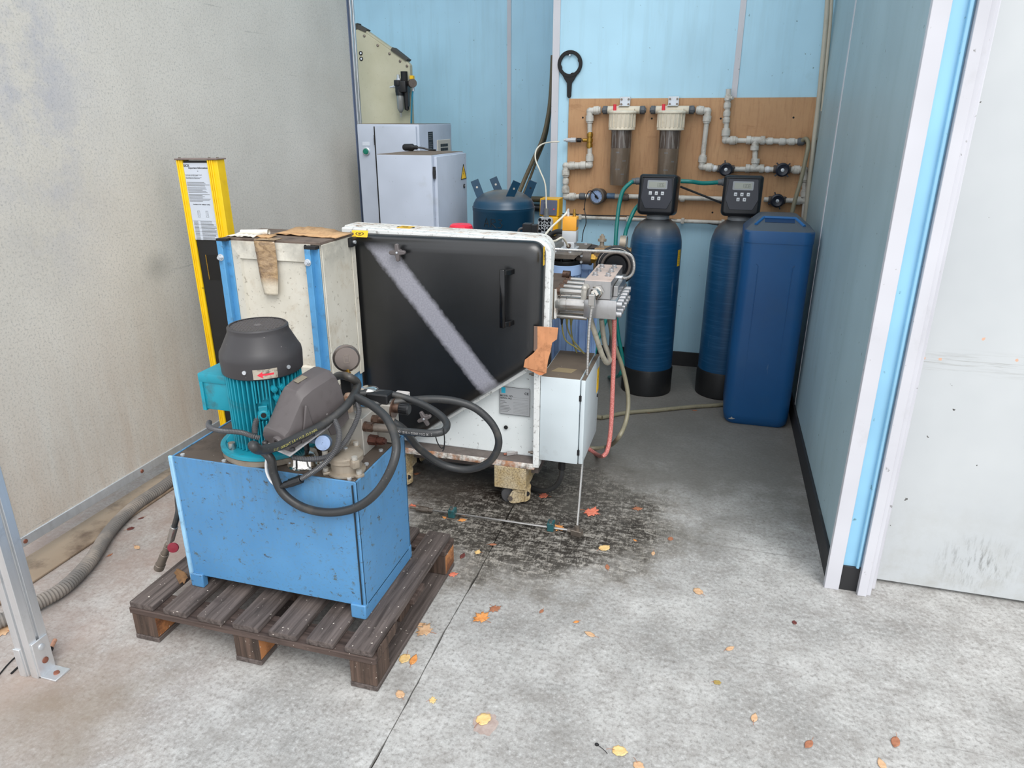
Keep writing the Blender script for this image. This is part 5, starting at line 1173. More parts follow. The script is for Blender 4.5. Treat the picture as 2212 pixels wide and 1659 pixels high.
# hoses hanging from the pump
paint('hose_beige', (178, 172, 156), 0.5, dirt=(130, 122, 104), amt=0.35, scale=30); paint('hose_olive', (140, 134, 112), 0.4, dirt=(100, 94, 76), amt=0.3, scale=30)
n = NT('hose_red'); w = n.t.nodes.new('ShaderNodeTexWave'); w.inputs['Scale'].default_value = 60; w.wave_type = 'BANDS'; w.bands_direction = 'Z'; n.link(n.tc.outputs['Object'], w.inputs['Vector'])
MATS['hose_red'] = n.done(n.mix(n.ramp(n.noise(220, 3), 0.42, 0.6), L((196, 106, 100)), L((222, 150, 142))), 0.4)
paint('hose_green', (20, 122, 116), 0.35, dirt=(30, 80, 76), amt=0.3, scale=30)
m = MB(); m.tube([(-0.4784,2.86,0.8867), (-0.4601,2.86,0.8186), (-0.4318,2.88,0.7243), (-0.4105,2.92,0.6413), (-0.397,2.98,0.5934), (-0.3985,3.06,0.5938), (-0.4277,3.08,0.6554), (-0.4445,3.06,0.7676)], 0.0115, 12); m.build('beige_hose', M_['hose_beige'], pc)
m = MB(); p = Vector((-0.4761,2.86,0.877)); m.cyl(p + Vector((0, 0, -0.004)), p + Vector((0, 0, 0.004)), 0.0135, n=14); m.build('yellow_ring', M_['sticker_yellow'], pc)
m = MB(); m.tube([(-0.3844,3.04,0.7773), (-0.3799,3.05,0.6249), (-0.3746,3.04,0.4286), (-0.3712,3.02,0.2525), (-0.3776,2.99,0.166), (-0.3949,2.97,0.1422), (-0.4597,3.2432,0.012), (-0.5324,3.3185,0.012)], 0.0105, 12); m.build('red_hose', M_['hose_red'], pc, label='red braided hose')
m = MB(); m.tube([(-0.4148,3.1,0.7594), (-0.3909,3.12,0.6467), (-0.3435,3.14,0.51), (-0.311,3.13,0.3786), (-0.3099,3.08,0.2815), (-0.337,3.02,0.2144), (-0.4239,3.3496,0.012), (-0.495,3.3119,0.012), (-0.5956,3.3296,0.012)], 0.0105, 12); m.build('olive_hose', M_['hose_olive'], pc)
m = MB(); m.tube([(-0.5112,3.7202,0.014), (-0.3937,3.8297,0.012), (-0.2168,3.924,0.012), (-0.0367,4.0276,0.012), (0.1476,4.1184,0.012), (0.3642,4.274,0.012)], 0.012, 12)
t = thing('floor_hose', (-0.1928,3.9684,0), 'olive hose lying flat on the floor towards the square blue tank', 'hose'); m.build('hose_body', M_['hose_olive'], t)
m = MB(); e_ = Vector((-0.5112,3.7202,0.014)); m.cyl(e_, e_ + Vector((-0.03, 0.003, 0)), 0.013, n=12); m.build('hose_end', M_['hose_olive'], t)
paint('cable_yellow', (150, 142, 84), 0.5, dirt=(96, 90, 60), amt=0.3, scale=40)
for i, pts in enumerate(([(-0.5907,2.9,0.8106), (-0.5871,2.9,0.7533), (-0.5735,2.91,0.7036), (-0.5396,2.93,0.6732), (-0.5054,2.95,0.6446)], [(-0.5764,2.94,0.8014), (-0.5727,2.94,0.7476), (-0.5483,2.95,0.6941), (-0.5201,2.96,0.6573), (-0.5002,2.97,0.6303)], [(-0.5655,2.98,0.7877), (-0.5636,2.98,0.7267), (-0.5514,2.98,0.6701), (-0.5371,2.99,0.6251)])):
    m = MB(); m.tube(pts, 0.0034, 8); cbl = m.build('sensor_cable', M_['cable_yellow'], pc)
    p = Vector(pts[0]); m = MB(); m.cyl(p + Vector((0, 0, 0.02)), p - Vector((0, 0, 0.012)), 0.008, n=10); m.cyl(p - Vector((0, 0, 0.012)), p - Vector((0, 0, 0.035)), 0.006, 0.0045, 10); m.build('cable_connector', M_['black_plastic'] if i == 0 else M_['cable_yellow'], cbl)
# torn cardboard taped over the casing corner
t = thing('cardboard_flap', (-0.62,2.7433,0.6373), 'torn brown cardboard flap taped to the cart beside its black cover', 'cardboard')
m = MB(); yv = 2.655
pol = [(-0.6292,2.614,0.842), (-0.5459,2.614,0.8429), (-0.5502,2.614,0.7956), (-0.5684,2.614,0.7808), (-0.5751,2.614,0.7421), (-0.5837,2.614,0.7066), (-0.5902,2.614,0.6514), (-0.638,2.614,0.6605), (-0.6841,2.614,0.6679), (-0.6786,2.614,0.6998), (-0.6446,2.614,0.7301), (-0.6279,2.614,0.7528)]
pol2 = [(p[0], p[2]) for p in pol]
m.prism(pol2, 0.004, FRONT((0, 2.616, 0))); o = m.build('cardboard_sheet', paint('cardboard_flap', (204, 142, 100), 0.8, dirt=(150, 100, 66), amt=0.45, scale=26, streak=((166, 110, 74), (70, 70, 6), 0.5)), t, smooth=0, bevel=0.0008)
m = MB(); m.prism([(pol2[7][0] + 0.07 - 0.07, pol2[7][1] + 0.002)] + [pol2[6], (pol2[6][0] - 0.02, pol2[6][1] - 0.012), (pol2[6][0] - 0.03, pol2[6][1] - 0.012), (pol2[8][0] + 0.012, pol2[8][1] - 0.006)], 0.003, FRONT((0, 2.6195, 0))); m.build('torn_fold', paint('cardboard_orange', (206, 134, 92), 0.8), t, smooth=0)
m = MB(); m.box(pol2[0][0] - 0.014, 2.6125, pol2[11][1] - 0.012, pol2[0][0] + 0.004, 2.6133, pol2[0][1] + 0.001); m.build('clear_tape', paint('tape_dull', (122, 100, 88), 0.25), t)
# ---------------------------------------------------------------- booster filters behind the pump, on their own stand
paint('filter_blue', (172, 202, 246), 0.4, dirt=(110, 130, 160), amt=0.12, scale=20, speck=(60, 66, 84), sp_amt=-0.2, sp_scale=70)
paint('filter_blue_deep', (78, 116, 196), 0.4)
fs_ = thing('filter_station', (-0.655, 3.35, 0), 'light blue water filter housings under black caps behind the pump head', 'water filter')
for (xx, yy, zr, nm) in ((-0.664, 3.285, 0.948, 0), (-0.600, 3.47, 0.948, 1)):
    AA = Matrix.Translation((xx, yy, 0))
    m = MB(); m.lathe([(0.0, 0.33), (0.060, 0.335), (0.066, 0.36), (0.068, zr - 0.04), (0.070, zr - 0.03), (0.080, zr - 0.028), (0.082, zr + 0.018), (0.078, zr + 0.022)], AA, 40); hs = m.build('filter_bowl', M_['filter_blue'], fs_)
    for k in range(12):
        a = 2 * PI * k / 12; R2 = AA @ Matrix.Rotation(a, 4, 'Z'); m = MB(); m.rbox(0.064, -0.004, 0.40, 0.0735, 0.004, zr - 0.03, 0.0015, 1, R2); m.build('bowl_rib', M_['filter_blue'], hs)
    m = MB(); m.lathe([(0.0, zr + 0.02), (0.080, zr + 0.02), (0.082, zr + 0.026), (0.080, zr + 0.04), (0.060, zr + 0.042), (0.058, zr + 0.062), (0.070, zr + 0.064), (0.070, zr + 0.072), (0.0, zr + 0.072)], AA, 40)
    for k in range(8):
        a = 2 * PI * k / 8; R2 = AA @ Matrix.Rotation(a, 4, 'Z'); m.box(0.055, -0.003, zr + 0.04, 0.078, 0.003, zr + 0.066, R2)
    m.build('filter_head', M_['black_plastic'], fs_)
    m = MB(); m.cyl((xx + 0.06, yy, zr + 0.048), (xx + 0.125, yy, zr + 0.048), 0.030, n=20); m.cyl((xx + 0.118, yy, zr + 0.048), (xx + 0.128, yy, zr + 0.048), 0.033, n=20); un = m.build('union_nut', paint('union_grey', (92, 84, 78), 0.6, dirt=(60, 54, 50), amt=0.4, scale=30), fs_)
    for s_ in (-1, 1): m = MB(); m.cyl((xx + 0.085, yy - 0.028, zr + 0.048 + s_ * 0.014), (xx + 0.085, yy - 0.036, zr + 0.048 + s_ * 0.014), 0.006, n=8); m.build('union_bolt', M_['zinc'], un)
m = MB(); m.rbox(-0.738, 3.20, 1.020, -0.575, 3.52, 1.026, 0.002, 1); m.prism([(-0.72, 0.0), (-0.60, 0.0), (-0.58, 0.02), (-0.74, 0.02)], 0.02, frame((0, 3.20, 1.006), (1, 0, 0), (0, 0, 1))); br = m.build('bracket_plate', M_['steel_dirty'], fs_)
for (xx, yy) in ((-0.70, 3.235), (-0.63, 3.235), (-0.70, 3.30), (-0.63, 3.27), (-0.68, 3.47), (-0.60, 3.48)): m = MB(); m.cyl((xx, yy, 1.026), (xx, yy, 1.034), 0.008, n=6); m.build('plate_bolt', M_['zinc'], br)
m = MB(); m.box(-0.76, 3.36, 0.0, -0.73, 3.40, 1.02); m.box(-0.82, 3.25, 0.0, -0.60, 3.50, 0.006); m.build('stand_post', M_['step_dirty'], fs_)
# solenoid valve on the bracket
paint('amber', (240, 170, 60), 0.5, dirt=(190, 130, 50), amt=0.1, scale=20); paint('valve_grey', (196, 200, 204), 0.45, dirt=(150, 150, 150), amt=0.15, scale=20)
vx, vy = -0.648, 3.335
m = MB(); m.rbox(vx - 0.036, vy - 0.03, 1.115, vx + 0.030, vy + 0.03, 1.178, 0.003, 2); sv = m.build('valve_coil', M_['amber'], fs_, label='amber valve coil')
m = MB(); m.rbox(vx - 0.036, vy - 0.031, 1.06, vx + 0.031, vy + 0.03, 1.114, 0.003, 2); m.rbox(vx - 0.026, vy - 0.034, 1.034, vx + 0.024, vy + 0.03, 1.062, 0.003, 1); m.rbox(vx - 0.04, vy - 0.045, 1.026, vx + 0.036, vy + 0.035, 1.036, 0.002, 1); m.build('valve_body', M_['valve_grey'], fs_)
m = MB(); m.box(vx + 0.0302, vy - 0.02, 1.13, vx + 0.0308, vy + 0.02, 1.165); m.build('coil_label', M_['print_grey'], sv)
for (dx, c_) in ((-0.015, 'zinc'), (0.014, 'brass')):
    m = MB(); m.cyl((vx + dx, vy, 1.178), (vx + dx, vy, 1.195), 0.008, n=10); m.cyl((vx + dx, vy, 1.195), (vx + dx, vy, 1.212), 0.005, n=10); m.build('push_fitting', M_[c_], sv)
paint('tube_white', (226, 220, 204), 0.4, dirt=(196, 180, 140), amt=0.3, scale=12)
m = MB(); m.tube([(vx - 0.015, vy, 1.21), (-0.6741,3.33,1.1889), (-0.6937,3.25,1.1642), (-0.7034,3.15,1.1479), (-0.7016,3,1.1289)], 0.0048, 10); m.build('air_tube', M_['tube_white'], fs_)
m = MB(); m.cyl((vx, vy - 0.034, 1.048), (vx, vy - 0.05, 1.046), 0.010, n=12); m.build('push_fitting', M_['fitting_brown'], fs_)
m = MB(); m.tube([(vx, vy - 0.05, 1.046), (-0.6597,3.2,1.0972), (-0.6743,3.12,1.0962), (-0.6889,3,1.1078)], 0.0048, 10); m.build('air_tube', M_['tube_white'], fs_)
m = MB(); m.tube([(vx - 0.03, vy + 0.02, 1.10), (-0.7245,3.4,1.0958), (-0.7675,3.42,1.0734), (-0.8084,3.42,1.022)], 0.012, 10); m.build('signal_cable', M_['rubber_hose'], fs_)
# brass manifold, needle valve, side gauge, round diaphragm regulator
paint('old_brass', (150, 122, 88), 0.5, 0.5, dirt=(100, 84, 66), amt=0.5, scale=30)
m = MB(); m.rbox(-0.525, 3.27, 0.92, -0.455, 3.32, 1.045, 0.004, 1); bm_ = m.build('brass_manifold', M_['old_brass'], fs_)
m = MB(); m.cyl((-0.54, 3.285, 0.996), (-0.515, 3.285, 0.996), 0.024, n=6); m.cyl((-0.54, 3.285, 0.996), (-0.50, 3.285, 0.996), 0.017); m.build('brass_nut', M_['brass'], bm_)
m = MB(); m.cyl((-0.50, 3.44, 1.01), (-0.39, 3.44, 1.01), 0.022, n=18); m.cyl((-0.46, 3.44, 1.01), (-0.42, 3.44, 1.01), 0.028, n=6); m.cyl((-0.40, 3.44, 1.01), (-0.372, 3.44, 1.01), 0.018); m.build('brass_pipe', M_['old_brass'], fs_)
nx = -0.493
m = MB(); m.cyl((nx, 3.30, 1.04), (nx, 3.30, 1.055), 0.016, n=6); m.cyl((nx, 3.30, 1.055), (nx, 3.30, 1.075), 0.010); m.cyl((nx, 3.30, 1.075), (nx, 3.30, 1.085), 0.020, n=20); m.cyl((nx, 3.30, 1.085), (nx, 3.30, 1.10), 0.013, n=6); m.cyl((nx, 3.30, 1.10), (nx, 3.30, 1.108), 0.006); m.build('needle_valve', M_['cast_alu'], bm_)
gx2 = Vector((-0.4234,3.42,1.0509)); m = MB(); m.cyl(gx2, gx2 + Vector((0.03, 0, 0)), 0.036, n=28); sg = m.build('side_gauge', M_['cast_alu'], fs_)
m = MB(); m.torus(frame(gx2 + Vector((0.03, 0, 0)), (0, 1, 0), (0, 0, 1)), 0.034, 0.003, 28, 6); m.build('gauge_rim', M_['chrome'], sg)
m = MB(); m.cyl(gx2 + Vector((0.01, 0, -0.03)), (gx2.x + 0.0, 3.44, 1.01), 0.008); m.build('gauge_stem', M_['old_brass'], sg)
rc = Vector((-0.4133,3.215,0.9809)); RF = FRONT(rc) @ Matrix.Rotation(0.12, 4, 'Y')
m = MB(); m.lathe([(0.0, -0.05), (0.060, -0.05), (0.086, -0.03), (0.090, -0.012), (0.090, 0.0), (0.084, 0.006), (0.078, 0.004), (0.070, 0.006), (0.068, 0.014), (0.060, 0.020), (0.050, 0.010), (0.046, 0.0), (0.0, -0.002)], RF, 44); rg = m.build('diaphragm_regulator', M_['black_plastic'], fs_)
m = MB(); m.torus(RF @ Matrix.Translation((0, 0, 0.005)), 0.080, 0.0022, 40, 6); m.build('clamp_ring', M_['chrome'], rg)
m = MB(); m.torus(RF @ Matrix.Translation((0, 0, 0.017)), 0.062, 0.006, 40, 8); m.build('inner_ring', M_['union_grey'], rg)
m = MB(); m.cyl(rc + Vector((-0.09, 0.05, -0.02)), rc + Vector((-0.02, 0.05, -0.0)), 0.03, n=16); m.cyl(rc + Vector((0, 0.03, -0.03)), (rc.x, rc.y + 0.03, 0.55), 0.016); m.build('regulator_pipe', M_['union_grey'], rg)

# ---------------------------------------------------------------- grey switch cabinets, cream machine hood and air unit at the back left
paint('cabinet_grey', (178, 187, 202), 0.42, speck=(130, 134, 140), sp_amt=-0.05, sp_scale=60, dirt=(150, 152, 154), amt=0.1, scale=6)
def switch_cabinet(name, x0, x1, y0, y1, z1, label):
    t = thing(name, ((x0 + x1) / 2, (y0 + y1) / 2, 0), label, 'cabinet', 'grey switch cabinets at the back')
    m = MB(); m.rbox(x0, y0, 0.0, x1, y1, z1, 0.006, 2); b_ = m.build('cabinet_shell', M_['cabinet_grey'], t)
    m = MB(); m.box(x0 + 0.004, y0 + 0.004, z1 - 0.001, x1 - 0.004, y1 - 0.004, z1 + 0.0012); m.build('dust_layer', M_['dust_brown'], t)
    return t
t = switch_cabinet('switch_cabinet', -1.757, -1.444, 3.60, 4.10, 1.428, 'grey switch cabinet with warning triangle, in front of taller cabinet')
m = MB(); m.rbox(-1.444, 3.622, 0.05, -1.424, 4.09, 1.42, 0.004, 2); dr = m.build('cabinet_door', M_['cabinet_grey'], t)
def hinge(par, x, y, z, nx=0):
    m = MB(); m.rbox(x - 0.006, y - 0.006, z - 0.03, x + 0.006, y + 0.006, z + 0.03, 0.001, 1); m.rbox(x - 0.004, y - 0.012, z - 0.012, x + 0.006, y + 0.004, z + 0.012, 0.001, 1); m.build('hinge', M_['black_plastic'], par)
hinge(t, -1.436, 3.612, 1.34); hinge(t, -1.436, 3.612, 0.2)
tz = Vector((-1.4235,4.0724,1.3243))
m = MB(); m.prism([(-0.055, -0.04), (0.035, -0.04), (-0.01, 0.042)], 0.0008, RIGHT((-1.424, tz.y - 0.03, tz.z - 0.005))); ws = m.build('warning_triangle', M_['sticker_yellow'], t)
m = MB(); F = RIGHT((-1.4231, tz.y - 0.037, tz.z - 0.012)); m.prism([(-0.006, 0.024), (0.006, 0.004), (0.001, 0.004), (0.006, -0.018), (-0.007, 0.0), (-0.001, 0.0)], 0.0004, F); m.build('bolt_symbol', M_['black_matt'], ws, smooth=0)
m = MB(); 
for (a, b_) in (((-0.055, -0.04), (0.035, -0.04)), ((0.035, -0.04), (-0.01, 0.042)), ((-0.01, 0.042), (-0.055, -0.04))):
    F = RIGHT((-1.4231, tz.y - 0.03, tz.z - 0.005)); m.cyl(F @ Vector((a[0], a[1], 0)), F @ Vector((b_[0], b_[1], 0)), 0.002, n=4)
m.build('triangle_border', M_['black_matt'], ws, smooth=0)
m = MB(); m.lathe([(0.012, 0), (0.012, 0.004), (0.009, 0.006), (0, 0.006)], RIGHT((-1.424, tz.y - 0.035, tz.z - 0.085)), 18); lk = m.build('door_lock', M_['black_plastic'], t)
m = MB(); m.lathe([(0.004, 0.006), (0.004, 0.008), (0, 0.008)], RIGHT((-1.424, tz.y - 0.035, tz.z - 0.085)), 10); m.build('lock_pin', M_['zinc'], lk)
t = switch_cabinet('switch_cabinet', -2.22, -1.80, 4.30, 4.87, 1.574, 'taller grey switch cabinet with green button behind the lower one')
xh = -2.1017
m = MB(); m.rbox(xh + 0.012, 4.282, 0.05, -1.815, 4.298, 1.562, 0.003, 2); m.build('cabinet_door', M_['cabinet_grey'], t)
hinge(t, xh + 0.006, 4.292, 1.48); hinge(t, xh + 0.006, 4.292, 0.3)
m = MB(); m.box(xh - 0.003, 4.2985, 0.05, xh + 0.012, 4.30, 1.56); m.build('door_gap', M_['black_matt'], t)
bx_ = Vector((-2.1633,4.3,1.4114))
m = MB(); m.lathe([(0.025, 0), (0.025, 0.006), (0.021, 0.010), (0.019, 0.010), (0.0, 0.010)], FRONT((bx_.x, 4.30, bx_.z)), 24); bt_ = m.build('button_collar', M_['zinc'], t)
m = MB(); m.lathe([(0.018, 0.010), (0.018, 0.016), (0.015, 0.019), (0, 0.020)], FRONT((bx_.x, 4.30, bx_.z)), 24); m.build('green_button', paint('button_green', (10, 116, 96), 0.3), bt_, label='green push button')
m = MB(); m.box(bx_.x - 0.024, 4.2975, bx_.z + 0.034, bx_.x + 0.026, 4.30, bx_.z + 0.058); m.build('button_label', M_['label_white'], t)
m = MB(); m.prism([(-0.03, -0.06), (0.05, -0.06), (0.05, 0.06), (-0.03, 0.06)], 0.001, RIGHT((-1.80, 4.4717, 1.4686))); lb = m.build('black_label', M_['black_plastic'], t)
m = MB(); F = RIGHT((-1.7988, 4.4717, 1.4686))
for k in range(9):
    if k != 4: m.box(-0.022, 0.048 - 0.0115 * k, 0, 0.042 - 0.01 * (k % 3), 0.051 - 0.0115 * k, 0.0004, F)
m.build('label_lines', M_['print_grey'], lb, smooth=0)
kp = Vector((-1.8,4.7087,1.4361)); F = RIGHT((-1.80, kp.y, kp.z))
m = MB(); m.rbox(-0.12, -0.05, 0, 0.12, 0.04, 0.006, 0.002, 1, F); kpo = m.build('key_panel', paint('key_beige', (200, 196, 186), 0.5), t)
for i in range(4):
    for j in range(2): m = MB(); m.rbox(-0.07 + 0.035 * i, -0.03 + 0.026 * j, 0.006, -0.042 + 0.035 * i, -0.012 + 0.026 * j, 0.009, 0.001, 1, F); m.build('panel_key', M_['black_plastic'], kpo)
# small plug with cable on the lower cabinet
hp_ = Vector((-1.7072,3.95,1.4529)); hp_.z = 1.432 + 0.020
t2 = thing('power_plug', (hp_.x, hp_.y, 1.431), 'small black plug with cable lying on the lower grey cabinet', 'plug')
m = MB(); m.lathe([(0.0, 0), (0.014, 0.002), (0.019, 0.012), (0.020, 0.06), (0.012, 0.07), (0.012, 0.085), (0.008, 0.09), (0, 0.09)], frame(hp_ - Vector((0.05, 0, 0)), (0, 1, 0), (0, 0, 1)), 18); m.build('plug_body', M_['black_plastic'], t2)
m = MB(); m.tube([hp_ + Vector((0.035, 0, 0)), hp_ + Vector((0.07, 0.01, -0.003)), hp_ + Vector((0.10, 0.02, -0.012)), hp_ + Vector((0.13, 0.05, -0.015))], 0.005, 8); m.build('plug_cable', M_['black_plastic'], t2)
# cream hood of the machine behind
n = NT('hood_cream'); col = n.mix(n.ramp(n.noise(3, 5), 0.3, 0.7), L((172, 168, 140)), L((188, 184, 160))); col = n.mix(n.ramp(n.noise(40, 5, 0.7), 0.58, 0.7, 0, 0.6), col, L((160, 152, 128))); MATS['hood_cream'] = n.done(col, 0.55)
hd = thing('machine_hood', (-2.5, 5.2, 0), 'tall cream sloped machine side panel behind the grey cabinets', 'machine')
pol = [(-3.1, 0.0), (-2.1632, 0.0), (-2.1436, 1.957), (-2.1666, 1.9808), (-2.4627, 2.168), (-2.5245, 2.1929), (-2.642, 2.1581), (-3.1, 2.05)]
m = MB(); m.prism(pol, 0.05, FRONT((0, 5.05, 0))); m.build('side_panel', M_['hood_cream'], hd, smooth=0, bevel=0.006)
paint('hood_dark', (74, 72, 66), 0.7, dirt=(48, 44, 40), amt=0.4, scale=10)
a, b_, c = Vector((pol[6][0], pol[6][1])), Vector((pol[5][0], pol[5][1])), Vector((pol[4][0], pol[4][1])); q = Vector((pol[3][0], pol[3][1])); m = MB()
m.prism([tuple(a), tuple(b_), tuple(b_ + Vector((0.005, 0.035))), tuple(a + Vector((-0.01, 0.045)))], 0.06, FRONT((0, 5.055, 0))); m.build('roof_strip', M_['hood_dark'], hd, smooth=0)
m = MB(); m.prism([tuple(b_), tuple(c), tuple(c + Vector((0.012, 0.018))), tuple(b_ + Vector((0.0, 0.03)))], 0.06, FRONT((0, 5.055, 0))); m.build('roof_strip', M_['hood_dark'], hd, smooth=0)
m = MB(); m.prism([tuple(c.lerp(q, 0.62)), tuple(q), tuple(q + Vector((0.012, 0.012))), tuple(c.lerp(q, 0.62) + Vector((0.016, 0.018)))], 0.07, FRONT((0, 5.06, 0))); m.build('roof_strip', M_['hood_dark'], hd, smooth=0)
m = MB(); m.prism([tuple(c), tuple(c.lerp(q, 0.62)), tuple(c.lerp(q, 0.62) + Vector((0.008, 0.010))), tuple(c + Vector((0.008, 0.010)))], 0.05, FRONT((0, 5.05, 0))); m.build('roof_sheet', M_['hood_cream'], hd, smooth=0)
for k in range(5):
    p = c.lerp(q, (0.0, 0.33, 0.62, 0.88, 1.05)[k]); m = MB(); m.lathe([(0.009, 0), (0.009, 0.004), (0.005, 0.007), (0, 0.007)], FRONT((p.x - 0.012, 5.0, p.y - 0.022)), 10); m.build('panel_screw', M_['steel_dirty'], hd)
for p in ((-2.5103,5,2.0372), (-2.5095,5,2.0016)):
    m = MB(); m.lathe([(0.014, 0), (0.014, 0.003), (0.010, 0.004), (0.009, 0.001), (0, 0.001)], FRONT((p[0], 5.0, p[2])), 16); rg_ = m.build('grommet', M_['black_matt'], hd); m = MB(); m.lathe([(0.007, 0.0005), (0.007, 0.002), (0, 0.002)], FRONT((p[0], 5.0, p[2])), 10); m.build('grommet_pin', M_['zinc'], rg_)
# air filter regulator fixed on the hood side
fr = Vector((-2.189,4.95,1.807))
t = thing('air_regulator', (fr.x, 4.99, fr.z), 'black air filter regulator with clear bowl on the cream hood', 'regulator')
m = MB(); m.rbox(fr.x - 0.035, 4.91, fr.z - 0.03, fr.x + 0.045, 4.998, fr.z + 0.045, 0.006, 2); m.rbox(fr.x - 0.04, 4.905, fr.z + 0.01, fr.x + 0.0, 4.995, fr.z + 0.05, 0.006, 2); m.build('regulator_body', M_['black_plastic'], t)
m = MB(); m.cyl((fr.x + 0.022, 4.95, fr.z + 0.04), (fr.x + 0.022, 4.95, fr.z + 0.105), 0.024, n=20); m.build('regulator_knob', M_['black_matt'], t)
m = MB(); m.cyl((fr.x - 0.018, 4.94, fr.z + 0.045), (fr.x - 0.018, 4.94, fr.z + 0.085), 0.010, n=10); m.cyl((fr.x - 0.018, 4.94, fr.z + 0.05), (fr.x - 0.018, 4.94, fr.z + 0.06), 0.016, n=6); m.build('drain_screw', M_['zinc'], t)
paint('bowl_clear', (150, 152, 150), 0.12, 0.3)
m = MB(); m.lathe([(0.0, -0.165), (0.010, -0.16), (0.024, -0.135), (0.026, -0.03)], Matrix.Translation((fr.x - 0.012, 4.94, fr.z)), 22); m.lathe([(0.007, -0.19), (0.007, -0.16)], Matrix.Translation((fr.x - 0.012, 4.94, fr.z)), 10); m.build('clear_bowl', M_['bowl_clear'], t)
m = MB(); m.lathe([(0.029, -0.05), (0.031, -0.03), (0.031, -0.01)], Matrix.Translation((fr.x - 0.012, 4.94, fr.z)), 22)
m.lathe([(0.0, -0.15), (0.016, -0.14), (0.020, -0.03)], Matrix.Translation((fr.x + 0.03, 4.955, fr.z)), 18); m.box(fr.x + 0.04, 4.93, fr.z - 0.12, fr.x + 0.052, 4.96, fr.z); m.build('bowl_guard', M_['black_plastic'], t)
m = MB(); m.cyl((fr.x - 0.035, 4.95, fr.z + 0.012), (fr.x - 0.068, 4.95, fr.z + 0.008), 0.010, n=10); m.cyl((fr.x - 0.068, 4.95, fr.z + 0.008), (fr.x - 0.09, 4.95, fr.z + 0.005), 0.006); m.build('inlet_fitting', M_['zinc'], t)
g = Vector((-2.0937,4.95,1.8358))
m = MB(); m.cyl(g + Vector((-0.03, 0.02, 0)), g + Vector((0.0, -0.025, 0)), 0.028, n=22); m.build('small_gauge', M_['union_grey'], t)
m = MB(); m.rbox(g.x - 0.03, 4.94, g.z + 0.026, g.x - 0.004, 4.97, g.z + 0.05, 0.002, 1); m.build('yellow_lock', M_['sticker_yellow'], t)
paint('tube_teal', (20, 120, 148), 0.35)
m = MB(); m.tube([g + Vector((-0.01, 0, -0.028)), (-2.1162,4.95,1.7318), (-2.1235,4.95,1.6564), (-2.1325,4.95,1.5494)], 0.006, 8); m.build('air_tube', M_['tube_teal'], t)
m = MB(); m.cyl(g + Vector((-0.01, 0, -0.024)), g + Vector((-0.01, 0, -0.05)), 0.008, n=8); m.build('tube_nut', M_['zinc'], t)
# ---------------------------------------------------------------- blue air receiver marked AR3
n = NT('receiver_blue'); x, y, z = n.xyz(); col = n.mix(n.ramp(n.noise(4, 4), 0.3, 0.7), L((14, 52, 76)), L((20, 64, 90)))
nz = n.t.nodes.new('ShaderNodeNewGeometry'); sp_ = n.t.nodes.new('ShaderNodeSeparateXYZ'); n.link(nz.outputs['Normal'], sp_.inputs[0])
du = n.math('MULTIPLY', n.ramp(sp_.outputs[2], 0.55, 0.95), n.ramp(n.noise(12, 5), 0.25, 0.6, 0.3, 0.95)); col = n.mix(du, col, L((104, 96, 84))); MATS['receiver_blue'] = n.done(col, 0.35)
ar = thing('air_receiver', (-1.143, 3.90, 0), 'dark blue upright air receiver with handwritten AR3 mark', 'tank')
AA = Matrix.Translation((-1.143, 3.90, 0))
m = MB(); m.lathe([(0.10, 0.0), (0.17, 0.03), (0.172, 1.125), (0.174, 1.128), (0.174, 1.146), (0.171, 1.15), (0.168, 1.165), (0.155, 1.188), (0.12, 1.215), (0.07, 1.232), (0.0, 1.238)], AA, 56); ARB = m.build('receiver_shell', M_['receiver_blue'], ar)
m = MB(); m.torus(AA @ Matrix.Translation((0, 0, 1.146)), 0.1735, 0.0025, 56, 6); m.build('weld_bead', M_['receiver_blue'], ar)
for k, (fx, fy, fz, lean) in enumerate(((-0.118, -0.05, 1.200, -22), (-0.055, 0.105, 1.205, -24), (0.062, -0.100, 1.205, 26), (0.125, 0.03, 1.197, 22))):
    R2 = AA @ Matrix.Translation((fx, fy, fz)) @ Matrix.Rotation(math.radians(lean), 4, 'Y') @ Matrix.Rotation(math.radians(-90 + (14 if k != 2 else 30)), 4, 'Z')
    m = MB(); m.rbox(-0.004, -0.022, -0.02, 0.004, 0.022, 0.095, 0.001, 1, R2); ft = m.build('bent_foot', M_['receiver_blue'], ar)
    m = MB(); m.box(-0.02, -0.024, -0.02, 0.022, 0.024, -0.010, R2); m.build('weld_pad', M_['receiver_blue'], ft)
    m = MB(); 
    for s_ in (-1, 1): m.cyl(R2 @ Vector((s_ * 0.0045, 0, 0.055)), R2 @ Vector((s_ * 0.005, 0, 0.055)), 0.006, n=10)
    m.build('foot_hole', M_['cast_light'] if k < 3 else M_['black_matt'], ft)
mk = MB(); cu_ = math.radians(-112)
def on_cyl(vv, R_, ac_): 
    return [Vector((-1.143 + R_ * math.cos(ac_ + p.x / R_), 3.90 + R_ * math.sin(ac_ + p.x / R_), p.y)) for p in vv]
for (a_, pts) in enumerate(([(0, 0), (0.016, 0.046), (0.032, -0.002)], [(0.006, 0.016), (0.028, 0.016)], [(0.044, 0.0), (0.045, 0.044), (0.066, 0.040), (0.070, 0.028), (0.047, 0.020), (0.074, -0.004)], [(0.086, 0.040), (0.106, 0.040), (0.094, 0.024), (0.108, 0.012), (0.098, -0.003), (0.083, -0.002)])):
    mk.tube(on_cyl([Vector((p[0], p[1] + 1.055)) for p in pts], 0.1725, cu_), 0.0022, 6, 4, False)
mk.build('handwriting', M_['black_matt'], ar, smooth=0)
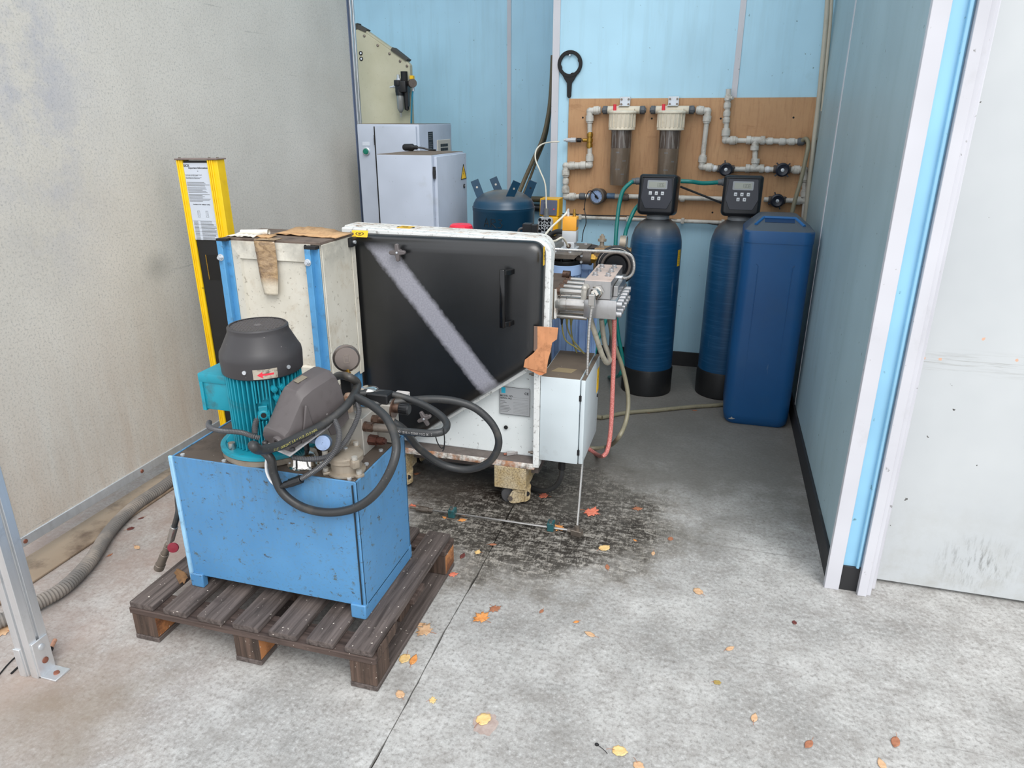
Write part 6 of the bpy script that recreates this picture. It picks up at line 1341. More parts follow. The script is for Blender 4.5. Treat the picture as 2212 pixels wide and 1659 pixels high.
# red cap and black plug peeking over the cart top
paint('cap_bright_red', (226, 40, 66), 0.35, dirt=(170, 120, 110), amt=0.15, scale=20)
rcp = Vector((-1.1328,3.16,1.1336))
t = thing('red_cap', (rcp.x, 3.16, 0.0), 'red plastic faceted cap standing up behind the pump cart', 'cap')
m = MB(); m.lathe([(0.058, 1.0), (0.056, 1.118), (0.052, 1.132), (0.044, 1.138), (0.0, 1.142)], Matrix.Translation((rcp.x, 3.16, rcp.z - 1.125)), 14); m.build('cap_shell', M_['cap_bright_red'], t, smooth=20)
m = MB(); m.cyl((rcp.x, 3.16, 0.0), (rcp.x, 3.16, rcp.z - 0.06), 0.045, n=20); m.build('cap_column', M_['step_dirty'], t)
bp = Vector((-0.7895,3.11,1.158))
t = thing('connector_block', (bp.x, 3.11, 0), 'small black cable connector standing behind the casing top corner', 'connector')
m = MB(); m.rbox(bp.x - 0.03, 3.09, bp.z - 0.05, bp.x + 0.01, 3.13, bp.z + 0.012, 0.003, 1); m.rbox(bp.x + 0.004, 3.095, bp.z - 0.05, bp.x + 0.035, 3.13, bp.z + 0.008, 0.003, 1); m.build('connector_body', M_['black_plastic'], t)
m = MB(); m.tube([(bp.x - 0.03, 3.11, bp.z - 0.01), (bp.x - 0.05, 3.11, bp.z - 0.02), (bp.x - 0.06, 3.11, bp.z - 0.06)], 0.006, 8); m.build('connector_cable', M_['conduit_grey'], t)
m = MB(); m.box(bp.x - 0.01, 3.10, 0.0, bp.x + 0.015, 3.125, bp.z - 0.04); m.build('connector_post', M_['step_dirty'], t)
# ---------------------------------------------------------------- yellow dosing pump on its grey container
dx_, dy_ = -0.985, 4.36
t = thing('dosing_pump', (dx_, dy_, 0.93), 'yellow dosing pump with clear cover at partition end', 'pump')
dz0 = 0.945
m = MB(); m.rbox(dx_ - 0.045, dy_ - 0.02, dz0, dx_ + 0.06, dy_ + 0.10, dz0 + 0.10, 0.008, 2)
m.prism([(-0.06, 0.10), (0.062, 0.10), (0.062, 0.205), (-0.058, 0.205)], 0.11, frame((dx_, dy_ + 0.10, dz0), (1, 0, 0), (0, 0, 1)), 0.0); m.rbox(dx_ + 0.02, dy_ - 0.06, dz0 - 0.01, dx_ + 0.055, dy_, dz0 + 0.02, 0.004, 1)
DP = m.build('pump_case', paint('pump_yellow', (236, 178, 24), 0.4, dirt=(190, 140, 40), amt=0.2, scale=20), t, bevel=0.004)
paint('cover_clear', (104, 110, 130), 0.12, speck=(160, 164, 176), sp_amt=0.05, sp_scale=60)
m = MB(); m.prism([(-0.056, 0.108), (0.048, 0.104), (0.052, 0.198), (-0.054, 0.2)], 0.014, frame((dx_, dy_ - 0.012, dz0), (1, 0, 0), (0, 0.08, 1))); m.build('clear_cover', M_['cover_clear'], DP, bevel=0.003)
m = MB(); m.cyl((dx_ + 0.034, dy_ - 0.028, dz0 + 0.145), (dx_ + 0.034, dy_ - 0.030, dz0 + 0.145), 0.0045, n=8); m.build('pilot_lamp', paint('pilot_red', (255, 70, 90), 0.3), DP)
hx_ = dx_ - 0.014
m = MB(); m.prism(rounded([(-0.045, 0.0), (0.045, 0.0), (0.045, 0.096), (-0.045, 0.096)], [0.022] * 4, 5), 0.04, FRONT((hx_, dy_ - 0.02, dz0 + 0.002))); HDp = m.build('pump_head', M_['valve_grey'], DP, bevel=0.003)
F = FRONT((hx_, dy_ - 0.0605, dz0 + 0.05))
m = MB(); m.lathe([(0.036, 0), (0.034, 0.002), (0.0, 0.002)], F, 28); m.build('head_recess', M_['black_plastic'], HDp)
m = MB(); m.torus(F @ Matrix.Translation((0, 0, 0.003)), 0.022, 0.0022, 24, 6)
for k in range(4): m.box(-0.036, -0.0018, 0.002, 0.036, 0.0018, 0.0045, F @ Matrix.Rotation(k * PI / 4, 4, 'Z'))
m.build('head_spokes', M_['valve_grey'], HDp)
for (a, b_) in ((-0.030, -0.034), (0.030, -0.034), (-0.030, 0.034), (0.030, 0.034)): m = MB(); m.lathe([(0.010, 0), (0.010, 0.004), (0, 0.004)], F @ Matrix.Translation((a, b_, 0)), 14); m.build('head_bolt', M_['black_plastic'], HDp)
m = MB(); m.cyl((hx_ + 0.004, dy_ - 0.04, dz0 + 0.098), (hx_ + 0.004, dy_ - 0.04, dz0 + 0.112), 0.018, n=16); m.cyl((hx_ + 0.004, dy_ - 0.04, dz0 + 0.112), (hx_ + 0.004, dy_ - 0.04, dz0 + 0.15), 0.014, n=12); m.cyl((hx_, dy_ - 0.04, dz0), (hx_, dy_ - 0.04, dz0 - 0.02), 0.016); m.build('hose_union', M_['bowl_clear'], DP)
m = MB(); m.tube([(hx_ + 0.004, dy_ - 0.04, dz0 + 0.15), (-1.009,4.34,1.2299), (-1.0516,4.38,1.3073), (-1.0989,4.45,1.3705), (-1.1214,4.55,1.4208), (-1.1125,4.66,1.4535), (-1.0703,4.74,1.4658), (-1.0206,4.765,1.4684)], 0.0045, 10); m.build('dosing_tube', M_['tube_white'], t)
t = thing('dosing_container', (dx_ + 0.01, dy_ + 0.03, 0), 'dark grey round container carrying the yellow dosing pump', 'container')
m = MB(); m.lathe([(0.13, 0.0), (0.14, 0.02), (0.14, 0.84), (0.12, 0.88), (0.06, 0.90), (0.06, 0.909), (0.0, 0.909)], Matrix.Translation((dx_ + 0.02, dy_ + 0.04, 0)), 36); m.build('container_body', paint('container_grey', (120, 124, 124), 0.6), t)
m = MB(); m.rbox(dx_ - 0.05, dy_ - 0.03, 0.9092, dx_ + 0.07, dy_ + 0.11, 0.9235, 0.003, 1); m.build('pump_bracket', M_['union_grey'], t)
# brown pipes by the rear wall and the long one leaning past the partition
paint('pipe_brown', (112, 98, 72), 0.5, dirt=(70, 60, 46), amt=0.4, scale=14)
t = thing('leaning_pipe', (-1.4167,5.2,0.9182), 'long brown hose leaning up behind the partition edge', 'hose')
m = MB(); m.tube([(-1.6284, 4.95, 0.02), (-1.5121,5.12,0.7892), (-1.4084,5.27,1.1295), (-1.3482,5.36,1.3067), (-1.2923,5.44,1.4682), (-1.267,5.5,1.6296), (-1.2607,5.55,1.7903), (-1.2636,5.6,2.0439)], 0.016, 10); m.build('pipe_body', M_['pipe_brown'], t)
m = MB(); m.tube([(-1.597, 4.99, 0.02), (-1.4842,5.16,0.7846), (-1.3797,5.31,1.1269), (-1.3297,5.4,1.305), (-1.2804,5.48,1.4674), (-1.2633,5.53,1.6298), (-1.2582,5.57,1.791), (-1.2611,5.62,2.0454)], 0.010, 10); m.build('second_line', M_['pipe_brown'], t)
t = thing('wall_pipe', (-1.6962,5.68,1.0048), 'brown pipe running level along the rear wall behind blue receiver', 'pipe')
zz = 1.0048
m = MB(); m.cyl((-1.75, 5.69, zz), (-0.98, 5.69, zz), 0.022, n=16); m.build('pipe_body', M_['pipe_brown'], t)
for xx in (-1.7, -1.05): m = MB(); m.rbox(xx - 0.015, 5.665, zz - 0.03, xx + 0.015, 5.748, zz + 0.03, 0.003, 1); m.build('pipe_clip', M_['black_plastic'], t)
m = MB(); m.cyl((-1.75, 5.70, zz - 0.07), (-0.98, 5.70, zz - 0.07), 0.03, n=16); m.build('lower_pipe', M_['black_plastic'], t)

# ---------------------------------------------------------------- water softeners: two vessels with control heads, brine tank
n = NT('vessel_blue'); x, y, z = n.xyz(); col = n.mix(n.ramp(n.noise(2.5, 4), 0.3, 0.7), L((16, 66, 104)), L((24, 78, 118)))
w = n.noise(1.0, 4, 0.6, n.coords((5, 5, 160))); col = n.mix(n.ramp(w, 0.5, 0.72, 0, 0.45), col, L((66, 112, 152)))
col = n.mix(n.ramp(n.noise(1, 5, 0.7, n.coords((30, 30, 4))), 0.66, 0.74, 0, 0.5), col, L((120, 140, 156)))
nz = n.t.nodes.new('ShaderNodeNewGeometry'); sp_ = n.t.nodes.new('ShaderNodeSeparateXYZ'); n.link(nz.outputs['Normal'], sp_.inputs[0])
du = n.math('MULTIPLY', n.ramp(sp_.outputs[2], 0.1, 0.6), 0.85); col = n.mix(du, col, L((96, 94, 90))); n.bump(w, 0.25, 0.001); MATS['vessel_blue'] = n.done(col, 0.33)
paint('vessel_base', (24, 25, 27), 0.5, dirt=(58, 56, 52), amt=0.2, scale=10)
paint('head_black', (24, 26, 31), 0.38, dirt=(60, 60, 62), amt=0.08, scale=8); paint('head_panel', (34, 38, 50), 0.3); paint('lcd_frame', (150, 154, 158), 0.35); paint('lcd', (156, 160, 150), 0.25); paint('lcd_ink', (70, 74, 68), 0.5); paint('key_white', (214, 218, 222), 0.4)
paint('coupling_grey', (92, 96, 100), 0.5); paint('orange_seal', (206, 130, 56), 0.5)
SEG = {'0': 'abcdef', '1': 'bc', '3': 'abcdg', '6': 'acdefg', '8': 'abcdefg'}
def seven(m, s, x, y, w, h, F):
    t_ = w * 0.14
    for ch in s:
        for g_ in SEG[ch]:
            a = {'a': (0, h - t_, w, h), 'd': (0, 0, w, t_), 'g': (0, h / 2 - t_ / 2, w, h / 2 + t_ / 2), 'b': (w - t_, h / 2, w, h), 'c': (w - t_, 0, w, h / 2), 'f': (0, h / 2, t_, h), 'e': (0, 0, t_, h / 2)}[g_]
            m.box(x + a[0], y + a[1], 0, x + a[2], y + a[3], 0.0004, F)
        x += w * 1.38
def softener(x, y, yaw, digits, label, side):
    t = thing('softener_vessel', (x, y, 0), label, 'water softener', 'blue softener vessels'); AA = Matrix.Translation((x, y, 0)); R_ = 0.150
    m = MB(); m.lathe([(0.150, 0.10), (R_, 0.11), (R_, 0.90), (0.1485, 0.93), (0.142, 0.965), (0.128, 1.005), (0.106, 1.035), (0.075, 1.058), (0.05, 1.066), (0.0, 1.066)], AA, 64); ve = m.build('vessel_shell', M_['vessel_blue'], t)
    m = MB(); m.lathe([(0.0, 0.0), (0.150, 0.0), (0.155, 0.006), (0.156, 0.155), (0.152, 0.165), (0.149, 0.165)], AA, 64); m.build('vessel_base', M_['vessel_base'], t)
    m = MB(); m.lathe([(0.062, 1.060), (0.066, 1.064), (0.066, 1.078), (0.05, 1.10), (0.0, 1.10)], AA, 36); m.build('neck_ring', M_['lcd_frame'], t)
    H = Matrix.Translation((x, y, 1.195)) @ Matrix.Rotation(yaw, 4, 'Z') @ Matrix.Rotation(math.radians(-6), 4, 'X')
    F = H @ frame((0, -0.055, 0), (1, 0, 0), (0, 0, 1))
    w, h = 0.106, 0.112
    pol = rounded([(-w * 1.02, -h), (w * 0.98, -h), (w, h * 0.92), (w * 0.86, h), (-w * 0.86, h), (-w, h * 0.92)], [0.028, 0.028, 0.012, 0.012, 0.012, 0.012], 5)
    secs = []
    for (d, zz) in ((0.006, -0.10), (0.0, -0.095), (0.0, 0.03), (0.004, 0.042), (0.014, 0.052), (0.020, 0.053)): secs.append([F @ Vector((p[0], p[1], zz)) for p in inset(pol, d)])
    m = MB(); m.loft(secs); hd_ = m.build('control_head', M_['head_black'], t, smooth=40)
    F2 = F @ Matrix.Translation((0, 0, 0.053))
    pl_ = rounded([(-0.062, -0.076), (0.062, -0.076), (0.088, -0.02), (0.078, 0.09), (-0.078, 0.09), (-0.088, -0.02)], [0.008] * 6, 4)
    m = MB(); m.prism(pl_, 0.003, F2); m.build('front_panel', M_['head_panel'], hd_, bevel=0.0015)
    F3 = F2 @ Matrix.Translation((0, 0, 0.003))
    m = MB(); m.prism(rounded([(-0.056, 0.030), (0.056, 0.030), (0.056, 0.078), (-0.056, 0.078)], [0.006] * 4, 4), 0.003, F3); m.build('display_frame', M_['lcd_frame'], hd_, bevel=0.001)
    m = MB(); m.box(-0.047, 0.038, 0.003, 0.047, 0.070, 0.0036, F3); dp = m.build('display', M_['lcd'], hd_)
    m = MB(); seven(m, digits, -0.006, 0.043, 0.0085, 0.020, F3 @ Matrix.Translation((0, 0, 0.0037))); m.build('digits', M_['lcd_ink'], hd_, smooth=0)
    for i, (a, b_) in enumerate(((-0.036, 0.008), (-0.002, 0.008), (0.032, 0.008), (-0.020, -0.020), (0.014, -0.020))):
        m = MB(); m.rbox(a - 0.0085, b_ - 0.0095, 0, a + 0.0085, b_ + 0.0095, 0.003, 0.002, 2, F3); m.build('key', M_['key_white'], hd_)
        m = MB(); 
        if i < 3: m.box(a - 0.0045, b_ - 0.002, 0.003, a + 0.0045, b_ + 0.002, 0.0034, F3)
        elif i == 3: m.prism([(a - 0.0045, b_ - 0.004), (a + 0.0045, b_ - 0.004), (a, b_ + 0.005)], 0.0004, F3, 0.003)
        else: m.prism([(a - 0.0045, b_ + 0.004), (a, b_ - 0.005), (a + 0.0045, b_ + 0.004)], 0.0004, F3, 0.003)
        m.build('key_symbol', M_['print_grey'], hd_, smooth=0)
    return t, H, hd_
t1, H1, hd1 = softener(-0.322, 4.30, math.radians(-4), '1306', 'blue softener vessel showing 1306, left of the pair, yellow tag', 'l')
t2, H2, hd2 = softener(0.135, 4.37, math.radians(-1), '1308', 'blue softener vessel showing 1308, half hidden behind the brine tank', 'r')
m = MB(); a0 = math.radians(-27)
for i in range(4):
    a, b_ = a0 + 0.06 * i, a0 + 0.06 * (i + 1); R_ = 0.1508
    m.add([(-0.322 + R_ * math.cos(a), 4.30 + R_ * math.sin(a), 0.80), (-0.322 + R_ * math.cos(b_), 4.30 + R_ * math.sin(b_), 0.80), (-0.322 + R_ * math.cos(b_), 4.30 + R_ * math.sin(b_), 0.895), (-0.322 + R_ * math.cos(a), 4.30 + R_ * math.sin(a), 0.895)], [(0, 1, 2, 3)])
tg = m.build('yellow_tag', M_['sticker_yellow'], t1)
m = MB()
for k in range(7):
    a, b_ = a0 + 0.05, a0 + 0.15; R_ = 0.1511; z0 = 0.815 + 0.010 * k
    m.add([(-0.322 + R_ * math.cos(q), 4.30 + R_ * math.sin(q), zz) for q, zz in ((a, z0), (b_, z0), (b_, z0 + 0.003), (a, z0 + 0.003))], [(0, 1, 2, 3)])
m.build('tag_lines', M_['cable_yellow'], tg, smooth=0)
# green hoses and link between the heads
def union(par, p, d, l=0.045, r=0.017, mat='coupling_grey', name='hose_coupling'):
    p = Vector(p); d = Vector(d).normalized(); m = MB(); m.cyl(p, p + d * l * 0.5, r * 1.15, n=12); m.cyl(p + d * l * 0.5, p + d * l, r * 0.95, n=12); return m.build(name, M_[mat], par, bevel=0.001)
pL = Vector((-0.4339,4.24,1.2749)); union(t1, pL, (-1, -0.1, -0.05))
m = MB(); m.tube([pL + Vector((-0.03, 0, 0)), (-0.4834,4.22,1.2651), (-0.5206,4.2,1.2224), (-0.5351,4.18,1.1519), (-0.5376,4.14,1.0526), (-0.5347,4.1,0.9537), (-0.5292,4.08,0.8515), (-0.5179,4.06,0.6399), (-0.4871,4.06,0.4185), (-0.4502,4.06,0.2488), (-0.4635,4.05,0.1627), (-0.5699,4.4051,0.014)], 0.0115, 12); m.build('green_hose', M_['hose_green'], t1)
m = MB(); m.tube([(-0.4288,4.27,1.1459), (-0.4572,4.26,1.1067), (-0.4806,4.22,1.0393), (-0.4895,4.15,0.9746), (-0.4866,4.1,0.8501), (-0.5113,4.05,0.6426), (-0.5635,4,0.4853), (-0.5917,3.95,0.3849), (-0.6008,3.9,0.2864), (-0.5913,3.85,0.1329)], 0.0115, 12); m.build('green_hose', M_['hose_green'], t1)
pR = Vector((0.0643,4.33,1.2722)); pS = Vector((-0.2291,4.27,1.2774))
m = MB(); m.tube([(-0.208, pS.y, pS.z), (-0.15, pS.y + 0.005, pS.z - 0.002), pS.lerp(pR, 0.5) + Vector((0, 0, -0.008)), pR + Vector((-0.05, 0, 0))], 0.0115, 12); m.build('green_hose', M_['hose_green'], t2)
union(t2, pR + Vector((-0.02, 0, 0)), (-1, 0, 0), 0.05, 0.018); union(t2, pR + Vector((0.008, 0, 0)), (-1, 0, 0), 0.03, 0.017, 'orange_seal', 'seal_ring')
m = MB(); m.tube([(-0.208, 4.28, 1.2465), (-0.1278,4.3,1.2165), (0.0043,4.32,1.1671), (0.0838,4.34,1.1366)], 0.006, 8); m.build('link_cable', M_['black_plastic'], t2)
# brine tank: rounded square, slightly tapering, with its own lid
def brine_mat():
    n = NT('brine_blue'); col = n.mix(n.ramp(n.noise(2, 4), 0.3, 0.7), L((16, 74, 126)), L((22, 86, 140))); col = n.mix(n.ramp(n.noise(5, 5, 0.7), 0.5, 0.7, 0, 0.3), col, L((44, 84, 122)))
    col = n.mix(n.ramp(n.noise(1, 5, 0.7, n.coords((20, 20, 3))), 0.66, 0.76, 0, 0.5), col, L((120, 140, 156)))
    g_ = n.t.nodes.new('ShaderNodeNewGeometry'); s_ = n.t.nodes.new('ShaderNodeSeparateXYZ'); n.link(g_.outputs['Normal'], s_.inputs[0])
    col = n.mix(n.math('MULTIPLY', n.ramp(s_.outputs[2], 0.35, 0.8), 0.85), col, L((92, 94, 94))); n.bump(n.noise(160, 3), 0.1, 0.001); MATS['brine_blue'] = n.done(col, 0.45); return MATS['brine_blue']
BR = brine_mat()
bt_ = thing('brine_tank', (0.325, 4.04, 0), 'square blue plastic brine tank with handled lid by right wall', 'tank')
def rsec(x0, x1, y0, y1, r, z): return [Vector((p[0], p[1], z)) for p in rounded([(x0, y0), (x1, y0), (x1, y1), (x0, y1)], [r] * 4, 7)]
bx0, bx1, by0_, by1_ = 0.150, 0.496, 3.86, 4.205
m = MB(); m.loft([rsec(bx0 + 0.020, bx1 - 0.014, by0_ + 0.02, by1_ - 0.02, 0.05, 0.0), rsec(bx0 + 0.006, bx1 - 0.004, by0_ + 0.004, by1_ - 0.004, 0.056, 0.02), rsec(bx0 - 0.002, bx1, by0_ - 0.002, by1_, 0.058, 0.06), rsec(bx0 - 0.004, bx1, by0_ - 0.002, by1_, 0.058, 0.40), rsec(bx0 + 0.004, bx1 - 0.002, by0_, by1_, 0.056, 0.84), rsec(bx0 + 0.004, bx1 - 0.002, by0_, by1_, 0.056, 1.015)])
m.build('tank_body', BR, bt_, smooth=45)
for (px0_, px1_) in ((0.150, 0.238), (0.405, 0.498)):   # moulded corner recess lines
    m = MB(); ln_ = [(px0_, 0.905), (px1_ - 0.01, 0.905), (px1_, 0.895), (px1_, 0.20)] if px0_ < 0.2 else [(px1_, 0.905), (px0_ + 0.01, 0.905), (px0_, 0.895), (px0_, 0.20)]
    m.tube([(a, by0_ - 0.0005 if 0.2 < a < 0.46 else by0_ + 0.02, b_) for a, b_ in ln_[1:]], 0.0022, 6, 4, False); m.build('moulded_line', BR, bt_)
m = MB(); m.loft([rsec(bx0 + 0.002, bx1, by0_ - 0.003, by1_ + 0.003, 0.057, 1.012), rsec(bx0 + 0.002, bx1, by0_ - 0.003, by1_ + 0.003, 0.057, 1.066), rsec(bx0 + 0.006, bx1 - 0.004, by0_ + 0.001, by1_ - 0.001, 0.055, 1.074), rsec(bx0 + 0.075, bx1 - 0.075, by0_ + 0.14, by1_ - 0.012, 0.03, 1.130), rsec(bx0 + 0.085, bx1 - 0.085, by0_ + 0.15, by1_ - 0.02, 0.03, 1.134)])
ld = m.build('lid', BR, bt_, smooth=30)
m = MB(); m.loft([[Vector(p) for p in ((bx0 + 0.10, by0_ + 0.085, 1.1075), (bx1 - 0.10, by0_ + 0.085, 1.1075), (bx1 - 0.10, by0_ + 0.13, 1.124), (bx0 + 0.10, by0_ + 0.13, 1.124))], [Vector(p) for p in ((bx0 + 0.10, by0_ + 0.083, 1.1085), (bx1 - 0.10, by0_ + 0.083, 1.1085), (bx1 - 0.10, by0_ + 0.128, 1.1255), (bx0 + 0.10, by0_ + 0.128, 1.1255))]]); m.build('handle_recess', paint('brine_deep', (14, 52, 96), 0.5), ld, smooth=0)
m = MB(); 
for (a, b_) in (((bx0 + 0.055, by0_ + 0.06, 1.097), (bx0 + 0.095, by0_ + 0.13, 1.126)), ((bx1 - 0.055, by0_ + 0.06, 1.097), (bx1 - 0.095, by0_ + 0.13, 1.126)), ((bx0 + 0.095, by0_ + 0.13, 1.126), (bx1 - 0.095, by0_ + 0.13, 1.126))): m.cyl(a, b_, 0.008, n=8)
m.build('handle_rim', paint('brine_plain', (34, 100, 160), 0.45), ld)
m = MB(); m.prism([(-0.018, 0), (-0.004, 0.004), (0, 0.012), (0.005, 0.004), (0.02, 0.003), (0.006, -0.003), (-0.006, -0.004)], 0.0006, FRONT((0.196, by0_ - 0.0012, 0.035))); m.build('scuff_mark', M_['cast_light'], bt_, smooth=0)
# ---------------------------------------------------------------- plywood board with the pipework
n = NT('board'); col = n.mix(n.ramp(n.noise(3, 5), 0.3, 0.7), L((182, 138, 98)), L((202, 160, 118))); g = n.noise(1, 6, 0.7, n.coords((60, 60, 6), (0, 0.3, 0))); col = n.mix(n.ramp(g, 0.5, 0.68, 0, 0.55), col, L((160, 116, 80)))
col = n.mix(n.ramp(n.noise(1, 5, 0.7, n.coords((5, 5, 18), (0, 0.4, 0))), 0.6, 0.72, 0, 0.5), col, L((150, 104, 66))); MATS['board'] = n.done(col, 0.6)
bd = thing('mounting_board', (-0.22, 4.81, 1.0), 'brown hardboard panel on the back wall carrying white pipework', 'board')
YBd = 4.812
m = MB(); m.rbox(-0.974, YBd, 0.994, 0.528, 4.829, 1.7285, 0.0015, 1); bo = m.build('board_panel', M_['board'], bd)
for (u, v) in ((1, 1),):
    for p in ((-0.8797,4.812,1.6149), (-0.4419,4.812,1.61), (-0.0251,4.812,1.6107), (0.3926,4.812,1.6165), (-0.8489,4.812,1.0406), (-0.0197,4.812,1.0479)):
        m = MB(); m.lathe([(0.006, 0), (0.006, 0.0008), (0, 0.0009)], FRONT((p[0], YBd, p[2])), 12); m.build('screw_hole', M_['black_matt'], bd)
paint('pipe_white', (208, 205, 197), 0.4, dirt=(150, 138, 120), amt=0.4, scale=26, speck=(96, 88, 78), sp_amt=-0.05, sp_scale=80)
PW = M_['pipe_white']; YP = 4.782
def pipe_line(par, pts, r=0.0155, fit=0.0225, ends=(True, True)):
    P = [Vector(p) for p in pts]
    for i in range(len(P) - 1):
        m = MB(); m.cyl(P[i], P[i + 1], r, n=14); m.build('pipe', PW, par)
    for i in range(1, len(P) - 1):
        m = MB(); d0 = (P[i - 1] - P[i]).normalized(); d1 = (P[i + 1] - P[i]).normalized()
        m.ball(P[i], fit * 0.98, 7)
        for d in (d0, d1): m.cyl(P[i], P[i] + d * 0.026, fit * 0.9, n=16); m.cyl(P[i] + d * 0.026, P[i] + d * 0.060, fit * 1.15, n=16); m.cyl(P[i] + d * 0.060, P[i] + d * 0.070, fit * 0.95, n=16)
        m.build('elbow', PW, par, bevel=0.001)
def collar(par, p, d, l=0.04, r=0.019, mat=None, name='coupling'):
    p = Vector(p); r = r * 1.3; d = Vector(d).normalized(); m = MB(); m.cyl(p - d * l / 2, p + d * l / 2, r, n=16); m.cyl(p - d * (l / 2 + 0.006), p + d * (l / 2 + 0.006), r * 0.85, n=16); return m.build(name, mat or PW, par, bevel=0.0015)
def valve(par, p, rot=0.0):
    p = Vector(p); m = MB(); m.cyl(p - Vector((0.05, 0, 0)), p + Vector((0.05, 0, 0)), 0.023, n=16); m.cyl(p, p - Vector((0, 0.035, 0)), 0.016, n=12); b_ = m.build('valve_body', M_['union_grey'], par, bevel=0.002)
    F = FRONT(p - Vector((0, 0.035, 0))) @ Matrix.Rotation(rot, 4, 'Z') @ Matrix.Scale(1.28, 4)
    m = MB(); m.lathe([(0.0, 0), (0.029, 0.0), (0.032, 0.004), (0.031, 0.014), (0.024, 0.019), (0.018, 0.017), (0.0, 0.016)], F, 28)
    for k in range(4): m.rbox(0.026, -0.003, 0.003, 0.043, 0.003, 0.012, 0.001, 1, F @ Matrix.Rotation(k * PI / 2, 4, 'Z'))
    w_ = m.build('handwheel', M_['head_panel'], par)
    m = MB(); m.lathe([(0.008, 0.016), (0.008, 0.020), (0.0, 0.021)], F, 12); m.build('wheel_screw', M_['zinc'], w_)
wp = thing('water_pipework', (-0.9, YP, 1.05), 'white plastic pipe run on left of board with brass tee', 'pipes', 'white pipe runs on the board')
Q = lambda p: Vector(p)
pipe_line(wp, [(-0.7634,4.782,1.6588), (-0.8311,4.782,1.6534), (-0.8177,4.782,1.3245), (-0.977,4.782,1.3188), (-0.9713,4.782,1.1212), (-0.8159,4.782,1.1286)])
bt1 = Q((-0.824,4.782,1.4783))
m = MB(); 
for dz in (-0.032, 0.0, 0.032): m.cyl(bt1 + Vector((0, 0, dz - 0.010)), bt1 + Vector((0, 0, dz + 0.010)), 0.0205, n=16)
m.cyl(bt1 + Vector((0, 0, -0.05)), bt1 + Vector((0, 0, 0.05)), 0.0165, n=16); m.cyl(bt1, bt1 + Vector((-0.045, 0, 0)), 0.011, n=12); m.build('brass_tee', M_['brass'], wp, bevel=0.001)
m = MB(); m.cyl(bt1 + Vector((-0.05, 0, 0)), bt1 + Vector((-0.035, 0, 0)), 0.008); m.cyl(bt1 + Vector((-0.085, 0, 0)), bt1 + Vector((-0.055, 0, 0)), 0.014, n=12); m.build('dosing_valve', M_['black_plastic'], wp, bevel=0.001)
m = MB(); m.cyl(bt1 + Vector((-0.125, 0, 0)), bt1 + Vector((-0.09, 0, 0)), 0.0155, n=8); m.cyl(bt1 + Vector((-0.155, 0, 0)), bt1 + Vector((-0.125, 0, 0)), 0.013, n=12); m.cyl(bt1 + Vector((-0.17, 0, -0.001)), bt1 + Vector((-0.155, 0, 0)), 0.008, n=10); m.build('valve_nut', M_['valve_grey'], wp, bevel=0.001)
collar(wp, (-0.9031,4.782,1.3201), (1, 0, 0), 0.03, 0.017); collar(wp, (-0.9741,4.782,1.2193), (0, 0, 1), 0.03, 0.0165)
# water meter
mt = Q((-0.7445,4.738,1.1348))
collar(wp, (-0.8592,4.782,1.1274), (1, 0, 0), 0.03, 0.017, M_['coupling_grey'], 'grey_union')
m = MB(); m.cyl((mt.x - 0.075, YP, mt.z), (mt.x + 0.10, YP, mt.z), 0.014, n=14); m.cyl((mt.x + 0.05, YP, mt.z), (mt.x + 0.10, YP, mt.z), 0.019, n=12); m.build('meter_body', M_['steel_blue'], wp, bevel=0.001)
FM = frame(mt + Vector((0, 0.03, 0)), (1, -0.25, 0), (0, 0, 1))
m = MB(); m.lathe([(0.040, -0.03), (0.046, -0.02), (0.046, 0.03), (0.050, 0.032), (0.052, 0.045), (0.046, 0.052), (0.041, 0.052), (0.041, 0.046), (0.0, 0.046)], FM, 40); me_ = m.build('meter_case', M_['union_grey'], wp)
m = MB(); m.lathe([(0.040, 0.0465), (0.0, 0.0468)], FM, 36); m.build('meter_dial', M_['gauge_blue'], me_)
m = MB(); 
for k in range(12): m.box(0.031, -0.0008, 0.0469, 0.038, 0.0008, 0.0473, FM @ Matrix.Rotation(k * PI / 6, 4, 'Z'))
m.rbox(-0.02, -0.006, 0.047, 0.012, 0.006, 0.053, 0.002, 1, FM @ Matrix.Rotation(2.4, 4, 'Z')); m.lathe([(0.008, 0.047), (0.008, 0.056), (0, 0.057)], FM, 14); m.build('pulse_sensor', M_['black_plastic'], me_)
m = MB(); m.tube([mt + Vector((-0.01, -0.05, 0.01)), (-0.7875,4.66,1.1755), (-0.813,4.66,1.1372), (-0.8193,4.66,1.0642), (-0.7964,4.6,0.9843), (-0.7946,4.5,0.9394), (-0.7833,4.4,0.8913)], 0.003, 8); m.build('sensor_cable', M_['black_plastic'], wp)
pipe_line(wp, [(mt.x + 0.10, YP, mt.z), (0.0649,4.782,1.1368)]); collar(wp, (-0.5814,4.782,1.1295), (1, 0, 0), 0.05, 0.018, M_['union_grey'], 'grey_union')
for p in ((-0.2131,4.782,1.1315), (-0.4293,4.782,1.1309)): collar(wp, p, (1, 0, 0), 0.02, 0.016)
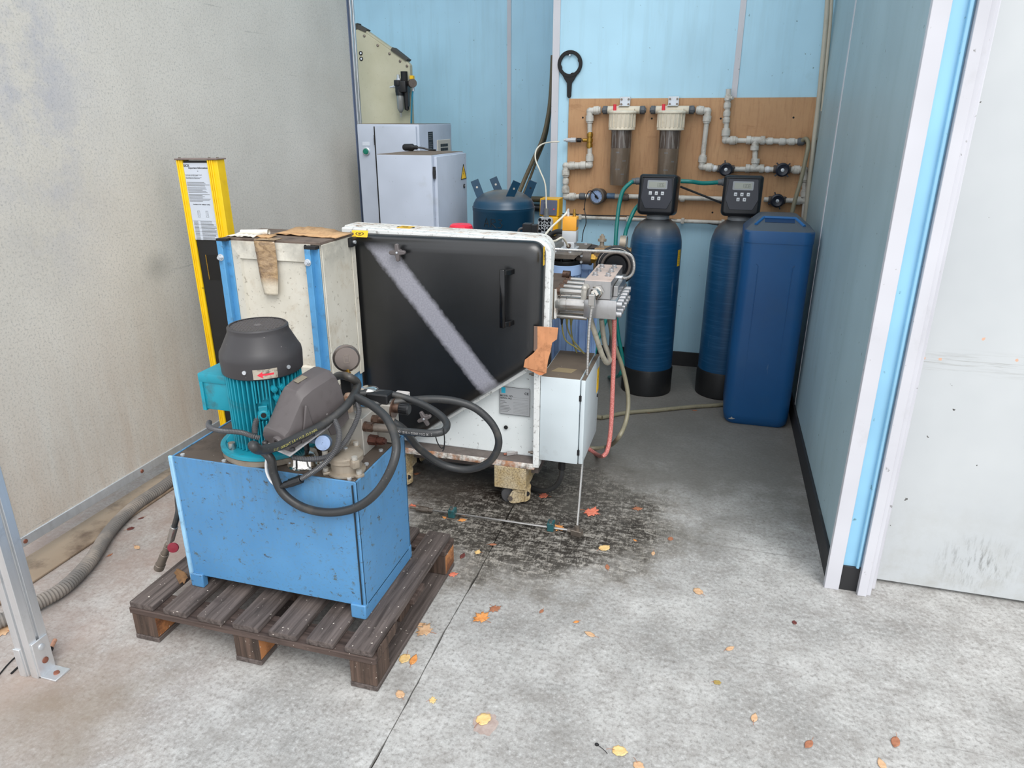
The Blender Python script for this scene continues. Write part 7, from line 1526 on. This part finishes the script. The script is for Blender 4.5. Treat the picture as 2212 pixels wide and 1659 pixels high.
# right-hand run
wr_2 = thing('water_pipework', (0.3, YP, 1.05), 'white plastic pipe run on right of board with dark handwheel valves', 'pipes', 'white pipe runs on the board')
tL = Q((0.1906,4.782,1.4874)); tB = Q((0.2041,4.782,1.3234))
pipe_line(wr_2, [(-0.1606,4.782,1.6581), (-0.1053,4.782,1.6528), (-0.1109,4.782,1.3286), (0.0351,4.782,1.3175)])
pipe_line(wr_2, [(0.0038,4.782,1.7769), (0.015,4.782,1.4858), (0.4625,4.782,1.482)]); pipe_line(wr_2, [tL, tB])
pipe_line(wr_2, [(0.0351,4.782,1.3175), (0.4897,4.782,1.3207), (0.5197,4.782,1.1392), (0.28,4.782,1.1404)])
pipe_line(wr_2, [(0.5182,4.782,1.1502), (0.5284,4.782,1.017)])
for c in (tL, tB):
    m = MB(); m.cyl(c - Vector((0.05, 0, 0)), c + Vector((0.05, 0, 0)), 0.021, n=16)
    for s_ in (-1, 1): m.cyl(c + Vector((s_ * 0.028, 0, 0)), c + Vector((s_ * 0.054, 0, 0)), 0.0255, n=16)
    d = -1 if c is tL else 1
    m.cyl(c, c + Vector((0, 0, d * 0.03)), 0.021, n=16); m.cyl(c + Vector((0, 0, d * 0.03)), c + Vector((0, 0, d * 0.058)), 0.0255, n=16); m.build('tee', PW, wr_2, bevel=0.001)
for p in ((0.0064,4.782,1.7254), (0.0054,4.782,1.684), (0.0076,4.782,1.637), (0.0087,4.782,1.6002)): collar(wr_2, p, (0, 0, 1), 0.026, 0.0165)
m = MB(); p = Q((0.0038,4.782,1.7254)); m.cyl(p + Vector((0, 0, 0)), p + Vector((0, -0.03, 0)), 0.012, n=14); m.cyl(p, p + Vector((0.03, -0.02, 0)), 0.010, n=12); m.build('stop_tap', PW, wr_2)
for p in ((0.2737,4.782,1.4828), (0.3452,4.782,1.4809), (0.3975,4.782,1.4813)): collar(wr_2, p, (1, 0, 0), 0.03, 0.0165)
collar(wr_2, (0.4495,4.782,1.4818), (1, 0, 0), 0.03, 0.017, M_['coupling_grey'], 'grey_union')
for p in ((-0.0344,4.782,1.319), (0.2802,4.782,1.3194), (0.4398,4.782,1.3198)): collar(wr_2, p, (1, 0, 0), 0.018, 0.015, M_['wire_white'], 'locking_clip')
valve(wr_2, (0.0351,4.782,1.3175), 0.2); valve(wr_2, (0.3629,4.782,1.321), 0.75); valve(wr_2, (0.3562,4.782,1.1399), 0.4)
m = MB(); m.tube([(0.4555,4.77,1.4874), (0.4727,4.75,1.4984), (0.4877,4.73,1.468), (0.4829,4.71,1.3959), (0.4715,4.7,1.2643), (0.4537,4.69,1.1572), (0.4392,4.68,1.021)], 0.0125, 12); m.build('drain_hose', M_['hose_olive'], wr_2)
m = MB(); m.torus(frame((0.4742,4.755,1.4906), (0, 1, 0), (0, 0, 1)), 0.017, 0.004, 18, 6); m.build('hose_clip', M_['black_plastic'], wr_2)
# low white pipe with cable along the foot of the board
lp = thing('low_pipe', (-0.3, 4.80, 0.987), 'thin white pipe with black cable along the bottom of board', 'pipe')
zl_ = 0.99
m = MB(); m.cyl((-0.985, 4.79, zl_), (0.30, 4.79, zl_), 0.0125, n=14); m.build('pipe_body', PW, lp)
for xx in (-0.87, -0.55, -0.2, 0.05): m = MB(); m.rbox(xx - 0.01, 4.775, zl_ - 0.016, xx + 0.01, 4.811, zl_ + 0.018, 0.002, 1); m.build('pipe_clip', PW, lp)
m = MB(); m.tube([(-1.04, 4.80, zl_ + 0.02), (-0.8, 4.785, zl_ + 0.016), (-0.5, 4.785, zl_ + 0.020), (-0.25, 4.785, zl_ + 0.008), (0.0, 4.785, zl_ - 0.012), (0.04, 4.785, zl_ - 0.03)], 0.004, 8); m.build('black_cable', M_['black_plastic'], lp)
# cartridge filters
paint('filter_cream', (224, 214, 194), 0.45, dirt=(186, 168, 140), amt=0.3, scale=20); paint('wrap_brown', (112, 97, 82), 0.3, dirt=(92, 78, 64), amt=0.4, scale=10, streak=((160, 148, 134), (40, 40, 6), 0.4)); paint('wrap_clear', (84, 72, 64), 0.08, streak=((216, 212, 206), (60, 60, 5), 0.5))
def cartridge(u, uc, label, mark):
    cx_ = u[0]; zc = u[2]; t = thing('cartridge_filter', (cx_, 4.73, zc), label, 'water filter', 'cartridge filters on the board')
    AA = Matrix.Translation((cx_, 4.718, 0))
    m = MB(); m.lathe([(0.068, zc - 0.066), (0.082, zc - 0.064), (0.082, zc - 0.055), (0.077, zc - 0.050), (0.080, zc + 0.028), (0.086, zc + 0.032), (0.086, zc + 0.042), (0.074, zc + 0.048), (0.0, zc + 0.050)], AA, 48)
    m.cyl((cx_ - 0.10, 4.77, zc + 0.052), (cx_ + 0.10, 4.77, zc + 0.052), 0.024, n=16); m.box(cx_ - 0.07, 4.72, zc + 0.03, cx_ + 0.07, 4.80, zc + 0.06)
    hd_ = m.build('filter_head', M_['filter_cream'], t, bevel=0.0015)
    for k in range(20): m = MB(); m.rbox(0.075, -0.003, zc - 0.050, 0.0832, 0.003, zc + 0.028, 0.001, 1, AA @ Matrix.Rotation(2 * PI * k / 20, 4, 'Z')); m.build('head_rib', M_['filter_cream'], hd_)
    m = MB(); m.lathe([(0.0, zc - 0.40), (0.056, zc - 0.395), (0.061, zc - 0.36), (0.063, zc - 0.16)], AA, 40); ws_ = m.build('wrapped_bowl', M_['wrap_brown'], t)
    m = MB(); m.lathe([(0.0636, zc - 0.17), (0.066, zc - 0.06)], AA, 40); m.build('clear_bowl', M_['wrap_clear'], t)
    m = MB()
    for (zz, a0, n_) in ((zc - 0.20, -1.9, 3), (zc - 0.25, -1.2, 3), (zc - 0.30, -1.9, 4), (zc - 0.33, -1.3, 3)):
        for k in range(n_):
            a = a0 + 0.12 * k; R_ = 0.0632 if zz > zc - 0.3 else 0.0625
            m.add([(cx_ + R_ * math.cos(q), 4.718 + R_ * math.sin(q), h) for q, h in ((a, zz), (a + 0.08, zz), (a + 0.08, zz + 0.008), (a, zz + 0.008))], [(0, 1, 2, 3)])
    m.build('wrap_print', M_['print_grey'], ws_, smooth=0)
    m = MB(); m.box(cx_ - 0.03, 4.79, zc + 0.05, cx_ + 0.034, 4.81, zc + 0.13); m.box(cx_ - 0.03, 4.74, zc + 0.075, cx_ + 0.034, 4.81, zc + 0.079); br_ = m.build('wall_bracket', M_['zinc'], t, bevel=0.001)
    for (a, b_) in ((-0.02, 0.115), (0.024, 0.115), (-0.02, 0.086), (0.024, 0.086)): m = MB(); m.cyl((cx_ + a, 4.79, zc + b_), (cx_ + a, 4.783, zc + b_), 0.007, n=6); m.build('bracket_bolt', M_['steel_dirty'], br_)
    m = MB(); m.cyl((cx_ - 0.05, 4.718, zc + 0.045), (cx_ - 0.05, 4.718, zc + 0.085), 0.010, n=12); m.build('red_button', M_['arrow_red'], hd_, label='red vent button')
    for s_ in (-1, 1):
        m = MB(); m.cyl((cx_ + s_ * 0.098, 4.775, zc + 0.052), (cx_ + s_ * 0.108, 4.775, zc + 0.052), 0.024, n=16); m.cyl((cx_ + s_ * 0.108, 4.775, zc + 0.052), (cx_ + s_ * 0.130, 4.775, zc + 0.052), 0.026, n=10); m.cyl((cx_ + s_ * 0.130, 4.775, zc + 0.052), (cx_ + s_ * 0.137, 4.775, zc + 0.052), 0.0155, n=12); m.build('grey_union', M_['coupling_grey'], t, bevel=0.001)
    return t
cartridge(Vector((-0.6142,4.735,1.6069)), 0, 'brown-wrapped cartridge filter with cream head, left of two on board', 'H2')
cartridge(Vector((-0.317,4.735,1.6074)), 0, 'brown-wrapped cartridge filter with cream head, right of two on board', 'V')
# vertical grey conduits in the corner
cd_ = thing('corner_conduit', (0.50, 4.76, 0.9), 'pair of beige conduits running down the back right wall corner', 'conduit')
m = MB(); m.tube([(0.4716,4.735,2.3617), (0.4905,4.735,2.1341), (0.5039,4.735,1.8736), (0.5132,4.735,1.6517), (0.5177,4.735,1.4214), (0.5251,4.735,1.1822), (0.533,4.735,0.9897)], 0.013, 12); m.build('conduit_pipe', paint('conduit_beige', (186, 180, 164), 0.5, dirt=(150, 140, 120), amt=0.2, scale=10), cd_)
m = MB(); m.tube([(0.4905,4.735,2.3608), (0.5122,4.735,2.1334), (0.526,4.735,1.8732), (0.5383,4.735,1.6517)], 0.010, 12); m.build('conduit_pipe', M_['conduit_beige'], cd_)
for p in ((0.5233,4.8,1.8771), (0.537,4.8,1.4979)): m = MB(); q = Q(p); m.rbox(q.x - 0.022, 4.745, q.z - 0.008, q.x + 0.022, 4.811, q.z + 0.008, 0.002, 1); m.build('pipe_clip', M_['conduit_beige'], cd_)
# filter wrench hanging on a nail
wz = Vector((-0.9748,4.815,1.9318))
fw = thing('filter_wrench', (wz.x, 4.82, wz.z - 0.22), 'black plastic ring spanner hanging on the wall above board', 'wrench')
FW = FRONT((wz.x, 4.826, wz.z))
R0, R1 = 0.079, 0.058
N_ = 48; outer = []; inner = []
for k in range(N_ + 1):
    a = math.radians(-90 + 24) + (2 * PI - math.radians(48)) * k / N_; outer.append((R0 * math.cos(a), R0 * math.sin(a)))
hl = 0.2004
body = outer + [(-0.024, -0.104), (-0.0145, -0.122), (-0.013, -hl + 0.012), (-0.008, -hl + 0.002), (0.008, -hl + 0.002), (0.013, -hl + 0.012), (0.0145, -0.122), (0.024, -0.104)]
M2_ = len(body); inn = []
for (x_, y_) in body:
    a = math.atan2(y_ if y_ > -0.09 else -0.0001 + y_, x_); a = math.atan2(y_, x_); inn.append((R1 * math.cos(a), R1 * math.sin(a)))
m = MB()
# ring part
ro = [(R0 * math.cos(2 * PI * k / 64), R0 * math.sin(2 * PI * k / 64)) for k in range(64)]; ri = [(R1 * math.cos(2 * PI * k / 64) * (0.93 if k % 16 in (2, 3, 4) else 1), R1 * math.sin(2 * PI * k / 64) * (0.93 if k % 16 in (2, 3, 4) else 1)) for k in range(64)]
v = [(x_, y_, z_) for z_ in (0.0, 0.014) for ring in (ro, ri) for x_, y_ in ring]; f = []
for k in range(64):
    k2 = (k + 1) % 64; f += [(k, k2, 64 + k2, 64 + k), (128 + k, 192 + k, 192 + k2, 128 + k2), (k, 128 + k, 128 + k2, k2), (64 + k, 64 + k2, 192 + k2, 192 + k)]
m.add(v, f, FW); m.build('wrench_ring', M_['black_matt'], fw, bevel=0.002)
m = MB(); m.prism([(-0.052, -0.056), (-0.03, -0.092), (-0.0155, -0.112), (-0.013, -hl + 0.012), (-0.008, -hl + 0.003), (0.0, -hl), (0.008, -hl + 0.003), (0.013, -hl + 0.012), (0.0155, -0.112), (0.03, -0.092), (0.052, -0.056), (0.03, -0.068), (0.0, -0.074), (-0.03, -0.068)], 0.012, FW, 0.001); m.build('wrench_handle', M_['black_matt'], fw, bevel=0.002)
m = MB(); m.cyl(FW @ Vector((0, R1 - 0.008, -0.0)), FW @ Vector((0, R1 - 0.008, 0.022)), 0.005, n=10); m.build('nail', M_['zinc'], fw)

# ---------------------------------------------------------------- fallen leaves
def leaf_mat(name, c1, c2):
    n = NT(name); col = n.mix(n.ramp(n.noise(60, 5, 0.6), 0.35, 0.65), L(c1), L(c2)); w = n.noise(1, 4, 0.6, n.coords((90, 400, 50))); col = n.mix(n.ramp(w, 0.55, 0.7, 0, 0.5), col, L(tuple(int(q * 0.72) for q in c1)))
    MATS[name] = n.done(col, 0.6); return MATS[name]
leaf_mat('leaf_orange', (214, 134, 66), (232, 164, 98)); leaf_mat('leaf_tan', (198, 156, 116), (218, 182, 146)); leaf_mat('leaf_red', (216, 112, 86), (234, 142, 116)); leaf_mat('leaf_brown', (152, 96, 70), (180, 122, 90)); leaf_mat('leaf_dark', (92, 44, 42), (112, 58, 52)); leaf_mat('leaf_yellow', (220, 182, 116), (236, 204, 146)); leaf_mat('leaf_olive', (150, 128, 66), (176, 152, 88))
MAPLE = [(0.0, 1.0), (0.08, 0.72), (0.20, 0.74), (0.17, 0.50), (0.40, 0.66), (0.62, 0.62), (0.52, 0.44), (0.70, 0.36), (0.95, 0.22), (0.66, 0.12), (0.60, -0.02), (0.36, -0.06), (0.50, -0.34), (0.26, -0.30), (0.06, -0.36)]
MAPLE = MAPLE + [(-a, b_) for a, b_ in reversed(MAPLE[1:])]
OVAL = [(0.0, 1.0), (0.16, 0.74), (0.32, 0.48), (0.42, 0.18), (0.42, -0.12), (0.34, -0.42), (0.18, -0.66), (0.02, -0.78)]
OVAL = OVAL + [(-a, b_) for a, b_ in reversed(OVAL[1:-1])]
ROUND = [(0.0, 0.9), (0.22, 0.70), (0.40, 0.62), (0.56, 0.36), (0.50, 0.16), (0.60, -0.08), (0.46, -0.32), (0.38, -0.50), (0.16, -0.58), (0.0, -0.52)]
ROUND = ROUND + [(-a, b_) for a, b_ in reversed(ROUND[1:-1])]
rl = random.Random(21)
def leaf(p, size, shape, mat, label, curl=0.25, rot=None, z=0.0):
    rot = rl.uniform(0, 6.28) if rot is None else rot
    o = (p[0], p[1], z); t = thing('fallen_leaf', o, label, 'leaf', 'fallen leaves on the floor')
    M = Matrix.Translation(o) @ Matrix.Rotation(rot, 4, 'Z'); s = size * 0.66; ph = rl.uniform(0, 6)
    def h(x_, y_):
        r = math.hypot(x_, y_); return 0.0015 + s * curl * (0.55 * r * r * (0.6 + 0.4 * math.sin(3 * math.atan2(y_, x_) + ph)) + 0.10 * abs(x_) * 1.5)
    rings = [0.0, 0.4, 0.72, 1.0]; v = [(0, 0, h(0, 0))]; f = []
    N = len(shape)
    for q in rings[1:]:
        for (x_, y_) in shape:
            if q < 1: rr_ = math.hypot(x_, y_); k = q * (0.75 + 0.25 / max(rr_, 0.4) * 0.6) if rr_ > 0.6 else q; x2, y2 = x_ * k, y_ * k
            else: x2, y2 = x_, y_
            v.append((x2 * s, y2 * s, h(x2, y2)))
    for k in range(N): f.append((0, 1 + k, 1 + (k + 1) % N))
    for i in range(2):
        for k in range(N): f.append((1 + i * N + k, 1 + (i + 1) * N + k, 1 + (i + 1) * N + (k + 1) % N, 1 + i * N + (k + 1) % N))
    m = MB(); m.add(v, f, M); ob = m.build('leaf_blade', MATS[mat], t, smooth=60, fix=False)
    md = ob.modifiers.new('thick', 'SOLIDIFY'); md.thickness = 0.0006; md.offset = 1
    yb = min(y_ for _, y_ in shape); m = MB()
    m.tube([M @ Vector((0, yb * s * 0.6, h(0, yb * 0.6) + 0.0006)), M @ Vector((0.02 * s, yb * s * 1.2, 0.004)), M @ Vector((0.12 * s, (yb - 0.55) * s, 0.003))], max(0.0006, size * 0.014), 5, 4); m.build('leaf_stem', MATS['leaf_brown'], t)
    return t
LV = [
 ((-0.6328,1.8959), .060, 'M', 'leaf_orange', 'bright orange maple leaf on the floor right of the joint'),
 ((-0.6129,1.9603), .042, 'M', 'leaf_brown', 'small brown curled leaf just behind the bright orange maple leaf'),
 ((-0.7946,1.7842), .062, 'M', 'leaf_tan', 'large tan crumpled maple leaf beside the pallet right edge'),
 ((-0.8264,1.8089), .032, 'O', 'leaf_tan', 'small oval tan leaf touching the large crumpled one by pallet'),
 ((-0.8117,1.6483), .045, 'R', 'leaf_yellow', 'pale yellow leaf nearest the pallet front right corner'),
 ((-0.7822,1.646), .040, 'O', 'leaf_orange', 'orange-yellow oval leaf paired with the pale one by the pallet'),
 ((-0.8204,2.109), .036, 'M', 'leaf_red', 'small red maple leaf by the rear right pallet block'),
 ((-0.7342,2.3367), .026, 'O', 'leaf_brown', 'tiny brown leaf lying on the far floor joint'),
 ((-0.7705,2.2688), .030, 'M', 'leaf_yellow', 'tiny yellow leaf left of the far floor joint'),
 ((-0.8235,2.2274), .034, 'O', 'leaf_dark', 'dark red oval leaf behind the pallet rear corner'),
 ((-0.3007,2.4327), .050, 'R', 'leaf_yellow', 'pale yellow leaf on the near edge of the oil stain'),
 ((-0.2674,2.3091), .030, 'O', 'leaf_brown', 'brown twisted leaf below the oil stain edge'),
 ((-0.1075,2.4508), .026, 'O', 'leaf_tan', 'tiny light brown leaf right of the oil stain'),
 ((-0.0497,2.5734), .028, 'R', 'leaf_brown', 'tiny brown leaf furthest right of the oil stain'),
 ((-0.1864,2.5239), .016, 'O', 'leaf_orange', 'very tiny orange leaf speck on the right rim of oil stain'),
 ((0.0726,2.2495), .042, 'R', 'leaf_tan', 'tan leaf alone on floor left of the right wall end'),
 ((-0.4485,1.9889), .022, 'O', 'leaf_brown', 'tiny brown leaf to the right of the two maple leaves'),
 ((-0.3219,1.9668), .020, 'O', 'leaf_orange', 'tiny orange leaf in the middle of the open floor'),
 ((-0.2658,1.9177), .036, 'O', 'leaf_tan', 'small tan leaf with long stem mid floor'),
 ((0.1789,1.973), .030, 'O', 'leaf_tan', 'small pale tan leaf on right side of the open floor'),
 ((0.1402,1.8094), .024, 'R', 'leaf_olive', 'tiny olive green leaf on the open floor right'),
 ((0.2447,1.6966), .032, 'O', 'leaf_tan', 'tan leaf in the lower right open floor'),
 ((-0.1128,1.4784), .044, 'R', 'leaf_yellow', 'round yellow leaf at the bottom of the picture centre'),
 ((-0.0558,1.4457), .036, 'R', 'leaf_tan', 'tan leaf cut by the bottom picture edge, right of yellow round one'),
 ((-0.7621,1.5018), .034, 'R', 'leaf_tan', 'tan leaf lying on the near floor joint'),
 ((-0.6656,1.5068), .026, 'M', 'leaf_yellow', 'small yellow leaf right of the near floor joint'),
 ((-0.4983,1.4793), .050, 'R', 'leaf_yellow', 'crumpled yellow leaf lying on the brown glue patch'),
 ((0.3853,1.6431), .034, 'O', 'leaf_brown', 'reddish brown curled leaf in the lower right floor'),
 ((0.6152,1.7162), .040, 'O', 'leaf_brown', 'brown leaf furthest right in the lower floor'),
 ((0.3917,2.1644), .020, 'R', 'leaf_dark', 'tiny dark brown leaf in front of the right wall end'),
 ((0.5648,1.6244), .036, 'O', 'leaf_tan', 'tan leaf at the bottom right edge of the picture'),
 ((-0.4042,2.6959), .078, 'M', 'leaf_red', 'big red maple leaf on the oil stain behind the steel line'),
 ((-0.508,2.5377), .062, 'M', 'leaf_orange', 'orange maple leaf between the floor pipe clamp and end block'),
 ((-0.2079,2.7846), .042, 'M', 'leaf_brown', 'small brown leaf on the right side of the oil stain'),
 ((-0.622,2.7773), .050, 'M', 'leaf_red', 'red leaf on the oil stain under the electric box'),
 ((-0.9157,2.4827), .034, 'M', 'leaf_orange', 'orange leaf right of the left green pipe clamp'),
 ((-0.9913,2.4768), .024, 'O', 'leaf_orange', 'tiny orange leaf left of the left green pipe clamp'),
 ((-1.1575,2.5306), .040, 'M', 'leaf_red', 'red leaf half hidden behind the blue tank edge'),
 ((-1.2655,2.818), .026, 'R', 'leaf_brown', 'tiny brown leaf under the pump cart step'),
 ((-2.145,1.401), .070, 'M', 'leaf_tan', 'tan leaf at the left picture edge below the grey hose'),
 ((-0.27,3.9022), .036, 'O', 'leaf_brown', 'tiny brown leaf by the olive floor hose'),
 ((-0.0082,4.0065), .026, 'O', 'leaf_brown', 'tiny brown leaf in front of the square blue tank'),
 ((-2.0902,1.9304), .034, 'O', 'leaf_tan', 'tan leaf on the floor left of the hose coupling'),
 ((-2.2198,2.0355), .030, 'R', 'leaf_dark', 'dark red flake on the floor beside the grey hose'),
 ((-2.2378,2.1179), .022, 'O', 'leaf_dark', 'dark leaf crumb furthest back beside the grey hose'),
 ((-2.1521,1.8561), .020, 'O', 'leaf_brown', 'brown leaf crumb in the bend of the grey hose'),
 ((0.6702,2.4305), .020, 'O', 'leaf_orange', 'orange leaf scrap at the foot of the right frame post'),
]
SH = {'M': MAPLE, 'O': OVAL, 'R': ROUND}
for p, s, sh_, mt_, lb_ in LV: leaf(p, s, SH[sh_], mt_, lb_, 0.30 if sh_ != 'M' else 0.22)
# dried glue patch on the floor and a dark seed with its stalk
n = NT('glue_patch'); MATS['glue_patch'] = n.done(n.mix(n.ramp(n.noise(40, 5), 0.4, 0.6), L((164, 146, 138)), L((180, 164, 156))), 0.5)
gp = Vector((-0.4889, 1.4716, 0.0))
t = thing('glue_patch', tuple(gp), 'thin brownish dried patch on the floor under a yellow leaf', 'stain')
pol = []; 
for k in range(40):
    a = 2 * PI * k / 40; r = 0.036 * (1 + 0.35 * noise.noise((math.cos(a) * 2, math.sin(a) * 2, 4)) + 0.12 * noise.noise((math.cos(a) * 7, math.sin(a) * 7, 1))); pol.append((gp.x + r * math.cos(a), gp.y + 1.15 * r * math.sin(a)))
m = MB(); m.prism(pol, 0.0008, None, 0.0); m.build('patch_film', M_['glue_patch'], t, smooth=0)
m = MB(); m.prism([(x_ + 0.0005 * 0 + (gp.x - x_) * 0.93, y_ + (gp.y - y_) * 0.93 + 0.02) for x_, y_ in pol], 0.0003, None, 0.0008); m.build('patch_ridge', M_['glue_patch'], t, smooth=0)
t = thing('seed', (-0.168,1.4849,0), 'small black seed with thin curved stalk on the floor', 'seed')
m = MB(); m.lathe([(0.0, -0.006), (0.004, -0.003), (0.0045, 0.001), (0.002, 0.006), (0, 0.007)], Matrix.Translation(Vector((-0.1727,1.4813,0.004))) @ Matrix.Rotation(1.4, 4, 'Y'), 12); m.build('seed_body', M_['black_matt'], t)
m = MB(); m.tube([(-0.17,1.4805,0.004), (-0.1575,1.4739,0.003), (-0.1478,1.4682,0.002), (-0.1404,1.461,0.002)], 0.0009, 5); m.build('seed_stalk', M_['black_matt'], t)
